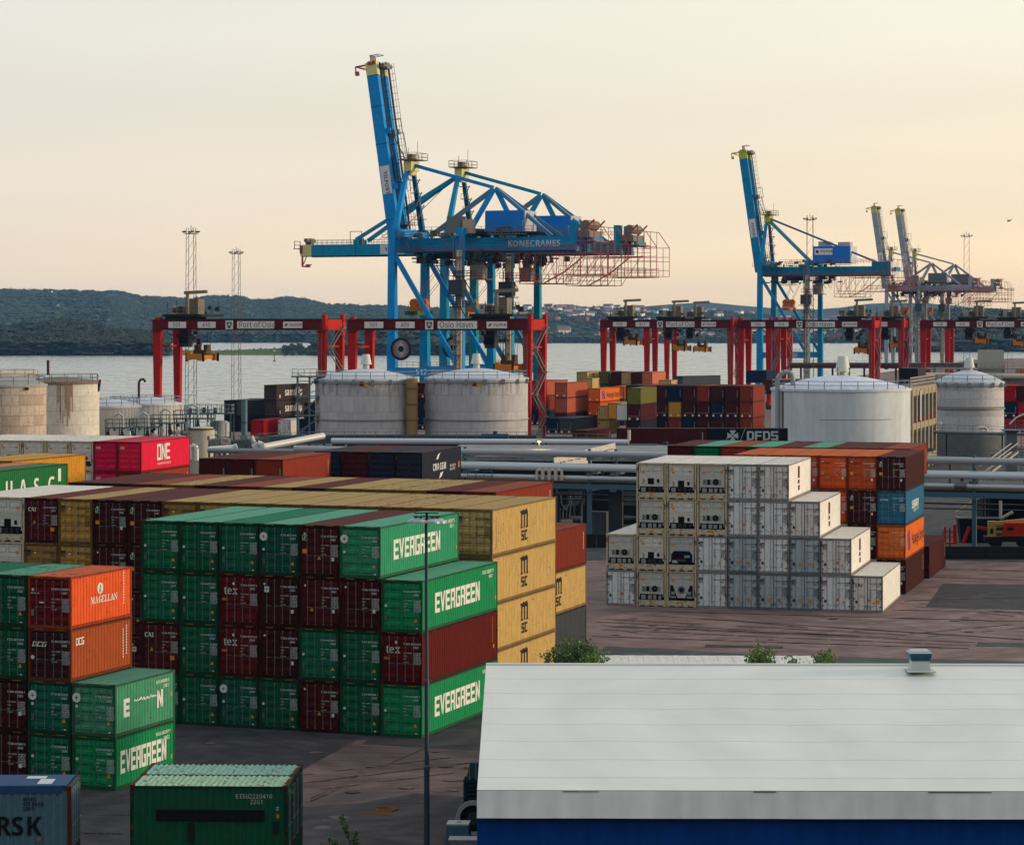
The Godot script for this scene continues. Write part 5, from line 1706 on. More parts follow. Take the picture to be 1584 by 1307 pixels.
# ---------------------------------------------------------------- quay cranes
# local axes: x from the water to the land, y up, -z along the quay; the near water leg stands at the origin
func quay_crane(at: Vector3, yaw: float, label: String, group: String, coat: Color, tip: Color, boom_up: bool, number: String, kind: int) -> Node3D:
	var o := thing("quay_crane", label, "crane", at, yaw, group)
	var blue := paint(coat, "", 1, 0.45, 14.0)
	var teal := paint(coat * Color(0.55, 0.97, 0.88) if kind < 2 else coat, "", 2, 0.45, 14.0)
	var tipm := plain(tip, 0.5)
	var dark := plain(Color(0.09, 0.10, 0.11), 0.7)
	var steel := plain(Color(0.42, 0.40, 0.38), 0.6, 0.2)
	var rust := plain(Color(0.62, 0.26, 0.20), 0.6)
	var g := 16.0
	var w := 18.0
	var yg := 38.3
	var za := -5.5
	var zb := -12.5
	for z in [0.0, -w]:
		part(o, "water_leg", Shape.new().frustum(V(0, 24.0, z), V(2.0, 30.0, 1.9), V(1.5, 30.0, 1.6)).frustum(V(0, 5.2, z), V(1.4, 8.0, 2.4), V(2.0, 8.0, 2.0)), teal if z < -1.0 else blue)
		part(o, "land_leg", Shape.new().frustum(V(g, 24.0, z), V(1.7, 30.0, 1.7), V(1.3, 30.0, 1.5)).frustum(V(g, 5.2, z), V(1.3, 8.0, 2.4), V(1.7, 8.0, 1.9)), teal if z < -1.0 else blue)
		part(o, "portal_beam", Shape.new().box(V(g / 2, 12.2, z), V(g - 1.6, 1.9, 1.5)), blue)
		part(o, "diagonal_brace", Shape.new().bar(V(0.6, 37.5, z), V(g - 0.6, 13.4, z), 0.9), blue)
	for x in [0.0, g]:
		part(o, "sill_beam", Shape.new().box(V(x, 2.2, -w / 2), V(1.6, 1.6, w + 6)), blue)
		part(o, "upper_cross_beam", Shape.new().box(V(x, yg + 4.3, -w / 2), V(1.5, 1.6, w + 1.2)), blue)
		for z in [0.0, -w]:
			part(o, "leg_extension", Shape.new().box(V(x, yg + 1.5, z), V(1.5, 7.0, 1.5)), blue)
		for z in [2.5, -2.5, -w + 2.5, -w - 2.5]:
			part(o, "bogie", kept("bogie", func():
				var s := Shape.new().box(V(0, 1.0, 0), V(1.0, 1.0, 3.4))
				for q in [-1.2, 0.0, 1.2]:
					s.tube(V(-0.3, 0.4, q), V(0.3, 0.4, q), 0.4, 0.4, 12)
				return s), dark, facing(x, 0, z))
	# twin girders over the land, with a walkway, and the trolley rails
	var back := 41.0
	for z in [za, zb]:
		part(o, "girder", Shape.new().box(V((back - 1.5) / 2, yg + 1.6, z), V(back + 1.5, 3.0, 1.3)).box(V((back - 1.5) / 2, yg + 0.05, z), V(back + 1.5, 0.25, 1.9)), teal)
	for j in 7:
		part(o, "girder_tie", Shape.new().box(V(2 + j * 7.0, yg + 2.2, (za + zb) / 2), V(0.7, 1.2, za - zb)), teal)
	var walk := Shape.new()
	for z in [za + 1.6, zb - 1.6]:
		walk.box(V(back / 2, yg + 0.2, z), V(back, 0.12, 1.2))
		for y in [0.75, 1.3]:
			walk.bar(V(0, yg + y, z + 0.6), V(back, yg + y, z + 0.6), 0.06)
		for j in 24:
			walk.bar(V(back * j / 23.0, yg + 0.2, z + 0.6), V(back * j / 23.0, yg + 1.3, z + 0.6), 0.06)
	part(o, "girder_walkway", walk, rust)
	# boom: twin beams hinged at the water side, with rails and lattice between
	var zn := za - 4.6
	var bl := 41.0 if boom_up else 37.0
	var boom := Node3D.new()
	boom.name = free_name(o, "boom")
	o.add_child(boom)
	boom.position = V(-1.8, yg + 1.4, 0)
	boom.rotation.z = -deg_to_rad(90.0 - 8.2) if boom_up else 0.0
	for z in [za, zn]:
		part(boom, "boom_beam", Shape.new().box(V(-bl / 2 + 1.5, 0.2 if z == za else 0.9, z), V(bl - 3, 2.6 if z == za else 1.0, 1.4)), blue)
		part(boom, "boom_tip", Shape.new().box(V(-bl + 1.4, 0.2 if z == za else 0.9, z), V(2.9, 2.65 if z == za else 1.05, 1.45)), tipm)
		for j in 4:
			part(boom, "beam_joint", Shape.new().box(V(-6.0 - j * 8.4, 0.2 if z == za else 0.9, z), V(0.12, 2.7 if z == za else 1.1, 1.5)), plain(coat * 0.45, 0.6))
	part(boom, "boom_ties", Shape.new().box(V(-bl + 0.8, 0.2, (za + zn) / 2), V(0.9, 1.4, za - zn)).box(V(-bl * 0.5, 0.2, (za + zn) / 2), V(0.8, 1.2, za - zn)).box(V(-bl * 0.2, 0.2, (za + zn) / 2), V(0.8, 1.2, za - zn)), blue)
	var lat := Shape.new()
	for z in [za - 1.2, zn - 1.3]:
		lat.box(V(-bl / 2, 1.5, z), V(bl, 0.15, 0.9))
		for y in [2.1, 2.7]:
			lat.bar(V(-bl, y, z - 0.4), V(-1, y, z - 0.4), 0.07)
		for j in 28:
			lat.bar(V(-bl * j / 28.0 - 0.6, 1.5, z - 0.4), V(-bl * j / 28.0 - 0.6, 2.7, z - 0.4), 0.07)
	part(boom, "boom_walkway", lat, dark)
	part(boom, "boom_trolley_rail", Shape.new().box(V(-bl / 2, -1.15, za), V(bl - 1, 0.3, 0.5)).box(V(-bl / 2, -1.15, zn), V(bl - 1, 0.3, 0.5)), dark)
	part(boom, "tip_platform", Shape.new().box(V(-bl - 0.6, 0.6, za), V(1.8, 0.15, 3.0)).bar(V(-bl - 1.4, 0.6, za + 1), V(-bl - 1.4, 2.4, za + 1), 0.14).bar(V(-bl - 1.4, 2.4, za + 1), V(-bl - 1.4, 2.4, za - 2), 0.12).bar(V(-bl - 1.4, 1.5, za + 1), V(-bl - 1.4, 1.5, za - 2), 0.12).bar(V(-bl - 1.4, 0.6, za - 2), V(-bl - 1.4, 2.4, za - 2), 0.14).box(V(-bl + 1.0, 2.2, (za + zn) / 2), V(1.4, 1.8, 1.8)).tube(V(-bl + 1.0, 2.6, za), V(-bl + 1.0, 2.6, zn), 0.5, 0.5, 10), steel)
	part(boom, "tip_bracket", Shape.new().bar(V(-bl + 0.4, -1.0, za + 0.5), V(-bl + 0.4, -3.6, za + 0.5), 0.35).bar(V(-bl + 1.6, -1.0, za + 0.5), V(-bl + 0.4, -3.6, za + 0.5), 0.18).bar(V(-bl + 0.4, -3.6, za + 0.5), V(-bl + 2.2, -3.7, za + 0.5), 0.22).bar(V(-bl + 0.4, -3.0, zn), V(-bl + 0.4, -3.6, za + 0.5), 0.2).box(V(-bl + 1.9, -3.4, za + 0.5), V(0.9, 0.7, 0.8)).box(V(-bl + 0.2, 0.4, za), V(0.7, 1.8, 1.8)).bar(V(-bl - 0.3, 1.2, za), V(-bl - 0.3, -0.8, za), 0.15), rust if kind == 0 else tipm)
	part(boom, "stay_bracket", Shape.new().box(V(-bl * 0.32, 1.9, za), V(1.2, 1.4, 0.5)).box(V(-bl * 0.62, 1.9, za), V(1.2, 1.4, 0.5)).box(V(-bl * 0.32, 1.9, zn), V(1.2, 1.4, 0.5)).box(V(-bl * 0.62, 1.9, zn), V(1.2, 1.4, 0.5)), blue)
	part(boom, "floodlight_frame", Shape.new().bar(V(-bl * 0.68, 1.2, za - 1.6), V(-bl * 0.68, 4.6, za - 1.6), 0.14).bar(V(-bl * 0.68, 4.6, za - 1.6), V(-bl * 0.60, 4.6, za - 1.6), 0.14).bar(V(-bl * 0.60, 4.6, za - 1.6), V(-bl * 0.60, 1.2, za - 1.6), 0.14).box(V(-bl * 0.61, 2.3, za - 1.6), V(1.4, 1.5, 1.2)), steel)
	part(boom, "name_board", Shape.new().box(V(-bl * 0.36, 0.25, za + 0.74), V(6.2, 2.2, 0.06)), plain(Color(0.78, 0.78, 0.78), 0.5))
	part(boom, "name_wording", words("YILPORT", 0.9), plain(Color(0.32, 0.22, 0.26)), facing(-bl * 0.36 - 1.9, 0.25, za + 0.78))
	# towers over the water legs, tied to the apex
	var apex := V(0.6, 57.2, -w / 2)
	part(o, "tower_leg", Shape.new().bar(V(0, yg + 4.8, -1.5), apex + V(-0.3, 0, 1.4), 1.2, 1.2, 0.8), blue)
	part(o, "tower_leg", Shape.new().bar(V(0, yg + 4.8, -w + 1.5), apex + V(-0.3, 0, -1.4), 1.2, 1.2, 0.8), paint(coat, "", 1, 0.45, 14.0) if kind != 0 else paint(coat * Color(0.8, 0.8, 0.8), "", 2, 0.45, 14.0))
	part(o, "tower_head", Shape.new().box(apex + V(0, 0.2, 0), V(1.8, 2.2, 4.6)).box(apex + V(0, -1.2, 0), V(1.2, 1.2, 3.4)), tipm)
	var hp := Shape.new().box(apex + V(0.3, 1.6, 0), V(4.4, 0.2, 6.4))
	for q in [[-1.9, 3.2], [2.5, 3.2], [-1.9, -3.2], [2.5, -3.2], [0.3, 3.2], [0.3, -3.2], [2.5, 0.0], [-1.9, 0.0]]:
		hp.bar(apex + V(q[0], 1.6, q[1]), apex + V(q[0], 3.1, q[1]), 0.11)
	for y in [2.3, 3.1]:
		for e in [3.2, -3.2]:
			hp.bar(apex + V(-1.9, y, e), apex + V(2.5, y, e), 0.09)
		for e in [-1.9, 2.5]:
			hp.bar(apex + V(e, y, 3.2), apex + V(e, y, -3.2), 0.09)
	hp.box(apex + V(0.2, 2.3, 0.6), V(1.2, 1.2, 2.0)).bar(apex + V(1.9, 2.0, 1), apex + V(1.9, 5.6, 1), 0.08).bar(apex + V(-1.2, 2.0, -1), apex + V(-1.2, 4.4, -1), 0.08)
	part(o, "head_platform", hp, plain(Color(0.42, 0.38, 0.26), 0.6))
	var lad := Shape.new()
	for j in 4:
		var t := (j + 1.0) / 5.0
		var c := V(0, yg + 4.8, -w + 1.5).lerp(apex, t)
		lad.box(c + V(0.6, 0, 1.0), V(1.9, 0.14, 2.6))
		for e in [-0.3, 1.5]:
			lad.bar(c + V(e, 0, 2.2), c + V(e, 1.2, 2.2), 0.09)
		lad.bar(c + V(-0.3, 1.2, 2.2), c + V(1.5, 1.2, 2.2), 0.08)
		if j < 3:
			lad.bar(c + V(0.2, 0, 1.6), c + V(1.2, 3.2, 0.6), 0.18)
	part(o, "tower_ladder", lad, rust if kind != 0 else steel)
	# rear frame over the land legs and the long stays
	var mid := V(g + 4.5, 52.0, -w / 2)
	var rear := V(back - 6.0, yg + 3.2, 0)
	if kind != 1:
		part(o, "rear_frame_leg", Shape.new().bar(V(g - 1.0, yg + 3.0, za), mid + V(0, 0, 0.8), 1.15), blue)
		part(o, "rear_frame_leg", Shape.new().bar(V(g + 9.0, yg + 3.0, zb), mid + V(0, 0, -0.8), 1.0), blue)
		part(o, "rear_frame_brace", Shape.new().bar(V(6.5, yg + 3.4, za), mid + V(0, 0, 0.9), 1.0), plain(coat.lerp(Color(0.42, 0.42, 0.46), 0.75), 0.5))
		part(o, "back_stay", Shape.new().bar(apex + V(0.8, 0.4, 0), mid + V(-0.4, 0.4, 0), 0.75), blue)
		part(o, "back_stay", Shape.new().bar(mid + V(0.4, 0.2, 0.6), V(rear.x, rear.y, za), 0.75), plain(coat.lerp(Color(0.42, 0.42, 0.46), 0.6), 0.5))
		part(o, "back_stay", Shape.new().bar(mid + V(0.4, 0.2, -0.6), V(rear.x, rear.y, zb), 0.55), plain(coat.lerp(Color(0.42, 0.42, 0.46), 0.6), 0.5))
	else:
		part(o, "back_stay", Shape.new().bar(apex + V(0.8, 0.3, 1.0), V(back - 2, yg + 4.0, za), 0.6), plain(coat.lerp(Color(0.45, 0.25, 0.35), 0.5), 0.5))
		part(o, "back_stay", Shape.new().bar(apex + V(0.8, -0.6, 1.0), V(g - 0.5, yg + 5.0, za), 1.0), plain(coat.lerp(Color(0.5, 0.55, 0.6), 0.45), 0.5))
	# forestays: slack and folded when the boom is up, taut when it is down
	var tip_at := boom.transform * V(-bl * 0.62, 2.6, za)
	var half_at := boom.transform * V(-bl * 0.32, 2.6, za)
	var off := V(0, 0, zb - za)
	for q in [Vector3.ZERO, off]:
		part(o, "forestay", Shape.new().bar(apex + V(-0.5, 0, 0), tip_at + q, 0.14 if boom_up else 0.8), blue if not boom_up else dark)
		part(o, "forestay", Shape.new().bar(apex + V(-0.5, 0.6, 0), half_at + q if boom_up else tip_at + q + V(6, 0, 0), 0.10), dark)
	# machinery house and electrical rooms
	if kind == 1:
		part(o, "machinery_house", Shape.new().box(V(g + 7.0, yg + 7.0, -w / 2), V(12.6, 5.6, 9.0)), plain(Color(0.04, 0.42, 0.74), 0.45))
		part(o, "house_end", Shape.new().box(V(g + 13.4, yg + 7.0, -w / 2), V(0.2, 5.5, 8.9)), plain(Color(0.72, 0.72, 0.74), 0.5))
		part(o, "house_board", Shape.new().box(V(g + 4.4, yg + 8.0, -w / 2 + 4.55), V(6.0, 2.1, 0.08)), plain(Color(0.82, 0.82, 0.82), 0.5))
		part(o, "house_wording", words("YILPORT", 0.85), plain(Color(0.36, 0.20, 0.26)), facing(g + 3.3, yg + 8.1, -w / 2 + 4.6))
		part(o, "house_mark", Shape.new().box(V(g + 2.3, yg + 8.0, -w / 2 + 4.61), V(0.9, 0.9, 0.02)), dark)
		part(o, "roof_unit", Shape.new().box(V(g + 4.0, yg + 10.6, -w / 2), V(4.0, 1.6, 4)), plain(Color(0.66, 0.62, 0.62), 0.6))
		part(o, "roof_unit", Shape.new().box(V(g + 10.6, yg + 10.5, -w / 2), V(4.0, 1.4, 4)), plain(Color(0.66, 0.62, 0.62), 0.6))
		part(o, "counterweight_house", Shape.new().box(V(back - 1.5, yg + 2.4, (za + zb) / 2), V(6.2, 4.4, 8.4)), plain(Color(0.08, 0.40, 0.50), 0.45))
		part(o, "house_end", Shape.new().box(V(back + 1.75, yg + 2.4, (za + zb) / 2), V(0.3, 4.3, 8.3)), plain(Color(0.78, 0.78, 0.76), 0.5))
	else:
		var hc := Color(0.04, 0.43, 0.74) if kind == 0 else Color(0.34, 0.36, 0.37)
		part(o, "machinery_house", Shape.new().box(V(g + 8.0, yg + 6.6, -w / 2), V(9.0, 4.6, 7.0)), plain(hc, 0.45))
		part(o, "house_end", Shape.new().box(V(g + 12.65, yg + 6.6, -w / 2), V(0.3, 4.5, 6.9)), plain(Color(0.66, 0.64, 0.68), 0.5))
		part(o, "house_deck", Shape.new().box(V(g + 8.0, yg + 4.0, -w / 2), V(16.0, 0.5, 9.0)), dark)
		part(o, "electric_room", Shape.new().box(V(g - 2.6, yg + 5.9, -4.0), V(3.2, 3.6, 3.0)), plain(Color(0.40, 0.42, 0.40), 0.6))
		part(o, "electric_room", Shape.new().box(V(g + 1.0, yg + 5.4, -2.4), V(2.2, 3.0, 2.0)), plain(Color(0.66, 0.58, 0.50), 0.6))
		part(o, "annex_room", Shape.new().box(V(g + 11.0, yg + 5.4, -5.4), V(3.0, 2.4, 2.0)), plain(hc, 0.45))
		for z in [za, zb]:
			part(o, "sheave_tower", Shape.new().box(V(back - 1.0, yg + 4.0, z), V(1.6, 5.0, 1.4)), teal)
		part(o, "sheave_drum", Shape.new().tube(V(back + 1.6, yg + 5.6, za), V(back + 1.6, yg + 5.6, zb), 1.0, 1.0, 14).box(V(back + 1.0, yg + 3.6, (za + zb) / 2), V(3.4, 1.4, 8.0)), plain(Color(0.44, 0.40, 0.36), 0.6))
		part(o, "winch_frame", Shape.new().bar(V(back, yg + 3.0, za), V(back + 3.6, yg + 6.6, za), 0.3).bar(V(back + 3.6, yg + 6.6, za), V(back + 3.6, yg + 1.0, za), 0.2).bar(V(back, yg + 3.0, zb), V(back + 3.6, yg + 6.6, zb), 0.3).box(V(back + 2.0, yg + 2.0, (za + zb) / 2), V(4.4, 0.2, 8.6)), rust)
	var dk := Shape.new()
	for z in [za + 2.6, zb - 2.6]:
		for y in [4.8, 5.4]:
			dk.bar(V(6.0, yg + y, z), V(back - 3, yg + y, z), 0.08)
		for j in 18:
			dk.bar(V(6.0 + j * 1.95, yg + 4.2, z), V(6.0 + j * 1.95, yg + 5.4, z), 0.08)
	part(o, "deck_railing", dk, rust if kind else steel)
	# brackets, cabinets and beams that crowd the top of the portal
	var clut := Shape.new()
	var r := RandomNumberGenerator.new()
	r.seed = 5 + kind
	for j in 70:
		clut.box(V(r.randf_range(0.5, 26.0), yg + (r.randf_range(3.0, 5.2) if j % 2 else r.randf_range(-2.4, 0.0)), r.randf_range(-w * 0.9, -2.0)), V(r.randf_range(0.2, 1.8), r.randf_range(0.2, 1.3), r.randf_range(0.3, 1.6)))
	part(o, "machinery", clut, plain(Color(0.26, 0.26, 0.25), 0.6))
	# railed service decks hung about the portal top
	for q in [[2.0, 3.2, -1.5, 9.0, 3.0], [12.5, 3.3, 1.6, 7.0, 2.6], [20.0, -1.6, -3.0, 7.0, 2.4], [9.0, -3.0, -3.4, 5.0, 2.2], [17.5, -5.4, 2.4, 5.0, 2.6], [17.0, -12.0, 2.6, 3.6, 2.2], [-1.0, 6.2, -w / 2, 4.0, 5.0], [26.0, 3.6, -2.0, 8.0, 2.0]]:
		var sd := Shape.new().box(V(q[0], yg + q[1], q[2]), V(q[3], 0.14, q[4]))
		for e in [-0.5, 0.5]:
			var zz: float = q[2] + e * q[4]
			for y in [0.6, 1.15]:
				sd.bar(V(q[0] - q[3] / 2, yg + q[1] + y, zz), V(q[0] + q[3] / 2, yg + q[1] + y, zz), 0.08)
			for j in 6:
				sd.bar(V(q[0] - q[3] / 2 + q[3] * j / 5.0, yg + q[1], zz), V(q[0] - q[3] / 2 + q[3] * j / 5.0, yg + q[1] + 1.15, zz), 0.08)
		sd.bar(V(q[0], yg + q[1], q[2]), V(q[0] + 1.5, yg + q[1] - 2.6, q[2]), 0.16)
		part(o, "service_deck", sd, steel if q[1] > 0 else dark)
	for q in [[4.5, -1.2, -2.6], [7.0, -1.4, -2.2], [14.0, -1.2, -2.4], [19.5, -1.0, -2.0], [22.5, -1.3, -2.6]]:
		part(o, "girder_hanger", Shape.new().box(V(q[0], yg + q[1], q[2] - 2), V(0.5, 2.2, 2.2)).bar(V(q[0] - 0.8, yg + q[1] - 1.0, q[2]), V(q[0] + 1.2, yg + q[1] - 1.0, q[2]), 0.2), dark)
	part(o, "portal_walkway", rails([V(1, 13.2, 0.8), V(g - 1, 13.2, 0.8)], 1.2, 1.4), steel)
	# stair and lift tower at the near land leg
	var tw := Shape.new()
	for e in [[-0.6, 1.2], [0.9, 1.2], [-0.6, 2.6], [0.9, 2.6]]:
		tw.bar(V(g + e[0], 2.5, e[1]), V(g + e[0], yg + 3, e[1]), 0.14)
	for j in 12:
		var y := 4.0 + j * 3.0
		tw.box(V(g + 0.15, y, 1.9), V(1.7, 0.12, 1.6))
		tw.bar(V(g - 0.6, y, 2.6), V(g + 0.9, y + 3.0, 2.6), 0.12)
		tw.bar(V(g - 0.6, y + 1.1, 2.62), V(g + 0.9, y + 1.1, 2.62), 0.08)
	part(o, "stair_tower", tw, steel)
	part(o, "lift_shaft", Shape.new().box(V(g + 0.15, 21.0, 1.0), V(1.0, 35.0, 0.7)), plain(Color(0.80, 0.74, 0.62), 0.6))
	part(o, "lift_car", Shape.new().box(V(g + 0.1, 30.5, 2.0), V(3.2, 3.2, 2.4)).box(V(g + 0.1, 28.6, 2.0), V(4.4, 0.2, 3.4)), plain(Color(0.20, 0.22, 0.24), 0.6))
	# trolley, cab, ropes and spreader
	var tx := 10.5
	part(o, "trolley", Shape.new().box(V(tx, yg - 0.8, (za + zb) / 2), V(6.0, 1.2, 8.0)).box(V(tx - 3.4, yg - 1.5, za + 1), V(1.6, 1.6, 2.0)), dark)
	part(o, "driver_cab", Shape.new().frustum(V(tx + 8.0, yg - 4.4, za + 1.0), V(2.6, 3.0, 2.6), V(3.0, 3.0, 2.8)).box(V(tx + 8.0, yg - 1.6, za + 1.0), V(1.6, 2.6, 1.6)), plain(Color(0.50, 0.46, 0.42), 0.5))
	part(o, "cab_platform", Shape.new().box(V(tx + 8.2, yg - 6.0, za + 1.0), V(4.6, 0.2, 4.0)).bar(V(tx + 10.4, yg - 6.0, za + 3.0), V(tx + 10.4, yg - 4.6, za + 3.0), 0.1).bar(V(tx + 6.0, yg - 4.6, za + 3.0), V(tx + 10.4, yg - 4.6, za + 3.0), 0.1), rust)
	var sy := 25.0 if kind == 0 else 27.5
	var spx := tx - 8.0 if kind == 0 else tx - 3.0
	part(o, "spreader", Shape.new().box(V(spx, sy, (za + zb) / 2), V(1.6, 0.8, 9.0)).box(V(spx, sy, za + 0.6), V(3.0, 0.9, 0.8)).box(V(spx, sy, zb), V(3.0, 0.9, 0.8)), paint(Color(0.28, 0.40, 0.10) if number == "512" else Color(0.74, 0.44, 0.07), "rust_mask", 1))
	part(o, "headblock", Shape.new().tube(V(spx - 1.0, sy + 2.2, -8.0), V(spx - 1.0, sy + 2.2, -9.4), 1.0, 1.0, 14).tube(V(spx + 1.2, sy + 2.2, -8.0), V(spx + 1.2, sy + 2.2, -9.4), 1.0, 1.0, 14).box(V(spx, sy + 1.0, -8.8), V(3.8, 0.9, 2.4)), paint(Color(0.78, 0.42, 0.06), "rust_mask", 2))
	for e in [-1.0, 1.0]:
		for f in [-8.0, -9.6]:
			part(o, "hoist_rope", Shape.new().tube(V(spx + e, sy + 2.5, f), V(tx + e * 1.6, yg - 1, f), 0.05, 0.05, 4, false), rust)
	# hanging cable loops beneath the rear girder
	var fest := Shape.new()
	for j in 5:
		var x0 := g + 5.0 + j * 3.1
		var deep := 5.5 if j in [1, 2] else 3.6
		for c in (3 if j < 3 else 1):
			var last := V(x0 + c * 0.35, yg - 0.2, za + 1.2)
			for q in range(1, 9):
				var t := q / 8.0
				var p := V(x0 + c * 0.35 + 2.2 * t, yg - 0.2 - deep * 4 * t * (1 - t) * (0.8 + 0.15 * c), za + 1.2)
				fest.tube(last, p, 0.045, 0.045, 4, false)
				last = p
	part(o, "cable_loops", fest, rust)
	# open steel platforms hung at the back end
	var red := Shape.new()
	var bx := back - 8.0 if kind != 1 else back - 12.0
	for q in [[0.0, 0.0, 12.0], [4.0, -4.6, 10.0], [-5.0, -6.4, 10.0]]:
		for z in [za + 1.2, zb - 1.2]:
			for y in [0.0, 1.1, 2.0]:
				red.bar(V(bx + q[0], yg - 0.6 + q[1] + y, z), V(bx + q[0] + q[2], yg - 0.6 + q[1] + y, z), 0.14 if y == 0.0 else 0.08)
			for j in 7:
				red.bar(V(bx + q[0] + q[2] * j / 6.0, yg - 0.6 + q[1], z), V(bx + q[0] + q[2] * j / 6.0, yg + 1.4 + q[1], z), 0.08)
		red.box(V(bx + q[0] + q[2] / 2, yg - 0.6 + q[1], (za + zb) / 2), V(q[2], 0.08, 8.0))
	for j in 3:
		for z in [za + 1.2, zb - 1.2]:
			red.bar(V(bx - 5.0 + j * 5.0, yg - 7.0, z), V(bx - 5.0 + j * 5.0, yg, z), 0.12)
			red.bar(V(bx - 5.0 + j * 5.0, yg - 7.0, z), V(bx + j * 5.0, yg, z), 0.10)
	red.bar(V(bx, yg - 7.0, za), V(bx + 5.0, yg - 4.4, za), 0.5, 0.2)
	red.bar(V(bx + 5.0, yg - 4.4, za), V(bx + 10.0, yg - 0.6, za), 0.5, 0.2)
	for z in [za + 1.2, zb - 1.2]:
		red.bar(V(back + 2, yg + 5.4, z), V(back + 6.0, yg + 5.0, z), 0.14)
		red.bar(V(back + 6.0, yg + 5.0, z), V(back + 8.5, yg + 1.5, z), 0.14)
		red.bar(V(back + 2, yg + 1.5, z), V(back + 8.5, yg + 1.5, z), 0.12)
		for j in 6:
			red.bar(V(back + 1 + j * 1.5, yg - 5.0, z), V(back + 1 + j * 1.5, yg + (5.2 if j < 4 else 1.5), z), 0.10)
		for y in [-5.0, -3.6, -1.6, -0.6]:
			red.bar(V(back - 2, yg + y, z), V(back + 8.5, yg + y, z), 0.10)
	part(o, "service_platforms", red, rust)
	# cable reel and number on the portal
	if kind == 0:
		part(o, "cable_reel", Shape.new().tube(V(2.8, 17.2, 1.1), V(2.8, 17.2, 1.7), 2.2, 2.2, 32), plain(Color(0.10, 0.08, 0.09), 0.6))
		part(o, "reel_flange", Shape.new().lathe([Vector2(1.9, 0), Vector2(2.5, 0), Vector2(2.5, 0.1), Vector2(1.9, 0.1), Vector2(1.9, 0)], Vector3.ZERO, 32), plain(Color(0.16, 0.07, 0.09), 0.5), Transform3D(Basis(V(1, 0, 0), V(0, 0, 1), V(0, -1, 0)), V(2.8, 17.2, 1.75)))
		var sp := Shape.new()
		for j in 26:
			var an := TAU * j / 26
			sp.bar(V(cos(an) * 0.7, sin(an) * 0.7, 0), V(cos(an) * 1.9, sin(an) * 1.9, 0), 0.2, 0.1)
		part(o, "reel_spokes", sp, plain(Color(0.74, 0.70, 0.68), 0.5), facing(2.8, 17.2, 1.82))
	part(o, "portal_number", words(number, 1.2), plain(Color(0.80, 0.84, 0.86)), facing(5.8, 12.2, 0.78))
	part(o, "portal_board", Shape.new().box(V(11.2, 12.2, 0.79), V(3.4, 1.1, 0.04)), plain(Color(0.62, 0.64, 0.66), 0.5))
	if kind == 0 and number == "512":
		part(o, "girder_wording", words("KONECRANES", 1.35), plain(Color(0.70, 0.76, 0.78)), facing(25.0, yg + 1.65, za + 0.67))
	return o


func quay_cranes() -> void:
	var b := Color(0.08, 0.54, 0.80)
	var cream := Color(0.78, 0.76, 0.50)
	quay_crane(V(-26.03, 0, -560), 0.37, "blue quay crane with its boom raised, white lettering on its rear girder", "blue twin quay cranes", b, cream, true, "512", 0)
	quay_crane(V(-26.03+10.6, 0, -587.5), 0.37, "blue quay crane behind the raised boom, its own boom level over the water", "blue twin quay cranes", Color(0.06, 0.54, 0.68), cream, false, "511", 0)
	quay_crane(V(82.01, 0, -850), 0.36, "blue quay crane with yellow head, standing alone in the middle distance", "", Color(0.05, 0.49, 0.68), Color(0.66, 0.68, 0.20), true, "513", 1)
	var gr := Color(0.58, 0.60, 0.61)
	quay_crane(V(183.91, 0, -1262), 0.33, "grey quay crane with raised boom and yellow tip, nearer of two", "grey quay cranes", gr, Color(0.72, 0.70, 0.28), true, "514", 2)
	quay_crane(V(199.982, 0, -1290), 0.33, "grey quay crane with raised boom, farther of two behind the blue house", "grey quay cranes", gr, Color(0.72, 0.70, 0.28), true, "515", 2)


# ---------------------------------------------------------------- the tank farm
func ring_railing(r: float, h: float, n: int) -> Shape:
	var s := Shape.new()
	for k in n:
		var a := TAU * k / n
		var b := TAU * (k + 1) / n
		var p := V(cos(a) * r, 0, sin(a) * r)
		var q := V(cos(b) * r, 0, sin(b) * r)
		s.bar(p, p + V(0, h, 0), 0.10)
		for y in [h * 0.5, h]:
			s.bar(p + V(0, y, 0), q + V(0, y, 0), 0.085)
	return s


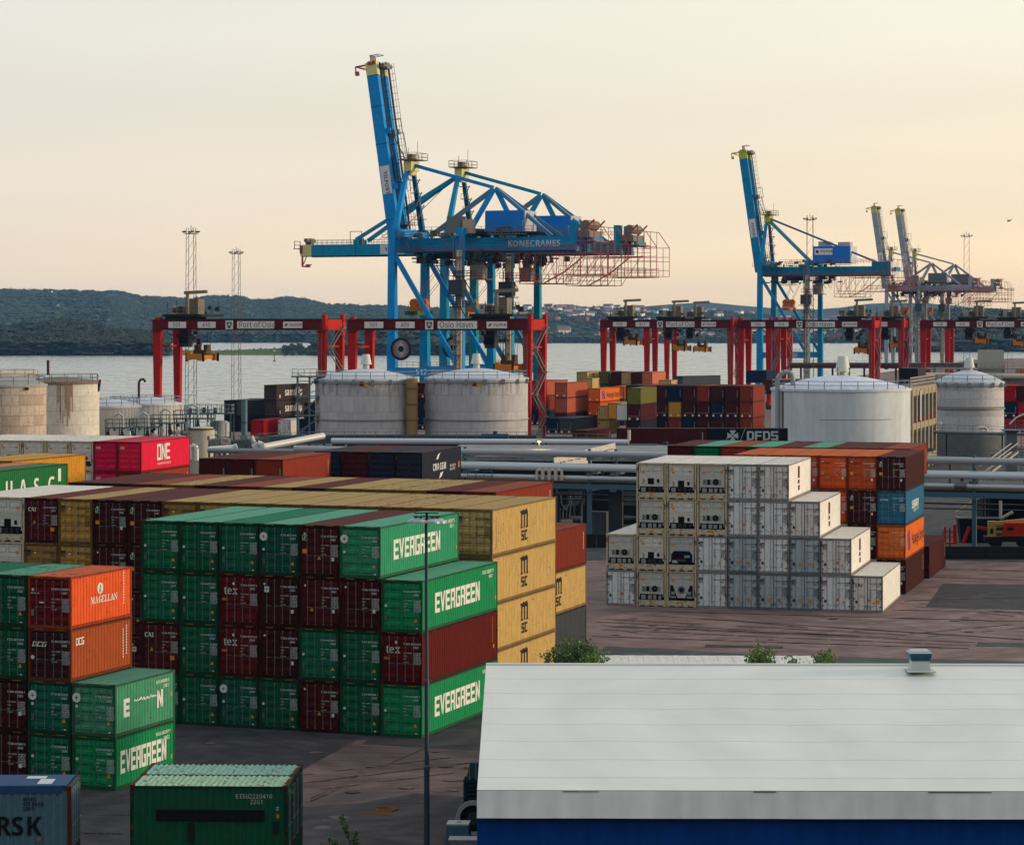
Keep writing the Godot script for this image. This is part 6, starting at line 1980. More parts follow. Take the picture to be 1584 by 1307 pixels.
# a shell of curved plates over a steel core, a domed roof, rim and railing
func tank(at: Vector3, r: float, h: float, dome: float, courses: int, around: int, wall: Material, alt: Material, lid: Material, label: String, lift := 0.0, joint := Color(0.56, 0.545, 0.535)) -> Node3D:
	var o := thing("storage_tank", label, "tank", at, 0.0, "storage tanks")
	var seam := plain(joint, 0.8)
	part(o, "core", Shape.new().lathe([Vector2(r - 0.03, lift), Vector2(r - 0.03, h), Vector2(0.0, h - 0.01)], Vector3.ZERO, 48), seam if courses > 0 else wall)
	if courses > 0:
		var ch := (h - lift) / courses
		var gap := 0.04 / r
		var mesh := Shape.new().lathe([Vector2(r - 0.02, 0.015), Vector2(r, 0.025), Vector2(r, ch - 0.025), Vector2(r - 0.02, ch - 0.015)], Vector3.ZERO, maxi(3, 60 / around), gap / 2, TAU / around - gap / 2).mesh()
		for c in courses:
			for k in around:
				var a := TAU * (k + 0.5 * (c % 2)) / around
				# only the half that faces the yard is plated piece by piece
				part(o, "shell_plate", mesh, wall if rng.randf() < 0.72 else alt, Transform3D(Basis(Vector3.UP, -a), V(0, lift + c * ch, 0)))
	else:
		part(o, "shell", Shape.new().lathe([Vector2(r, lift), Vector2(r, h)], Vector3.ZERO, 64), wall)
	part(o, "rim", Shape.new().lathe([Vector2(r, h - 0.35), Vector2(r + 0.16, h - 0.35), Vector2(r + 0.16, h), Vector2(r - 0.1, h + 0.02)], Vector3.ZERO, 64), lid)
	var pr := []
	for k in 9:
		var t := k / 8.0
		pr.append(Vector2(r * (1.0 - t), h + dome * (1.0 - pow(1.0 - t, 1.7))))
	part(o, "roof", Shape.new().lathe(pr, Vector3.ZERO, 48), lid)
	part(o, "railing", ring_railing(r - 0.15, 1.15, int(r * 2.6)), plain(Color(0.42, 0.44, 0.45), 0.6), facing(0, h, 0))
	return o


func tank_trim(o: Node3D, r: float, h: float, vent: bool, band: float) -> void:
	var steel := plain(Color(0.50, 0.51, 0.51), 0.5, 0.2)
	if vent:
		part(o, "roof_vent", Shape.new().lathe([Vector2(0.55, 0), Vector2(0.55, 0.9), Vector2(0.95, 0.9), Vector2(0.6, 2.6), Vector2(0, 2.6)], V(0, h + 1.4, 0), 16), plain(Color(0.74, 0.74, 0.72), 0.5))
	if band > 0:
		part(o, "stiffener", Shape.new().lathe([Vector2(r, band), Vector2(r + 0.22, band), Vector2(r + 0.22, band + 0.14), Vector2(r, band + 0.14)], Vector3.ZERO, 64), steel)
	for k in 8:
		var a := PI / 2 + (k - 3.5) * 0.36
		part(o, "foam_chamber", Shape.new().box(V(cos(a) * (r + 0.2), h - 0.5, sin(a) * (r + 0.2)), V(0.5, 0.8, 0.3)), steel)
	part(o, "ring_pipe", Shape.new().lathe([Vector2(r + 0.25, h - 0.75), Vector2(r + 0.37, h - 0.66), Vector2(r + 0.25, h - 0.6)], Vector3.ZERO, 56), steel)


func tank_farm() -> void:
	var pale := paint(Color(0.70, 0.685, 0.68), "", 0, 0.55, 31.0)
	var pale2 := paint(Color(0.685, 0.67, 0.665), "", 2, 0.55, 27.0)
	var lid := paint(Color(0.74, 0.76, 0.78), "", 1, 0.45, 11.0)
	var steel := plain(Color(0.42, 0.45, 0.46), 0.55, 0.25)
	# the two mid tanks
	var zt := 430.0
	var t1 := tank(V(-24.417, 0, -430), 8.5, 13.62, 1.6, 5, 9, pale, pale2, lid, "pale plated tank with a stair tower, nearer the brown container stack")
	tank_trim(t1, 8.5, 13.62, true, 6.814)
	var t2 := tank(V(-5.942, 0, -430), 8.6, 13.728, 1.6, 5, 9, pale, pale2, lid, "pale plated tank with rain streaks, directly under the blue cranes")
	tank_trim(t2, 8.6, 13.728, true, 6.814)
	for t in [t1, t2]:
		part(t, "hazard_plate", Shape.new().box(V(-0.2, 12.864, 8.62), V(0.7, 0.7, 0.06)), plain(Color(0.45, 0.05, 0.07)))
		part(t, "hazard_plate", Shape.new().box(V(0.5, 12.864, 8.61), V(0.7, 0.8, 0.06)), plain(Color(0.75, 0.62, 0.10)))
		var st := Shape.new()
		for k in 26:
			var a := PI / 2 + (k - 13) * 0.075 + sin(k * 5.1) * 0.03
			st.box(V(cos(a) * 8.62, 13.0 - 0.5 * (1 + sin(k * 2.3)), sin(a) * 8.62), V(0.12 + 0.2 * absf(sin(k * 1.7)), 1.2 + sin(k * 2.3), 0.02), Basis(Vector3.UP, PI / 2 - a))
		part(t, "rain_stain", st, plain(Color(0.60, 0.585, 0.58), 0.7))
	# stair tower at the first of them
	var sw := thing("stair_tower", "grey steel stair tower standing against the pale plated tank", "stair", V(-34.037, 0, -426))
	var fr := Shape.new()
	for x in [-1.6, 0.4, 2.4]:
		for z in [0.0, -2.0]:
			fr.bar(V(x, 0, z), V(x, 14.0, z), 0.16)
	for k in 5:
		fr.bar(V(-1.6, 2.0 + k * 2.8, 0), V(2.4, 2.0 + k * 2.8, 0), 0.14)
		fr.bar(V(-1.6 if k % 2 else 2.4, 2.0 + k * 2.8, 0.03), V(2.4 if k % 2 else -1.6, 4.8 + k * 2.4, 0.03), 0.12)
	part(sw, "frame", fr, steel)
	for k in 4:
		part(sw, "flight", Shape.new().bar(V(-1.5, 1.0 + k * 3.3, -0.6), V(2.3, 4.2 + k * 3.3, -0.6), 0.9, 0.2), steel)
		part(sw, "landing", Shape.new().box(V(0.4 if k < 3 else -0.2, 4.3 + k * 3.2, -1.0), V(4.8, 0.14, 2.4)), steel)
	var rl := Shape.new()
	for y in [0.6, 1.2]:
		rl.bar(V(-2.4, 14.0 + y, 0.1), V(2.6, 14.0 + y, 0.1), 0.08)
		rl.bar(V(1.4, 7.4 + y, 0.1), V(5.2, 7.4 + y, 0.1), 0.08)
	for k in 6:
		rl.bar(V(-2.4 + k, 14.0, 0.1), V(-2.4 + k, 15.2, 0.1), 0.08)
	part(sw, "railing", rl, steel)
	part(sw, "top_deck", Shape.new().box(V(0.3, 14.0, -1.0), V(5.6, 0.16, 2.6)), steel)
	# yellow-brown column tank between them
	var cl := thing("column_tank", "tall narrow ochre column beside the first pale tank", "tank", V(-16.513, 0, -424))
	part(cl, "shell", Shape.new().lathe([Vector2(0.95, 0), Vector2(0.95, 13.643), Vector2(0, 13.856)], Vector3.ZERO, 20), paint(Color(0.56, 0.46, 0.30), "rust_mask", 1, 0.6, 3.0))
	for k in 5:
		part(cl, "flange", Shape.new().lathe([Vector2(0.95, 0), Vector2(1.08, 0), Vector2(1.08, 0.18), Vector2(0.95, 0.18)], V(0, 1.6 + k * 2.6, 0), 20), paint(Color(0.46, 0.38, 0.26), "rust_mask", 0, 0.6, 3.0))
	# the old tanks at the edge of the frame
	var dirty := paint(Color(0.72, 0.66, 0.59), "rust_mask", 1, 0.75, 12.0)
	var dirty2 := paint(Color(0.66, 0.59, 0.52), "rust_mask", 0, 0.75, 9.0)
	var ta := tank(V(-76.42, 0, -385), 6.6, 13.72, 1.6, 9, 16, dirty, dirty2, paint(Color(0.60, 0.60, 0.57), "rust_mask", 0), "rusty plated tank at the edge, yellow rail on its roof", 0.0, Color(0.30, 0.25, 0.21))
	part(ta, "yellow_rail", ring_railing(5.4, 1.2, 9), plain(Color(0.68, 0.50, 0.12), 0.6), facing(0, 13.72 + 0.9, 0))
	part(ta, "nozzle", Shape.new().tube(V(4.6, 13.139, 4.8), V(4.8, 13.139, 5.1), 0.25), plain(Color(0.15, 0.12, 0.10)))
	var hb := 13.536
	var tb := tank(V(-71.802, 0, -410), 5.9, hb, 0.8, 6, 7, paint(Color(0.82, 0.79, 0.73), "rust_mask", 1, 0.7, 11.0), paint(Color(0.80, 0.77, 0.71), "rust_mask", 0, 0.7, 11.0), paint(Color(0.50, 0.42, 0.37), "rust_heavy", 0), "tall cream tank with brown rust runs down its shell")
	var run := Shape.new()
	var r := RandomNumberGenerator.new()
	r.seed = 12
	for k in 26:
		var a := PI / 2 - 0.24 + r.randf_range(-0.22, 0.22)
		var l := r.randf_range(1.0, 6.5)
		run.box(V(cos(a) * 5.93, hb - 0.4 - l / 2, sin(a) * 5.93), V(r.randf_range(0.04, 0.14), l, 0.015), Basis(Vector3.UP, PI / 2 - a))
	part(tb, "rust_run", run, paint(Color(0.60, 0.50, 0.40), "rust_mask", 1, 0.8))
	part(tb, "gauge_pipe", Shape.new().tube(V(5.9, hb - 1.6, 0.6), V(6.2, hb + 0.3, 0.6), 0.2), plain(Color(0.22, 0.17, 0.14)))
	part(tb, "roof_post", Shape.new().tube(V(-2.2, hb + 1.0, 0), V(-2.2, hb + 3.4, 0), 0.22), plain(Color(0.25, 0.14, 0.12)))
	var ribbed := paint(Color(0.72, 0.71, 0.68), "", 1, 0.6, 5.0)
	for q in [[-66.313, 425.0, 4.9, 9.243, "low ribbed grey tank with a bent-in roof rail beside the cream tank"], [-63.508, 445.0, 6.1, 9.048, "low ribbed grey tank with a hooked brown roof pipe, by the red crane leg"]]:
		var tc := tank(V(q[0], 0, -q[1]), q[2], q[3], 1.1, 0, 0, ribbed, ribbed, lid, q[4])
		var rb := Shape.new()
		for k in 48:
			var a := TAU * k / 48
			rb.box(V(cos(a) * q[2], q[3] / 2, sin(a) * q[2]), V(0.10, q[3] - 0.2, 0.10), Basis(Vector3.UP, PI / 2 - a))
		part(tc, "shell_ribs", rb, ribbed)
		if q[2] > 5:
			part(tc, "hooked_pipe", Shape.new().path([V(-0.8, q[3] + 0.8, 2), V(-0.8, q[3] + 3.6, 2), V(-0.5, q[3] + 4.1, 2), V(0.1, q[3] + 4.1, 2), V(0.3, q[3] + 3.6, 2)], 0.22), plain(Color(0.26, 0.11, 0.09), 0.6))
	# the big smooth tank with its pale cone roof
	var hg := 13.266
	var grey_t := paint(Color(0.78, 0.80, 0.80), "", 2, 0.5, 60.0)
	var tg := tank(V(48.598, 0, -380), 10.2, hg, 1.9, 0, 0, grey_t, grey_t, paint(Color(0.78, 0.80, 0.84), "", 1, 0.45, 11.0), "big smooth blue-grey tank with a pale cone roof and loop pipe")
	part(tg, "roof_vent", Shape.new().lathe([Vector2(0.5, 0), Vector2(0.5, 0.7), Vector2(1.15, 0.7), Vector2(0.7, 3.0), Vector2(0, 3.0)], V(0.3, hg + 1.7, 0), 16), plain(Color(0.76, 0.76, 0.72), 0.5))
	part(tg, "vent_post", Shape.new().bar(V(-0.5, hg + 1.4, 0.6), V(-0.5, hg + 3.0, 0.6), 0.2).bar(V(1.2, hg + 1.4, 0.6), V(1.2, hg + 3.0, 0.6), 0.2), plain(Color(0.50, 0.12, 0.10)))
	part(tg, "loop_pipe", Shape.new().path([V(-9.75, 0, 3.9), V(-9.75, hg + 1.4, 3.9), V(-9.3, hg + 2.1, 3.9), V(-8.8, hg + 2.4, 3.9), V(-8.0, hg + 2.4, 3.9), V(-7.6, hg + 2.1, 3.9), V(-7.5, hg + 1.4, 3.9), V(-7.5, hg + 0.6, 3.9)], 0.36, 10), plain(Color(0.58, 0.59, 0.58), 0.5))
	part(tg, "down_pipe", Shape.new().tube(V(-9.0, 0, 4.7), V(-9.0, hg - 0.2, 4.7), 0.22), plain(Color(0.36, 0.28, 0.26), 0.6))
	part(tg, "shell_seam", Shape.new().lathe([Vector2(10.22, hg - 4.4), Vector2(10.23, hg - 4.36), Vector2(10.22, hg - 4.32)], Vector3.ZERO, 40, 0.9, 2.0), plain(Color(0.44, 0.46, 0.465), 0.5))
	# the plated tank behind the office, on a concrete drum
	var hw := 13.034
	var th := tank(V(76.848, 0, -432), 5.75, hw, 1.9, 6, 5, paint(Color(0.74, 0.725, 0.72), "rust_mask", 1, 0.55, 9.0), pale2, lid, "pale banded tank on a stained concrete drum behind the office block", 4.568)
	tank_trim(th, 5.75, hw, true, 8.476)
	part(th, "dirt_band", Shape.new().lathe([Vector2(5.78, 8.367), Vector2(5.79, 8.693), Vector2(5.78, 8.91)], Vector3.ZERO, 48), plain(Color(0.50, 0.44, 0.40), 0.8))
	var drum := single("concrete_drum", Shape.new().lathe([Vector2(6.3, 0), Vector2(6.3, 4.715), Vector2(0, 4.715)], Vector3.ZERO, 48), stone(Color(0.40, 0.41, 0.40)), "stained round concrete plinth beneath the pale banded tank", "plinth", "", Transform3D(Basis.IDENTITY, V(76.848, 0, -432)))
	office_block()
	pipework()


func office_block() -> void:
	# its windowed face looks across the yard, its gable is hidden by the big tank
	var o := thing("office_block", "narrow brick office block with tall windows and a roof rail behind the big tank", "building", V(60.77, 0, -392), 0.30)
	var conc := stone(Color(0.62, 0.57, 0.47))
	var shade := stone(Color(0.44, 0.43, 0.41))
	var brick := stone(Color(0.36, 0.16, 0.11))
	var glass := plain(Color(0.16, 0.22, 0.24), 0.08)
	var long := 27.0
	var h := 12.666
	part(o, "wall", Shape.new().box(V(-2.0, h / 2, -long / 2), V(4.0, h, long)), shade)
	var f := Transform3D(Basis(Vector3.UP, PI / 2), V(0, 0, 0))
	var bays := 6
	var fl := [h - 0.9, h - 6.3, h - 11.5]
	for k in bays + 1:
		part(o, "pier", Shape.new().box(V(0.16, h / 2, -0.6 - k * (long - 1.2) / bays), V(0.32, h, 0.9)), conc)
	for y in [h - 0.5, h - 5.7, h - 10.9]:
		part(o, "floor_band", Shape.new().box(V(0.14, y, -long / 2), V(0.24, 1.0, long)), conc)
	for q in 3:
		for k in bays:
			var z0: float = -0.6 - (k + 0.5) * (long - 1.2) / bays
			var y0: float = fl[q]
			var w := part(o, "window", Shape.new().box(V(0.03, y0 - 1.9, z0), V(0.05, 3.0, 3.6)), glass)
			part(w, "mullion", Shape.new().box(V(0.07, y0 - 1.9, z0), V(0.06, 3.0, 0.14)), conc)
			part(o, "brick_apron", Shape.new().box(V(0.05, y0 - 4.1, z0), V(0.10, 1.3, 3.6)), brick)
	part(o, "parapet", Shape.new().box(V(-2.0, h + 0.15, -long / 2), V(4.4, 0.3, long + 0.3)), conc)
	var rl := Shape.new()
	for y in [0.5, 1.0, 1.5]:
		rl.bar(V(0, h + 0.3 + y, 0), V(0, h + 0.3 + y, -long), 0.10)
	for k in 22:
		rl.bar(V(0, h + 0.3, -long * k / 21.0), V(0, h + 1.8, -long * k / 21.0), 0.10)
	part(o, "roof_railing", rl, plain(Color(0.66, 0.62, 0.58), 0.6))
	part(o, "roof_house", Shape.new().box(V(-2.6, h + 1.6, -20.0), V(3.0, 2.8, 9.0)), plain(Color(0.05, 0.055, 0.06), 0.7))
	part(o, "wall_lamp", Shape.new().box(V(0.7, h - 6.0, -long + 0.4), V(0.8, 0.4, 0.4)), plain(Color(0.8, 0.8, 0.78)))
	part(o, "curtain", Shape.new().box(V(0.4, h - 2.6, -8.0), V(0.1, 4.6, 0.9)), plain(Color(0.72, 0.73, 0.74)))
	# the brick gatehouse farther on
	var g := thing("gatehouse", "low brick gatehouse with a flat pale roof beyond the banded tank", "building", V(111.156, 0, -560), 0.2)
	part(g, "wall", Shape.new().box(V(0, 5.0, -4), V(11.0, 10.0, 8)), stone(Color(0.40, 0.30, 0.27)))
	part(g, "roof", Shape.new().box(V(0, 10.4, -4), V(12.4, 0.8, 9.4)), plain(Color(0.55, 0.52, 0.48)))
	for x in [-3.8, -0.4, 3.2]:
		part(g, "window", Shape.new().box(V(x, 7.6, 0.04), V(1.7, 2.4, 0.06)), plain(Color(0.12, 0.16, 0.18), 0.1))
		part(g, "pier", Shape.new().box(V(x + 1.6, 5.0, 0.06), V(0.5, 10.0, 0.14)), plain(Color(0.66, 0.62, 0.55)))


func rails(p: Array, h: float, gap: float) -> Shape:
	var s := Shape.new()
	for k in p.size() - 1:
		var a: Vector3 = p[k]
		var b: Vector3 = p[k + 1]
		for y in [h * 0.5, h]:
			s.bar(a + V(0, y, 0), b + V(0, y, 0), 0.06)
		var n := maxi(1, int(a.distance_to(b) / gap))
		for j in n + 1:
			var q := a.lerp(b, float(j) / n)
			s.bar(q, q + V(0, h, 0), 0.07)
	return s


func pipework() -> void:
	var green := plain(Color(0.26, 0.34, 0.34), 0.55, 0.2)
	var silver := plain(Color(0.74, 0.74, 0.72), 0.4, 0.15)
	var white := plain(Color(0.68, 0.68, 0.65), 0.5)
	var dark := plain(Color(0.15, 0.17, 0.17), 0.7)
	# stepped service platforms before the ribbed tanks
	var steps := [[162, 662, 206, 350.0], [200, 661, 246, 352.0], [232, 655, 282, 355.0], [268, 648, 330, 358.0]]
	var names := ["first service platform beside the cream tank", "second service platform, over a row of valves", "third service platform, stepping up to the red crane leg", "highest service platform, over the short white vessel"]
	for k in steps.size():
		var q: Array = steps[k]
		var x0: float = (q[0] - 792.0) * q[3] / 3980.0
		var x1: float = (q[2] - 792.0) * q[3] / 3980.0
		var y: float = EYE - (q[1] - 499.2) * q[3] / 3980.0
		var o := thing("service_platform", "green steel " + names[k], "platform", V(x0, 0, -q[3]), 0.0, "service platforms of the tank farm")
		var w := x1 - x0
		part(o, "deck", Shape.new().box(V(w / 2, y, -1.2), V(w, 0.16, 2.6)), green)
		var lg := Shape.new()
		for x in [0.1, w * 0.5, w - 0.1]:
			for z in [0.0, -2.4]:
				lg.bar(V(x, 0, z), V(x, y, z), 0.16)
		part(o, "support", lg, green)
		part(o, "railing", rails([V(0, y, 0), V(w, y, 0), V(w, y, -2.4), V(0, y, -2.4), V(0, y, 0)], 1.15, 0.9), green)
		for j in 4:
			var x := w * (j + 0.5) / 4
			var vv := part(o, "valve", Shape.new().tube(V(x, y - 1.6, 0.7), V(x, y - 0.4, 0.7), 0.2).box(V(x, y - 1.0, 0.7), V(0.5, 0.4, 0.5)), silver if j % 2 else dark)
			part(vv, "hand_wheel", Shape.new().tube(V(x, y - 0.25, 0.7), V(x, y - 0.18, 0.7), 0.32), dark)
		part(o, "supply_pipe", Shape.new().tube(V(-0.5, y - 1.9, 0.7), V(w + 0.5, y - 1.9, 0.7), 0.24).tube(V(-0.5, y - 2.6, 1.3), V(w + 0.5, y - 2.6, 1.3), 0.2), silver)
		part(o, "riser", Shape.new().path([V(w * 0.3, y - 2, -0.6), V(w * 0.3, y + 1.6, -0.6), V(w * 0.45, y + 2.0, -0.6), V(w * 0.6, y + 1.6, -0.6), V(w * 0.6, y - 1, -0.6)], 0.14), white)
	# upper platform with a crowd of fittings
	var u := thing("service_platform", "railed roof platform full of fittings over the two white vessels", "platform", V(-45.841, 0, -362))
	var yu := 10.084
	part(u, "deck", Shape.new().box(V(3.0, yu, -2.0), V(6.6, 0.16, 4.4)), green)
	part(u, "railing", rails([V(-0.3, yu, 0.2), V(6.3, yu, 0.2), V(6.3, yu, -4.2), V(-0.3, yu, -4.2), V(-0.3, yu, 0.2)], 1.2, 0.8), plain(Color(0.48, 0.50, 0.49), 0.5, 0.2))
	for k in 7:
		part(u, "fitting", Shape.new().tube(V(0.4 + k * 0.85, yu, -1.0 - (k % 3)), V(0.4 + k * 0.85, yu + 0.8 + 0.3 * (k % 2), -1.0 - (k % 3)), 0.26, 0.2), white if k % 2 else dark)
	var lgs := Shape.new()
	for x in [0.0, 3.0, 6.2]:
		lgs.bar(V(x, 0, 0), V(x, yu, 0), 0.18)
		lgs.bar(V(x, 0, -4), V(x, yu, -4), 0.18)
	part(u, "support", lgs, green)
	var ve := thing("white_vessel", "short cream vessel with a red plate, beneath the railed roof platform", "tank", V(-42.935, 0, -356))
	part(ve, "shell", Shape.new().lathe([Vector2(1.75, 0), Vector2(1.75, 8.149), Vector2(1.5, 8.417), Vector2(0, 8.596)], Vector3.ZERO, 28), paint(Color(0.72, 0.69, 0.62), "rust_mask", 1, 0.6, 5.0))
	part(ve, "top_ring", Shape.new().lathe([Vector2(1.76, 0), Vector2(1.95, 0), Vector2(1.95, 0.16), Vector2(1.76, 0.16)], V(0, 8.149, 0), 28), dark)
	part(ve, "red_plate", Shape.new().box(V(1.05, 6.986, 1.45), V(0.3, 0.5, 0.06)), plain(Color(0.55, 0.06, 0.05)))
	var vb := thing("octagonal_tank", "tall eight-sided white tank at the end of the pipework", "tank", V(-41.658, 0, -366))
	part(vb, "shell", Shape.new().lathe([Vector2(1.5, 0), Vector2(1.5, 8.655), Vector2(1.1, 8.931), Vector2(0, 9.022)], Vector3.ZERO, 8), plain(Color(0.60, 0.63, 0.63), 0.5))
	for k in 8:
		part(vb, "edge_strip", Shape.new().bar(V(cos(TAU * k / 8) * 1.51, 0, sin(TAU * k / 8) * 1.51), V(cos(TAU * k / 8) * 1.51, 8.655, sin(TAU * k / 8) * 1.51), 0.06), plain(Color(0.50, 0.53, 0.53), 0.5))
	var vs := thing("vent_stack", "blue-grey steel vent stack before the black containers", "vent stack", V(-38.742, 0, -372))
	part(vs, "pipe", Shape.new().lathe([Vector2(0.44, 0), Vector2(0.44, 11.786), Vector2(0.36, 11.786), Vector2(0.36, 11.412)], Vector3.ZERO, 18), plain(Color(0.30, 0.40, 0.45), 0.5))
	part(vs, "clamp", Shape.new().lathe([Vector2(0.46, 0), Vector2(0.54, 0), Vector2(0.54, 0.14), Vector2(0.46, 0.14)], V(0, 8.421, 0), 18), dark)
	part(vs, "base_block", Shape.new().box(V(0, 1.0, 0), V(1.2, 2.0, 1.2)).box(V(0, 6.178, 0), V(1.1, 0.8, 1.1)), plain(Color(0.46, 0.47, 0.46)))
	# pipes near the vent stack: a sloping silver one and a long one along the ground rack
	single("sloping_pipe", Shape.new().path([Vector3(-33.166, 6.904, -330), Vector3(-32.668, 7.402, -330), Vector3(-32.171, 7.236, -330), Vector3(-31.936, 6.939, -331), Vector3(-24.798, 8.045, -338)], 0.42, 10), silver, "thick silver pipe sloping up towards the pale plated tank", "pipe")
	single("elbow_pipe", Shape.new().path([Vector3(-33.497, 8.314, -330), Vector3(-33.166, 7.567, -330), Vector3(-33, 6.821, -330), Vector3(-32.337, 6.904, -330)], 0.30, 10), white, "white elbow pipe with a flange at the foot of the sloping pipe", "pipe")
	single("long_pipe", Shape.new().path([Vector3(-38.379, 6.901, -325), Vector3(-35.385, 7.098, -326), Vector3(-34.893, 7.262, -326)], 0.36, 10), silver, "short silver pipe lying before the eight-sided tank", "pipe")
	single("long_pipe", Shape.new().path([Vector3(-36.844, 7.384, -312), Vector3(-20.844, 7.579, -305)], 0.32, 10), plain(Color(0.46, 0.50, 0.52), 0.45, 0.4), "blue-grey pipe running just behind the rust-red containers", "pipe")
	single("goose_pipe", Shape.new().path([Vector3(-33.784, 8.589, -270), Vector3(-33.784, 9.675, -270), Vector3(-33.58, 9.946, -270), Vector3(-33.309, 9.946, -270), Vector3(-33.173, 9.675, -270), Vector3(-33.173, 8.454, -270)], 0.28, 10), silver, "bent silver goose-neck pipe at the end of the magenta container", "pipe")
	# railings across the foot of the tanks
	var rr := [[322, 688, 352, 684, 340.0], [345, 690, 412, 686, 342.0], [400, 682, 500, 681, 400.0], [500, 680, 660, 680, 405.0], [660, 680, 830, 681, 405.0], [840, 683, 960, 686, 360.0]]
	var rn := ["before the eight-sided tank", "around the vent stack", "under the brown and black containers", "at the foot of the first pale tank", "at the foot of the second pale tank", "behind the lamp on the pipe rack"]
	for k in rr.size():
		var q: Array = rr[k]
		var d: float = q[4]
		var a := V((q[0] - 792.0) * d / 3980.0, EYE - (q[1] - 499.2) * d / 3980.0, -d)
		var b := V((q[2] - 792.0) * d / 3980.0, EYE - (q[3] - 499.2) * d / 3980.0, -d - 2)
		var o := thing("handrail", "grey-green steel handrail on a walkway " + rn[k], "handrail", V(a.x, 0, a.z), 0.0, "handrails of the tank farm")
		part(o, "rail", rails([V(0, a.y, 0), V(b.x - a.x, b.y, -2)], 1.2, 1.5), plain(Color(0.36, 0.42, 0.43), 0.5, 0.3))
		part(o, "walkway", Shape.new().bar(V(0, a.y, -0.7), V(b.x - a.x, b.y, -2.7), 0.16, 1.4), plain(Color(0.22, 0.27, 0.28), 0.6))
		var ps := Shape.new()
		for j in 5:
			var p := V(0, a.y, -0.7).lerp(V(b.x - a.x, b.y, -2.7), j / 4.0)
			ps.bar(V(p.x, 0, p.z), p, 0.25)
		part(o, "post", ps, plain(Color(0.22, 0.27, 0.28), 0.6))
	# red and white notice board on the rail
	var nb := thing("notice_board", "small white board with red letters on the rail by the vent stack", "sign", Vector3(-37.622, 7.366, -338))
	part(nb, "board", Shape.new().box(V(0, 0, 0), V(1.2, 0.75, 0.05)), plain(Color(0.75, 0.72, 0.70)))
	part(nb, "red_letters", Shape.new().box(V(-0.1, 0.1, 0.03), V(0.8, 0.14, 0.02)).box(V(0.0, -0.14, 0.03), V(0.9, 0.12, 0.02)), plain(Color(0.55, 0.14, 0.14)))
	# filling-station frame in the middle of the rail
	light_masts()


func light_masts() -> void:
	var spots := [[295, 352, 500.0, 640, "nearest the red crane on the water side"], [365, 385, 600.0, 655, "behind the black containers"], [1253.5, 333, 640.0, 600, "behind the single blue quay crane"], [1496, 360, 760.0, 600, "beyond the grey quay cranes"], [1563, 445, 1000.0, 600, "short and far off at the end of the grey crane"]]
	for q in spots:
		var z: float = q[2]
		var at := V((q[0] - 792.0) * z / 3980.0, 0, -z)
		var h: float = EYE + (499.2 - q[1]) * z / 3980.0
		var o := thing("light_mast", "tall thin lattice light mast " + q[4], "light mast", at, 0.2, "lattice light masts")
		var grey_m := plain(Color(0.40, 0.35, 0.32), 0.6)
		var s := Shape.new()
		var n := int(h / 2.4)
		var c := []
		for k in 4:
			c.append(Vector2(1 if k % 2 else -1, 1 if k / 2 else -1))
		for k in n:
			var y0 := h * k / n
			var y1 := h * (k + 1) / n
			var w0 := lerpf(0.92, 0.72, float(k) / n)
			var w1 := lerpf(0.92, 0.72, float(k + 1) / n)
			for e in c:
				s.bar(V(e.x * w0, y0, e.y * w0), V(e.x * w1, y1, e.y * w1), 0.085)
			s.bar(V(-w0, y0, w0), V(w1, y1, w1), 0.05)
			s.bar(V(w0, y0, w0), V(w0, y1, -w1), 0.05)
		part(o, "lattice", s, grey_m)
		part(o, "head_ring", Shape.new().lathe([Vector2(0.9, 0), Vector2(1.5, 0), Vector2(1.5, 0.1), Vector2(0.9, 0.1)], V(0, h - 1.2, 0), 16), grey_m)
		for k in 6:
			var a := TAU * k / 6
			part(o, "floodlight", Shape.new().box(V(cos(a) * 1.5, h - 0.8, sin(a) * 1.5), V(0.5, 0.3, 0.4)), plain(Color(0.32, 0.26, 0.25), 0.5))
		part(o, "finial", Shape.new().bar(V(0, h - 1.2, 0), V(0, h + 0.4, 0), 0.1), grey_m)


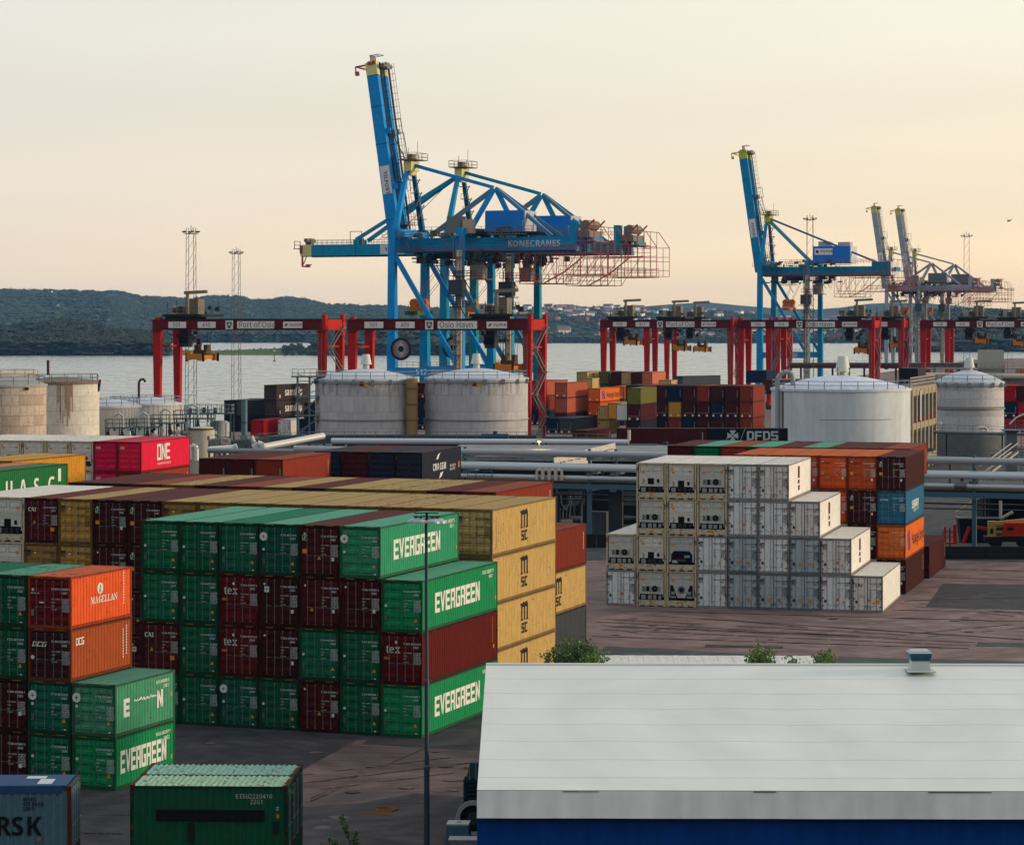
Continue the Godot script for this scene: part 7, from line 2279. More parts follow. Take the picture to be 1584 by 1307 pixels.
# ---------------------------------------------------------------- pipe racks
func pipe_racks() -> void:
	# the near rack runs with the yard's grid; x along it from its first column
	var yaw := 0.345
	var o := thing("pipe_rack", "long teal steel pipe rack on columns between the gold and white containers", "pipe rack", V(8.171, 0, -271), yaw)
	var teal := plain(Color(0.24, 0.36, 0.41), 0.5)
	var x0 := -34.0
	var x1 := 82.0
	for q in [[0.0, 0.0], [2.6, -1.0], [19.0, 0.0], [40.5, 0.0], [58.0, 0.0], [-14.0, 0.0], [-28.0, 0.0]]:
		part(o, "column", Shape.new().bar(V(q[0], 0, q[1]), V(q[0], 5.6, q[1]), 0.42 if q[0] != 2.6 else 1.5, 0.42), teal if q[0] != 2.6 else plain(Color(0.17, 0.18, 0.19)))
		part(o, "upper_post", Shape.new().bar(V(q[0], 5.7, q[1]), V(q[0], 9.6, q[1]), 0.28), teal)
		part(o, "cross_beam", Shape.new().box(V(q[0], 5.3, -1.6), V(0.3, 0.35, 4.4)).box(V(q[0], 7.0, -1.6), V(0.25, 0.3, 4.4)).box(V(q[0], 8.55, -1.6), V(0.25, 0.3, 4.4)), teal)
	part(o, "edge_beam", Shape.new().box(V((x0 + x1) / 2, 5.65, 0.5), V(x1 - x0, 0.5, 0.25)), teal)
	part(o, "edge_beam", Shape.new().box(V((x0 + x1) / 2, 5.65, -3.6), V(x1 - x0, 0.5, 0.25)), teal)
	var pipes := [["silver", 0.24, 6.55, 0.3, Color(0.70, 0.73, 0.74)], ["yellowed", 0.18, 6.25, -0.6, Color(0.74, 0.68, 0.52)], ["silver", 0.20, 6.15, -1.6, Color(0.55, 0.58, 0.60)], ["pale", 0.42, 7.65, 0.2, Color(0.76, 0.79, 0.80)], ["dark", 0.22, 7.45, -1.2, Color(0.30, 0.32, 0.33)], ["grey", 0.36, 9.05, 0.2, Color(0.58, 0.59, 0.60)], ["dark", 0.22, 8.9, -1.4, Color(0.28, 0.29, 0.30)], ["dark", 0.20, 8.85, -2.6, Color(0.36, 0.37, 0.38)], ["silver", 0.26, 7.4, -2.6, Color(0.64, 0.66, 0.68)], ["dark", 0.15, 5.95, -2.6, Color(0.22, 0.23, 0.24)]]
	for p in pipes:
		part(o, "pipe", Shape.new().tube(V(x0, p[2], p[3]), V(x1, p[2], p[3]), p[1], p[1], 12), plain(p[4], 0.38, 0.1))
	for k in 18:
		part(o, "pipe_shoe", Shape.new().box(V(x0 + 4 + k * 6.3, 7.25, 0.2), V(0.25, 0.5, 0.5)), plain(Color(0.2, 0.22, 0.24)))
	part(o, "flange", Shape.new().tube(V(38.6, 6.55, 0.3), V(39.8, 6.55, 0.3), 0.36, 0.36, 14), plain(Color(0.38, 0.40, 0.41), 0.4, 0.4))
	# four bent-over pipe ends standing on the rack
	for k in 4:
		var x: float = -5.6 + k * 0.72
		part(o, "bent_pipe_end", Shape.new().path([V(x, 6.3, 0.8), V(x, 7.1, 0.8), V(x + 0.16, 7.35, 0.8), V(x + 0.5, 7.35, 0.8), V(x + 0.62, 7.2, 0.8), V(x + 0.64, 6.3, 0.8)], 0.16, 8), plain(Color(0.70, 0.67, 0.62), 0.5))
		part(o, "spindle", Shape.new().bar(V(x + 0.3, 7.4, 0.3), V(x + 0.3, 8.2, 0.3), 0.06), teal)
	part(o, "work_rail", rails([V(-13.4, 6.0, 0.9), V(-10.6, 6.0, 0.9)], 1.1, 0.7), teal)
	part(o, "vertical_stub", Shape.new().path([V(43.2, 5.2, 0.6), V(43.2, 3.4, 0.6), V(44.4, 4.1, 0.6)], 0.16, 8), plain(Color(0.62, 0.60, 0.55), 0.5))
	part(o, "cable_tray", Shape.new().box(V((x0 + x1) / 2, 4.6, -2.0), V(x1 - x0, 0.15, 0.6)).box(V((x0 + x1) / 2, 4.0, -3.0), V(x1 - x0, 0.12, 0.4)), plain(Color(0.13, 0.14, 0.15)))
	# the second rack farther back
	var b := thing("pipe_rack", "second pipe rack farther back, carrying the lit yard lamp", "pipe rack", V(-5.825, 0, -322), 0.10)
	part(b, "pipe", Shape.new().tube(V(-17, 8.02, 0), V(20.5, 8.02, 0), 0.36, 0.36, 12), plain(Color(0.70, 0.73, 0.75), 0.38, 0.1))
	part(b, "pipe", Shape.new().tube(V(-17, 7.615, -0.8), V(24, 7.615, -0.8), 0.22, 0.22, 10), plain(Color(0.25, 0.30, 0.33), 0.4, 0.3))
	part(b, "pipe", Shape.new().tube(V(20.5, 7.939 + 0.3, 0), V(20.5, 9.557, 0), 0.2, 0.2, 10), plain(Color(0.70, 0.67, 0.62), 0.4))
	part(b, "long_beam", Shape.new().box(V(20, 7.211, -1), V(76, 0.45, 0.3)), teal)
	for k in 7:
		part(b, "column", Shape.new().bar(V(-16 + k * 11.0, 0, -0.6), V(-16 + k * 11.0, 7.453, -0.6), 0.32), teal)
	part(b, "valve_frame", Shape.new().bar(V(8.6, 6.644, 0.6), V(8.6, 7.939, 0.6), 0.3).bar(V(10.2, 6.644, 0.6), V(10.2, 7.939, 0.6), 0.2).bar(V(7.6, 6.644, 0.6), V(11.0, 6.644, 0.6), 0.2).box(V(8.8, 7.13, 0.6), V(1.3, 0.7, 0.5)), plain(Color(0.15, 0.17, 0.18)))
	# teal tank wagons behind the rack
	for q in [[766.0, 345.0, 3.6, "teal cylinder behind the second rack, under the streaked tank"], [1030.0, 335.0, 6.0, "teal beam-like cylinder before the long dark red container"]]:
		var tk := thing("horizontal_cylinder", "dark " + q[3], "tank", V((q[0] - 792.0) * q[1] / 3980.0, 0, -q[1]), 0.1)
		var yy: float = EYE - (677.0 - 499.2 if q[0] < 900 else 694.0 - 499.2) * q[1] / 3980.0
		part(tk, "shell", Shape.new().tube(V(-q[2] / 2, yy, 0), V(q[2] / 2, yy, 0), 0.55, 0.55, 16), plain(Color(0.13, 0.24, 0.28), 0.5))
		part(tk, "saddle", Shape.new().box(V(-q[2] / 3, yy / 2, 0), V(0.4, yy, 0.9)).box(V(q[2] / 3, yy / 2, 0), V(0.4, yy, 0.9)), plain(Color(0.14, 0.17, 0.19)))
		part(tk, "dome", Shape.new().tube(V(0, yy + 0.4, 0), V(0, yy + 0.9, 0), 0.3), plain(Color(0.13, 0.20, 0.23), 0.5))
	# flat-roofed sheds behind the rack
	var sh := thing("flat_shed", "long low shed with a flat grey roof behind the pipe rack", "building", V(-7.688, 0, -293), 0.1)
	part(sh, "roof", Shape.new().box(V(13.5, 7.453, -14), V(30.0, 0.5, 28)), stone(Color(0.52, 0.535, 0.54), "asphalt", 14.0, 0.6))
	part(sh, "wall", Shape.new().box(V(13.5, (7.453 - 0.3) / 2, -14), V(29.2, 7.453 - 0.3, 27.2)), stone(Color(0.10, 0.105, 0.11)))
	for k in 4:
		part(sh, "wall_vent", Shape.new().box(V(3.0 + k * 6.0, 3.0, -0.35), V(2.0, 1.6, 0.1)), plain(Color(0.24, 0.25, 0.25)))
	# pale sloping gangway roofs
	for q in [[Vector3(4.589, 7.371, -281), Vector3(8.767, 7.958, -286), "pale sloping gangway roof just over the pipe rack"], [Vector3(8.29, 7.718, -292), Vector3(11.899, 8.328, -296), "pale sloping gangway roof, the farther one, above the flat shed"]]:
		var a: Vector3 = q[0]
		var c: Vector3 = q[1]
		var gw := thing("gangway_roof", q[2], "gangway", a)
		part(gw, "roof", Shape.new().bar(V(0, 0, 0), c - a, 0.14, 1.5), paint(Color(0.78, 0.75, 0.70), "rust_mask", 1, 0.5))
		for k in 5:
			part(gw, "seam", Shape.new().box((c - a) * (k + 0.5) / 5 + V(0, 0.12, 0), V(0.12, 0.1, 1.6)), plain(Color(0.52, 0.50, 0.47)))
		part(gw, "post", Shape.new().bar(V(0.3, -0.1, 0), V(0.3, -a.y, 0), 0.2).bar(c - a + V(-0.3, -0.1, 0), V(c.x - a.x - 0.3, -a.y, c.z - a.z), 0.2), teal)
	# the lit lamp on the rack
	var lp := thing("yard_lamp", "lit yard lamp on a thin pole over the second pipe rack", "lamp", V(3.25, 0, -308))
	part(lp, "pole", Shape.new().tube(V(0, 0, 0), V(0, 8.666, 0), 0.06), plain(Color(0.55, 0.56, 0.55), 0.5))
	part(lp, "lamp_hood", Shape.new().box(V(0, 8.806, 0), V(0.8, 0.1, 0.5)), plain(Color(0.4, 0.4, 0.38), 0.5))
	var glow := StandardMaterial3D.new()
	glow.albedo_color = Color(1, 0.9, 0.7)
	glow.emission_enabled = true
	glow.emission = Color(1.0, 0.80, 0.50)
	glow.emission_energy_multiplier = 3.0
	part(lp, "lamp_glass", Shape.new().box(V(0, 8.697, 0), V(0.42, 0.16, 0.36)), glow)
	var l := OmniLight3D.new()
	l.name = "yard_lamp_light"
	l.light_color = Color(1.0, 0.80, 0.52)
	l.light_energy = 14.0
	l.light_size = 0.15
	l.omni_range = 40
	l.omni_attenuation = 2.0
	l.shadow_enabled = true
	l.position = V(3.25, 8.682, -308)
	add_child(l)
	under_rack(teal)


func under_rack(teal: Material) -> void:
	# machines and pipes in the shade under the rack
	var r := RandomNumberGenerator.new()
	r.seed = 88
	var dark := plain(Color(0.11, 0.12, 0.13), 0.6)
	var mid := plain(Color(0.30, 0.32, 0.33), 0.5, 0.2)
	var kinds_u := ["pump", "manifold", "filter"]
	var spots := [[858, 300.0], [872, 285.0], [884, 305.0], [892, 290.0], [925, 300.0], [934, 318.0], [955, 300.0], [966, 312.0], [974, 292.0]]
	var where := ["tight against the gold containers", "below the first bent pipe end", "beside a dark column foot", "before the teal column", "between the two rack columns", "deep between the rack columns", "just past the wide column", "deep in the shade past the wide column", "beside the white containers"]
	for k in spots.size():
		var z: float = spots[k][1]
		var o := thing("pipe_manifold", "dark pipe manifold under the rack, " + where[k], "manifold", V((spots[k][0] - 792.0) * z / 3980.0, 0, -z), r.randf_range(-0.4, 0.4), "manifolds under the pipe rack")
		part(o, "frame", Shape.new().bar(V(-0.8, 0, 0), V(-0.8, 4.2, 0), 0.15).bar(V(0.8, 0, 0), V(0.8, 4.2, 0), 0.15).bar(V(-0.9, 2.2, 0), V(0.9, 2.2, 0), 0.12).bar(V(-0.9, 4.1, 0), V(0.9, 4.1, 0), 0.14), dark)
		for j in 4:
			var x := -0.6 + 0.4 * j
			part(o, "riser", Shape.new().path([V(x, 0, 0.2), V(x, r.randf_range(1.4, 3.6), 0.2), V(x + 0.3, r.randf_range(2.4, 3.8), 0.3)], r.randf_range(0.07, 0.14)), mid if j % 2 else dark)
		part(o, "pump", Shape.new().tube(V(-0.7, 0.8, 0.6), V(0.7, 0.8, 0.6), r.randf_range(0.28, 0.45), -1, 12), mid)
		part(o, "hose", Shape.new().path([V(-0.6, 3.9, 0.5), V(-0.5, 2.8, 0.7), V(-0.1, 2.2, 0.75), V(0.4, 2.9, 0.7), V(0.6, 3.9, 0.5)], 0.06), plain(Color(0.20, 0.36, 0.38)))
	var cab := thing("steel_cabinet", "grey steel cabinet standing between the two rack columns", "cabinet", V(9.156, 0, -274), yaw_of(0.345))
	part(cab, "body", Shape.new().box(V(0, 1.4, 0), V(2.2, 2.8, 1.0)), plain(Color(0.24, 0.27, 0.28), 0.5))
	part(cab, "door", Shape.new().box(V(-0.52, 1.45, 0.52), V(1.0, 2.5, 0.04)), plain(Color(0.26, 0.29, 0.30), 0.5))
	part(cab, "door", Shape.new().box(V(0.54, 1.45, 0.52), V(1.0, 2.5, 0.04)), plain(Color(0.26, 0.29, 0.30), 0.5))
	# the low bund wall on the orange side, and the dark open shed behind it
	var bw := thing("bund_wall", "low dark concrete bund wall past the single red container", "wall", V(41.917, 0, -249), 0.02)
	for k in 6:
		part(bw, "wall_block", Shape.new().box(V(2.0 + k * 4.02, 0.62, 0), V(3.96, 1.24, 0.4)), stone(Color(0.15, 0.155, 0.16)))
	var bl := thing("bund_wall", "low dark concrete bund wall beneath the pipe rack by the white containers", "wall", V(4.608, 0, -262), 0.1)
	for k in 3:
		part(bl, "wall_block", Shape.new().box(V(2.0 + k * 4.02, 0.7, 0), V(3.96, 1.4, 0.4)), stone(Color(0.15, 0.155, 0.16)))
	var os := thing("open_shed", "dark open-fronted shed behind the orange boom lift", "shed", V(50.854, 0, -275), 0.02)
	part(os, "back_wall", Shape.new().box(V(9, 2.6, -9), V(18.4, 5.2, 0.3)), plain(Color(0.05, 0.05, 0.05)))
	part(os, "side_wall", Shape.new().box(V(0, 2.6, -4.5), V(0.3, 5.2, 9)), plain(Color(0.06, 0.06, 0.065)))
	part(os, "roof", Shape.new().box(V(9, 5.3, -4.4), V(19, 0.25, 10)), plain(Color(0.13, 0.14, 0.145)))
	for k in 3:
		part(os, "post", Shape.new().bar(V(0.2 + k * 8.8, 0, 0), V(0.2 + k * 8.8, 5.2, 0), 0.25), plain(Color(0.10, 0.12, 0.13)))
	# conveyor-like gantry and stair on the far side of the rack
	var gs := thing("steep_stair", "steep pale stair with handrails before the concrete drum", "stair", Vector3(55.176, 5.644, -300))
	for e in [0.0, 1.0]:
		part(gs, "stringer", Shape.new().bar(V(e * 1.0, -0.2, -e * 0.9), Vector3(60.597, 7.149, -312) - Vector3(55.176, 5.644, -300) + V(e * 1.0, 0, -e * 0.9), 0.12, 0.25), plain(Color(0.60, 0.58, 0.54), 0.5))
		part(gs, "handrail", Shape.new().bar(V(e * 1.0, 0.9, -e * 0.9), Vector3(60.597, 7.149, -312) - Vector3(55.176, 5.644, -300) + V(e * 1.0, 1.1, -e * 0.9), 0.08), plain(Color(0.66, 0.63, 0.58), 0.5))
	var tread := Shape.new()
	for k in 12:
		tread.box((Vector3(60.597, 7.149, -312) - Vector3(55.176, 5.644, -300)) * (k / 11.0) + V(0.5, 0, -0.45), V(0.5, 0.06, 1.0))
	part(gs, "treads", tread, plain(Color(0.42, 0.40, 0.38)))
	part(gs, "support", Shape.new().bar(V(2.9, 1.4, -11), V(2.9, -5.6, -11), 0.3).bar(V(0.4, 0, -0.4), V(0.4, -5.6, -0.4), 0.2), teal)
	var gt := thing("pipe_tower", "grey-green steel access tower with a ladder at the frame edge", "tower", V(62.322, 0, -318))
	part(gt, "column", Shape.new().box(V(-0.6, 4.8, 0), V(1.3, 9.6, 1.2)), plain(Color(0.34, 0.37, 0.38), 0.5))
	var lt := Shape.new()
	for e in [0.0, 0.6]:
		lt.bar(V(0.6 + e, 0, 0.3), V(0.6 + e, 10.0, 0.3), 0.07)
	for k in 24:
		lt.bar(V(0.6, 0.4 + k * 0.4, 0.3), V(1.2, 0.4 + k * 0.4, 0.3), 0.05)
	part(gt, "ladder", lt, teal)
	part(gt, "platform", Shape.new().box(V(0.4, 9.6, 0), V(4.0, 0.15, 2.4)), teal)
	part(gt, "railing", rails([V(-1.6, 9.7, 1.1), V(2.4, 9.7, 1.1), V(2.4, 9.7, -1.1)], 1.15, 0.8), teal)
	part(gt, "curved_rail", Shape.new().path([V(-1.0, 10.4, 1.3), V(-0.2, 11.2, 1.3), V(1.2, 11.8, 1.3), V(1.5, 11.2, 1.3), V(1.5, 10.0, 1.3)], 0.12), plain(Color(0.70, 0.68, 0.64), 0.4))
	for q in [[Vector3(67.151, 5.289, -415), Vector3(84.251, 4.872, -415), "grey pipe along the top of the concrete drum"], [Vector3(56.633, 4.528, -350), Vector3(71.055, 4.176, -350), "dark guard pipe at the foot of the concrete drum"]]:
		var pr := thing("pipe_run", q[2], "pipe", q[0])
		part(pr, "pipe", Shape.new().tube(Vector3.ZERO, q[1] - q[0], 0.26, 0.26, 10), plain(Color(0.40, 0.42, 0.42), 0.4, 0.3))
		part(pr, "support", Shape.new().bar(V(3, 0, 0), V(3, -q[0].y, 0), 0.2).bar(V(12, 0, 0), V(12, -q[0].y, 0), 0.2), dark)
		part(pr, "railing", rails([V(0, 0.2, -0.4), q[1] - q[0] + V(0, 0.2, -0.4)], 0.9, 2.2), teal)
	single("loop_handle_pipe", Shape.new().path([Vector3(74.429, 5.416, -412), Vector3(74.533, 5.934, -412), Vector3(74.74, 6.089, -412), Vector3(75.878, 6.089, -412), Vector3(76.085, 5.934, -412), Vector3(76.137, 5.416, -412)], 0.22, 8), plain(Color(0.74, 0.72, 0.68), 0.45), "white hoop pipe on the concrete drum, below the banded tank", "pipe")


func yaw_of(a: float) -> float:
	return a


# ---------------------------------------------------------------- single things in the yard
func yard_things() -> void:
	lamp_post()
	near_containers()
	boom_lift()
	beside_tent()
	shrubs()
	# jetty and pipe bridge far behind the big tank
	var jb := thing("pipe_bridge", "long rusty pipe bridge on legs out over the water behind the big tank", "bridge", V(76.683, 0, -700), 0.02)
	var rusty := plain(Color(0.32, 0.20, 0.18), 0.7)
	part(jb, "deck", Shape.new().box(V(28, 10.965, 0), V(58, 0.9, 3)), rusty)
	part(jb, "railing", rails([V(-1, 11.317, 1.4), V(57, 11.317, 1.4)], 1.3, 2.0), plain(Color(0.45, 0.43, 0.41), 0.6))
	for k in 7:
		part(jb, "leg", Shape.new().bar(V(2 + k * 8.6, -3, 0), V(2 + k * 8.6, 10.789, 0), 0.5), rusty)
	part(jb, "pipe", Shape.new().tube(V(-1, 11.669, -0.6), V(57, 11.669, -0.6), 0.4), plain(Color(0.40, 0.38, 0.36), 0.5))
	var lb := thing("loading_frame", "pale grey loading frame of pipes and decks between the two far tanks", "frame", V(86.673, 0, -560))
	var pale := plain(Color(0.50, 0.50, 0.48), 0.6)
	for k in 3:
		part(lb, "deck", Shape.new().box(V(13, 12.928 - 1.6 * k, -2), V(26, 0.3, 5)), pale)
		part(lb, "railing", rails([V(0, 12.928 - 1.6 * k, 0.6), V(26, 12.928 - 1.6 * k, 0.6)], 1.2, 1.6), pale)
	for k in 6:
		part(lb, "leg", Shape.new().bar(V(0.4 + k * 5.0, 0, 0), V(0.4 + k * 5.0, 13.21, 0), 0.4), plain(Color(0.42, 0.40, 0.38)))
	part(lb, "cabin", Shape.new().box(V(18, 13.913, -2), V(5.0, 6.0, 4)), plain(Color(0.60, 0.60, 0.56)))
	part(lb, "pipe", Shape.new().tube(V(0, 11.521, 1.2), V(26, 11.24, 1.2), 0.6, 0.6, 10), plain(Color(0.68, 0.66, 0.60), 0.5))
	# the bird
	var bd := Shape.new()
	bd.tube(V(-0.25, 0, 0), V(0.25, 0.03, 0), 0.09, 0.04, 8)
	bd.tri(V(-0.05, 0.05, 0), V(0.15, 0.05, 0), V(0.1, 0.38, 0.55))
	bd.tri(V(-0.05, 0.05, 0), V(0.15, 0.05, 0), V(0.1, 0.42, -0.55))
	single("gull", bd, plain(Color(0.35, 0.30, 0.26)), "tiny gull flying alone in the pale sky", "bird", "", Transform3D(Basis(Vector3.UP, 0.7).scaled(Vector3.ONE * 1.5), Vector3(81.256, 39.479, -420)))


func lamp_post() -> void:
	var o := thing("lamp_post", "tall grey-blue lamp post with a ring of floodlights before the green block", "lamp post", V(-3.317, 0, -100))
	var steel := plain(Color(0.22, 0.28, 0.32), 0.4, 0.4)
	var h := 15.282
	part(o, "pole", Shape.new().tube(V(0, 0, 0), V(0, 5.583, 0), 0.115, 0.105, 16), steel)
	part(o, "pole", Shape.new().tube(V(0, 5.583, 0), V(0, 8.925, 0), 0.09, 0.085, 16), steel)
	part(o, "pole", Shape.new().tube(V(0, 8.925, 0), V(-0.02, h, 0), 0.07, 0.06, 16), steel)
	part(o, "collar", Shape.new().lathe([Vector2(0.09, -0.1), Vector2(0.125, -0.08), Vector2(0.12, 0.06), Vector2(0.085, 0.12)], V(0, 5.583, 0), 16), steel)
	part(o, "collar", Shape.new().lathe([Vector2(0.07, -0.1), Vector2(0.10, -0.08), Vector2(0.095, 0.06), Vector2(0.065, 0.12)], V(0, 8.925, 0), 16), steel)
	part(o, "cross_arm", Shape.new().bar(V(-0.52, h + 0.08, 0), V(0.52, h + 0.08, 0), 0.07, 0.05).bar(V(-0.5, h + 0.20, -0.08), V(0.46, h + 0.20, -0.08), 0.04).bar(V(0, h - 0.1, 0), V(0, h + 0.24, 0), 0.09).bar(V(-0.3, h + 0.08, 0), V(-0.3, h + 0.08, 0.4), 0.05).bar(V(0.3, h + 0.08, 0), V(0.3, h + 0.08, 0.4), 0.05), plain(Color(0.10, 0.12, 0.13), 0.5))
	var n := 0
	for q in [[-0.46, 0.1], [0.46, 0.1], [-0.24, 0.34], [0.24, 0.34]]:
		var fl := part(o, "floodlight", Shape.new().lathe([Vector2(0.0, 0.13), Vector2(0.16, 0.11), Vector2(0.29, 0.03), Vector2(0.30, -0.04)], V(q[0], h - 0.12, q[1]), 18), plain(Color(0.58, 0.62, 0.64), 0.4, 0.1))
		part(fl, "lens", Shape.new().tube(V(q[0], h - 0.155, q[1]), V(q[0], h - 0.135, q[1]), 0.25, 0.25, 18), plain(Color(0.62, 0.64, 0.64), 0.2))
		part(fl, "bracket", Shape.new().bar(V(q[0], h - 0.02, q[1]), V(q[0] * 0.8, h + 0.1, q[1] * 0.6), 0.05), plain(Color(0.10, 0.12, 0.13), 0.5))


func near_containers() -> void:
	# two green ones side by side, long sides towards us, each on another
	var k := "g"
	var deep := Color(0.10, 0.36, 0.25)
	kinds["j"] = [Color(0.075, 0.31, 0.215), "dark green", "dry", "EISU", ""]
	kinds["J"] = [Color(0.30, 0.42, 0.47), "faded blue", "dry", "MAEU", ""]
	var yaw := PI / 2 + 0.035
	var z := 98.4
	var cx := -11.571
	var names := [["dark green container with a black painted bar, pale roof, front of the near pair", cx, z + 1.22, LOW], ["dark green container under the one with the black painted bar", cx, z + 1.22, 0.0], ["dark green container with a pale scuffed roof, behind the black-barred one", cx + 0.09, z + 3.72, LOW], ["dark green container under the scuffed-roofed one of the near pair", cx + 0.09, z + 3.72, 0.0]]
	for i in 4:
		var q: Array = names[i]
		var o := container("j", V(q[1], q[3], -q[2]), yaw, SHORT, LOW, q[0], "near pair of green containers", 1, i * 4)
		var lid: MeshInstance3D = o.get_node("roof")
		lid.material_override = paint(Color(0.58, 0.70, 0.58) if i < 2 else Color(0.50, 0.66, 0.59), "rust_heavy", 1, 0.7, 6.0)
		var a := WIDE / 2 + 0.004
		var side := Transform3D(Basis(Vector3.UP, PI / 2), Vector3.ZERO)
		# corner castings gone to rust
		var cs := Shape.new()
		for sx in [-1, 1]:
			for sz in [-1, 1]:
				cs.box(V(sx * (WIDE / 2 - 0.09), LOW - 0.055, sz * (SHORT / 2 - 0.09)), V(0.192, 0.135, 0.192))
		part(o, "corner_castings", cs, paint(Color(0.30, 0.13, 0.09), "rust_heavy", 0, 0.8))
		part(o, "rusted_edge", Shape.new().box(V(0, LOW - 0.02, SHORT / 2 - 0.02), V(1.9, 0.05, 0.05)).box(V(0.2, LOW + 0.002, -SHORT / 2 + 0.1), V(1.2, 0.012, 0.12)), paint(Color(0.34, 0.16, 0.10), "rust_heavy", 1, 0.8))
		if i == 0:
			part(o, "painted_bar", Shape.new().plate(0, 0, 4.18, 0.44), plain(Color(0.022, 0.03, 0.028), 0.7), Transform3D(Basis(Vector3.UP, PI / 2), V(a, LOW - 1.36, SHORT / 2 - 1.0)))
			part(o, "side_numbers", words("EISU2220410", 0.155, false, true, true), plain(Color(0.66, 0.70, 0.66)), Transform3D(Basis(Vector3.UP, PI / 2), V(a, LOW - 0.40, SHORT / 2 - 4.06)))
			part(o, "side_numbers", words("22G1", 0.155, false, true, true), plain(Color(0.66, 0.70, 0.66)), Transform3D(Basis(Vector3.UP, PI / 2), V(a, LOW - 0.61, SHORT / 2 - 4.62)))
			part(o, "white_mark", Shape.new().plate(0, 0, 0.1, 0.05).plate(0, 0.08, 0.1, 0.13), plain(Color(0.60, 0.63, 0.60)), Transform3D(Basis(Vector3.UP, PI / 2), V(a, LOW - 0.92, SHORT / 2 - 5.62)))
			part(o, "yellow_mark", Shape.new().plate(0, 0, 0.11, 0.15), plain(Color(0.70, 0.45, 0.10)), Transform3D(Basis(Vector3.UP, PI / 2), V(a, LOW - 1.22, SHORT / 2 - 5.63)))
			part(o, "front_numbers", marks_mesh("EISU", 1), plain(Color(0.66, 0.70, 0.66)), Transform3D(Basis(Vector3.UP, PI), V(0, LOW - 0.5, -SHORT / 2 - 0.01)))
			var gr := Shape.new()
			var r := RandomNumberGenerator.new()
			r.seed = 4
			for j in 18:
				gr.plate(r.randf_range(0.2, 5.6), r.randf_range(0.3, 1.0), 0, 0, 0.001)
			part(o, "grime_patch", Shape.new().plate(2.2, 0.0, 2.5, 0.75, 0.006).plate(5.5, 0.35, 5.75, 0.85, 0.006), plain(Color(0.045, 0.13, 0.10), 0.7), Transform3D(Basis(Vector3.UP, PI / 2), V(a, 0.4, SHORT / 2)))
	# the far short end with its black slot and locking bars
	for i in [0, 2]:
		var e := get_child(get_child_count() - 4 + i)
		part(e, "vent_slot", Shape.new().box(V(0.1, 1.6, -SHORT / 2 - 0.02), V(0.5, 0.9, 0.03)), plain(Color(0.02, 0.025, 0.025)))
		for x in [-0.9, -0.5, 0.5, 0.9]:
			part(e, "locking_bar", bar_mesh(LOW - 0.22, false), plain(Color(0.50, 0.53, 0.53), 0.45, 0.6), Transform3D(Basis(Vector3.UP, PI), V(x, 0.1, -SHORT / 2 - 0.03)))
	# the faded blue one at the frame's edge, stacked on another
	var b0 := container("J", V(-19.918, 0, -99.4), PI / 2 - 0.02, SHORT, LOW, "faded blue container underneath the tarpaulin-topped one", "", 1, 3)
	var b1 := container("J", V(-19.918, LOW, -99.4), PI / 2 - 0.02, SHORT, LOW, "faded blue container with white roof patches and big black letters", "", 1, 5)
	b1.get_node("roof").material_override = paint(Color(0.17, 0.29, 0.41), "rust_mask", 1, 0.6)
	part(b1, "roof_cover", Shape.new().box(V(0, LOW + 0.02, 0), V(2.36, 0.03, 5.7)).box(V(1.2, LOW - 0.12, 0.1), V(0.05, 0.28, 5.6)), paint(Color(0.15, 0.285, 0.43), "", 1, 0.5, 4.0))
	part(b1, "roof_patch", Shape.new().box(V(-0.55, LOW + 0.042, -1.45), V(0.5, 0.012, 0.75)), plain(Color(0.72, 0.73, 0.73)))
	part(b1, "roof_patch", Shape.new().box(V(0.35, LOW + 0.042, -1.95), V(1.05, 0.012, 0.55)), plain(Color(0.72, 0.73, 0.73)))
	var aa := WIDE / 2 + 0.004
	part(b1, "side_lettering", words("MAERSK", 0.72), plain(Color(0.04, 0.05, 0.07), 0.7), Transform3D(Basis(Vector3.UP, PI / 2), V(aa, LOW - 1.52, 2.0)))
	part(b1, "side_numbers", words("MAEU", 0.13), plain(Color(0.10, 0.14, 0.18)), Transform3D(Basis(Vector3.UP, PI / 2), V(aa, LOW - 0.48, -1.2)))
	part(b1, "side_numbers", words("472 824 8", 0.13), plain(Color(0.10, 0.14, 0.18)), Transform3D(Basis(Vector3.UP, PI / 2), V(aa, LOW - 0.66, -1.2)))
	part(b1, "side_numbers", words("22G1", 0.13), plain(Color(0.10, 0.14, 0.18)), Transform3D(Basis(Vector3.UP, PI / 2), V(aa, LOW - 0.84, -1.2)))
	part(b1, "orange_mark", Shape.new().plate(0, 0, 0.14, 0.14), plain(Color(0.62, 0.36, 0.10)), Transform3D(Basis(Vector3.UP, PI / 2), V(aa, 0.5, -1.75)))
	var ru := paint(Color(0.32, 0.15, 0.10), "rust_heavy", 1, 0.8)
	part(b1, "rusted_post", Shape.new().box(V(WIDE / 2 - 0.06, LOW / 2, -SHORT / 2 + 0.06), V(0.15, LOW - 0.1, 0.15)).box(V(WIDE / 2 - 0.085, LOW - 0.06, -SHORT / 2 + 0.085), V(0.19, 0.135, 0.19)), ru)
	for x in [-0.85, -0.3, 0.3, 0.85]:
		part(b1, "locking_bar", bar_mesh(LOW - 0.22, false), plain(Color(0.58, 0.60, 0.58), 0.45, 0.6), Transform3D(Basis(Vector3.UP, PI), V(x, 0.1, -SHORT / 2 - 0.03)))


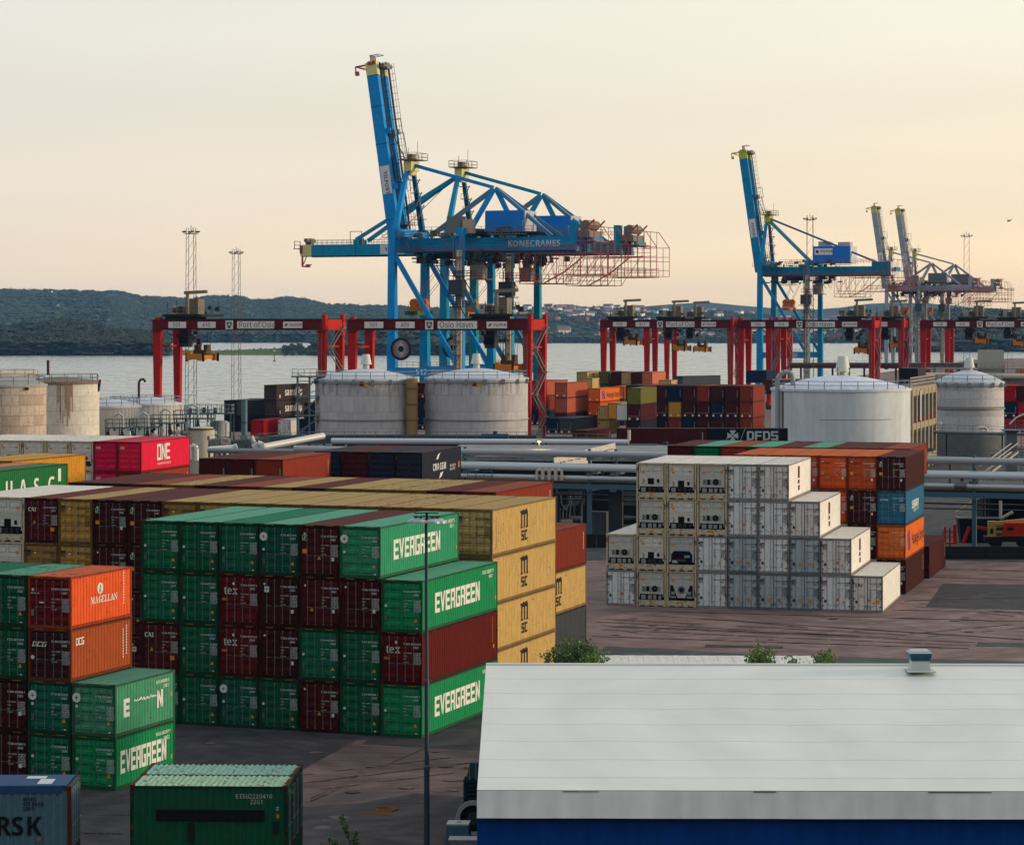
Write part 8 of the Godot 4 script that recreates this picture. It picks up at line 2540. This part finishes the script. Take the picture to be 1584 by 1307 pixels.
func boom_lift() -> void:
	var at := V(49.24, 0, -262)
	var o := thing("boom_lift", "orange and cream boom lift parked in the shade under the pipe rack", "boom lift", at, 0.05)
	var org := paint(Color(0.82, 0.20, 0.04), "", 1, 0.45, 3.0)
	var cream := plain(Color(0.80, 0.68, 0.36), 0.5)
	var dark := plain(Color(0.07, 0.07, 0.075), 0.7)
	part(o, "chassis", Shape.new().box(V(1.2, 0.9, 0), V(4.6, 0.5, 2.0)), plain(Color(0.16, 0.07, 0.05), 0.5))
	part(o, "counterweight", Shape.new().frustum(V(2.2, 1.95, 0.3), V(2.9, 1.3, 1.8), V(2.5, 1.3, 1.6)), org)
	part(o, "engine_hatch", Shape.new().box(V(1.4, 2.0, 1.22), V(0.6, 0.3, 0.04)), dark)
	part(o, "lower_boom", Shape.new().bar(V(0.0, 2.45, -0.2), V(4.0, 2.85, -0.2), 0.35), cream)
	part(o, "upper_boom", Shape.new().bar(V(-0.2, 2.1, -0.5), V(3.6, 2.3, -0.5), 0.3).bar(V(-0.2, 1.5, -0.5), V(3.0, 1.6, -0.5), 0.28), cream)
	part(o, "boom_head", Shape.new().box(V(-0.35, 1.75, 0.2), V(0.8, 1.9, 0.6)), cream)
	part(o, "head_window", Shape.new().box(V(-0.4, 1.7, 0.52), V(0.3, 0.5, 0.04)), dark)
	part(o, "jib", Shape.new().bar(V(-0.8, 1.9, 0), V(-2.2, 2.1, 0), 0.3).bar(V(-2.6, 2.1, 0), V(-3.2, 0.5, 0), 0.28), org)
	for x in [0.0, 2.8]:
		for z in [1.0, -1.0]:
			part(o, "wheel", Shape.new().tube(V(x, 0.55, z - 0.2), V(x, 0.55, z + 0.2), 0.55, 0.55, 16), dark)
	var bk := Shape.new()
	for x in [-0.6, 0.6]:
		for z in [-0.5, 0.5]:
			bk.bar(V(x, 0, z), V(x, 1.2, z), 0.07)
	for y in [0.1, 0.65, 1.2]:
		for z in [-0.5, 0.5]:
			bk.bar(V(-0.6, y, z), V(0.6, y, z), 0.07)
	part(o, "work_basket", bk, org, facing(-4.6, 0.4, 0))
	part(o, "basket_floor", Shape.new().box(V(-4.6, 0.45, 0), V(1.3, 0.2, 1.0)), org)
	part(o, "basket_panel", Shape.new().box(V(-4.1, 1.4, 0.3), V(0.35, 1.9, 0.3)).box(V(-5.1, 1.3, 0.3), V(0.2, 1.6, 0.2)), org)
	var sk := thing("waste_skip", "dark blue open skip with a pale rim beside the boom lift", "skip", V(48.752, 0, -268), 0.05)
	var blue := plain(Color(0.035, 0.06, 0.11), 0.5)
	part(sk, "body", Shape.new().frustum(V(0, 1.3, 0), V(4.0, 2.6, 2.2), V(4.6, 2.6, 2.4)), blue)
	part(sk, "rim", Shape.new().box(V(0, 2.62, 1.2), V(4.6, 0.12, 0.12)).box(V(-2.3, 2.62, 0), V(0.12, 0.12, 2.4)), plain(Color(0.5, 0.52, 0.52), 0.5))
	var la := thing("work_lamp_post", "thin dark post with a bent work lamp beside the open shed", "lamp post", V(49.958, 0, -272))
	part(la, "post", Shape.new().tube(V(0, 0, 0), V(0, 5.4, 0), 0.12), dark)
	part(la, "arm", Shape.new().path([V(0, 5.2, 0), V(-0.7, 5.9, 0), V(-1.2, 6.2, 0), V(-1.2, 5.4, 0), V(-0.5, 5.5, 0)], 0.1), dark)
	part(la, "lamp_head", Shape.new().box(V(0.2, 5.0, 0.1), V(0.8, 0.4, 0.4)), dark)
	var po := thing("bollard", "thin dark marker post on the asphalt near the single red container", "bollard", V(44.632, 0, -262))
	part(po, "post", Shape.new().tube(V(0, 0, 0), V(0, 2.0, 0), 0.07), plain(Color(0.12, 0.12, 0.12)))
	part(po, "foot", Shape.new().tube(V(0, 0, 0), V(0, 0.12, 0), 0.22), plain(Color(0.12, 0.12, 0.12)))


func beside_tent() -> void:
	# equipment stored in the shade along the tent's end wall
	var c := thing("equipment_crate", "teal metal crate with a worn white top beside the tent wall", "crate", V(-2.346, 0, -112.5), 0.08)
	part(c, "body", Shape.new().frustum(V(0, 0.5, 0), V(1.1, 1.0, 1.0), V(0.95, 1.0, 0.9)), paint(Color(0.28, 0.42, 0.46), "rust_mask", 1))
	part(c, "lid", Shape.new().box(V(0, 1.02, 0), V(0.98, 0.06, 0.92)), paint(Color(0.72, 0.73, 0.70), "rust_heavy", 0, 0.6, 2.0))
	part(c, "torn_patch", Shape.new().poly(PackedVector2Array([Vector2(-0.1, -0.05), Vector2(0.12, -0.08), Vector2(0.1, 0.06), Vector2(-0.06, 0.1)])), plain(Color(0.05, 0.06, 0.06)), Transform3D(Basis(V(1, 0, 0), V(0, 0, -1), V(0, 1, 0)), V(0.02, 1.045, 0)))
	var b := thing("pale_box", "flat grey box lying against the foot of the tent wall", "box", V(-1.871, 0, -109.5), 0.05)
	part(b, "body", Shape.new().box(V(0, 0.45, 0), V(1.6, 0.9, 0.8)), paint(Color(0.50, 0.52, 0.54), "rust_mask", 2))
	part(b, "lid", Shape.new().box(V(0, 0.93, 0), V(1.64, 0.06, 0.84)), plain(Color(0.58, 0.58, 0.58)))
	var t := thing("tyre_fender", "dark round fender with a pale rim leaning on the tent wall", "fender", V(-1.705, 0.0, -115), 0.1)
	part(t, "rubber", Shape.new().tube(V(0, 0.75, -0.15), V(0, 0.75, 0.15), 0.72, 0.72, 24), plain(Color(0.08, 0.09, 0.08), 0.8))
	part(t, "pale_rim", Shape.new().lathe([Vector2(0.60, 0), Vector2(0.80, 0), Vector2(0.80, 0.1), Vector2(0.60, 0.1)], Vector3.ZERO, 24), plain(Color(0.62, 0.62, 0.58)), Transform3D(Basis(V(1, 0, 0), V(0, 0, 1), V(0, -1, 0)), V(0, 0.78, 0.2)))
	part(t, "hub", Shape.new().tube(V(0, 0.75, 0.1), V(0, 0.75, 0.2), 0.3), plain(Color(0.16, 0.24, 0.20)))
	var p := thing("pallet_stack", "dark teal stack of pallets and bundles at the tent corner", "pallets", V(-1.679, 0, -121.5), 0.05)
	for k in 7:
		part(p, "pallet", Shape.new().box(V(0, 0.09 + k * 0.2, 0), V(1.2, 0.05, 1.0)).box(V(0, 0.16 + k * 0.2, 0), V(1.2, 0.03, 1.0)).box(V(-0.5, 0.1 + k * 0.2, 0), V(0.1, 0.15, 1.0)).box(V(0.5, 0.1 + k * 0.2, 0), V(0.1, 0.15, 1.0)), plain(Color(0.10, 0.20, 0.22), 0.7))
	part(p, "bundle", Shape.new().frustum(V(0.1, 1.8, 0), V(1.1, 0.7, 0.9), V(0.8, 0.7, 0.6)), plain(Color(0.12, 0.26, 0.28), 0.6))
	for k in 3:
		part(p, "strap", Shape.new().box(V(-0.3 + 0.3 * k, 1.75, 0.44), V(0.05, 0.75, 0.04)), plain(Color(0.42, 0.50, 0.50)))


func leafy(o: Node3D, stems: Array, leaf: float, m: Material) -> void:
	# leaves scattered along the stems' ends, each a small folded pair of faces
	var r := RandomNumberGenerator.new()
	r.seed = stems.size() * 13 + int(leaf * 1000)
	var wood_s := Shape.new()
	var lv := Shape.new()
	for s in stems:
		var a: Vector3 = s[0]
		var b: Vector3 = s[1]
		wood_s.tube(a, b, s[2], s[2] * 0.5, 5, false)
		for k in int(s[3]):
			var c := a.lerp(b, r.randf_range(0.25, 1.05)) + V(r.randfn(), r.randfn() * 0.8, r.randfn()) * float(s[4])
			var bs := Basis(V(r.randfn(), r.randfn(), r.randfn()).normalized(), r.randf() * TAU)
			var l := leaf * r.randf_range(0.7, 1.3)
			var p0 := c
			var p1 := c + bs * V(l * 0.35, l * 0.5, 0.04 * l)
			var p2 := c + bs * V(0, l, 0)
			var p3 := c + bs * V(-l * 0.35, l * 0.5, 0.04 * l)
			lv.tri(p0, p1, p2)
			lv.tri(p0, p2, p3)
	part(o, "stem", wood_s, plain(Color(0.16, 0.12, 0.09), 0.9))
	var f := part(o, "foliage", lv, m)
	f.set_meta("kind", "stuff")


func shrubs() -> void:
	var m := StandardMaterial3D.new()
	m.albedo_color = Color(0.29, 0.38, 0.18)
	m.roughness = 0.7
	m.backlight_enabled = true
	m.backlight = Color(0.10, 0.16, 0.05)
	var m2: StandardMaterial3D = m.duplicate()
	m2.albedo_color = Color(0.33, 0.42, 0.17)
	var r := RandomNumberGenerator.new()
	r.seed = 6
	var beds := [[884, 128.0, 988.0, 16, 1.2, "bushy dark green tree at the corner of the gold block", 300, m], [926, 126.0, 1003.0, 8, 0.75, "thin green shrub beside the white cabin roof", 130, m2], [1180, 127.0, 1000.0, 8, 0.62, "small upright shrub rising over the tent ridge in the middle", 160, m2], [1233, 126.0, 1016.0, 7, 0.7, "low sprawling shrub along the tent ridge", 90, m2], [1275, 127.0, 1008.0, 7, 0.6, "light green shrub next to the bare dark asphalt", 150, m2]]
	for q in beds:
		var z: float = q[1]
		var top: float = EYE - (q[2] - 499.2) * z / 3980.0
		var o := thing("shrub", q[5], "shrub", V((q[0] - 792.0) * z / 3980.0, 0, -z))
		var st := []
		st.append([V(0, 0, 0), V(0, top * 0.72, 0), 0.09, 0, 0.1])
		for k in q[3]:
			var a: float = r.randf() * TAU
			var e: float = q[4] * r.randf_range(0.35, 1.0)
			var y0: float = top * r.randf_range(0.45, 0.72)
			var tip: float = top * (1.0 - 0.16 * e / q[4] * r.randf_range(0.4, 1.2))
			st.append([V(0, y0, 0), V(cos(a) * e, tip, sin(a) * e), 0.03, q[6] * 1.5, 0.2])
		leafy(o, st, 0.15, q[7])
	var sp := thing("sapling", "young leafy sapling growing at the bottom edge before the yard", "sapling", V(-6.882, 0, -107))
	var g := [[V(0, 0, 0), V(0.15, 1.2, 0), 0.03, 20, 0.12], [V(0.15, 1.2, 0), V(-0.22, 2.35, 0.1), 0.02, 70, 0.06], [V(0.1, 0.6, 0), V(0.42, 1.75, 0.1), 0.02, 60, 0.06], [V(0, 0.5, 0), V(-0.75, 1.55, 0.2), 0.02, 55, 0.06], [V(-0.4, 1.0, 0.1), V(-1.05, 1.15, 0.3), 0.015, 40, 0.06], [V(0.1, 0.5, 0), V(0.35, 1.2, -0.1), 0.02, 60, 0.1], [V(0, 0.3, 0), V(-0.3, 1.2, 0.2), 0.02, 60, 0.12]]
	for k in g:
		k[3] *= 2.2
	leafy(sp, g, 0.10, m)
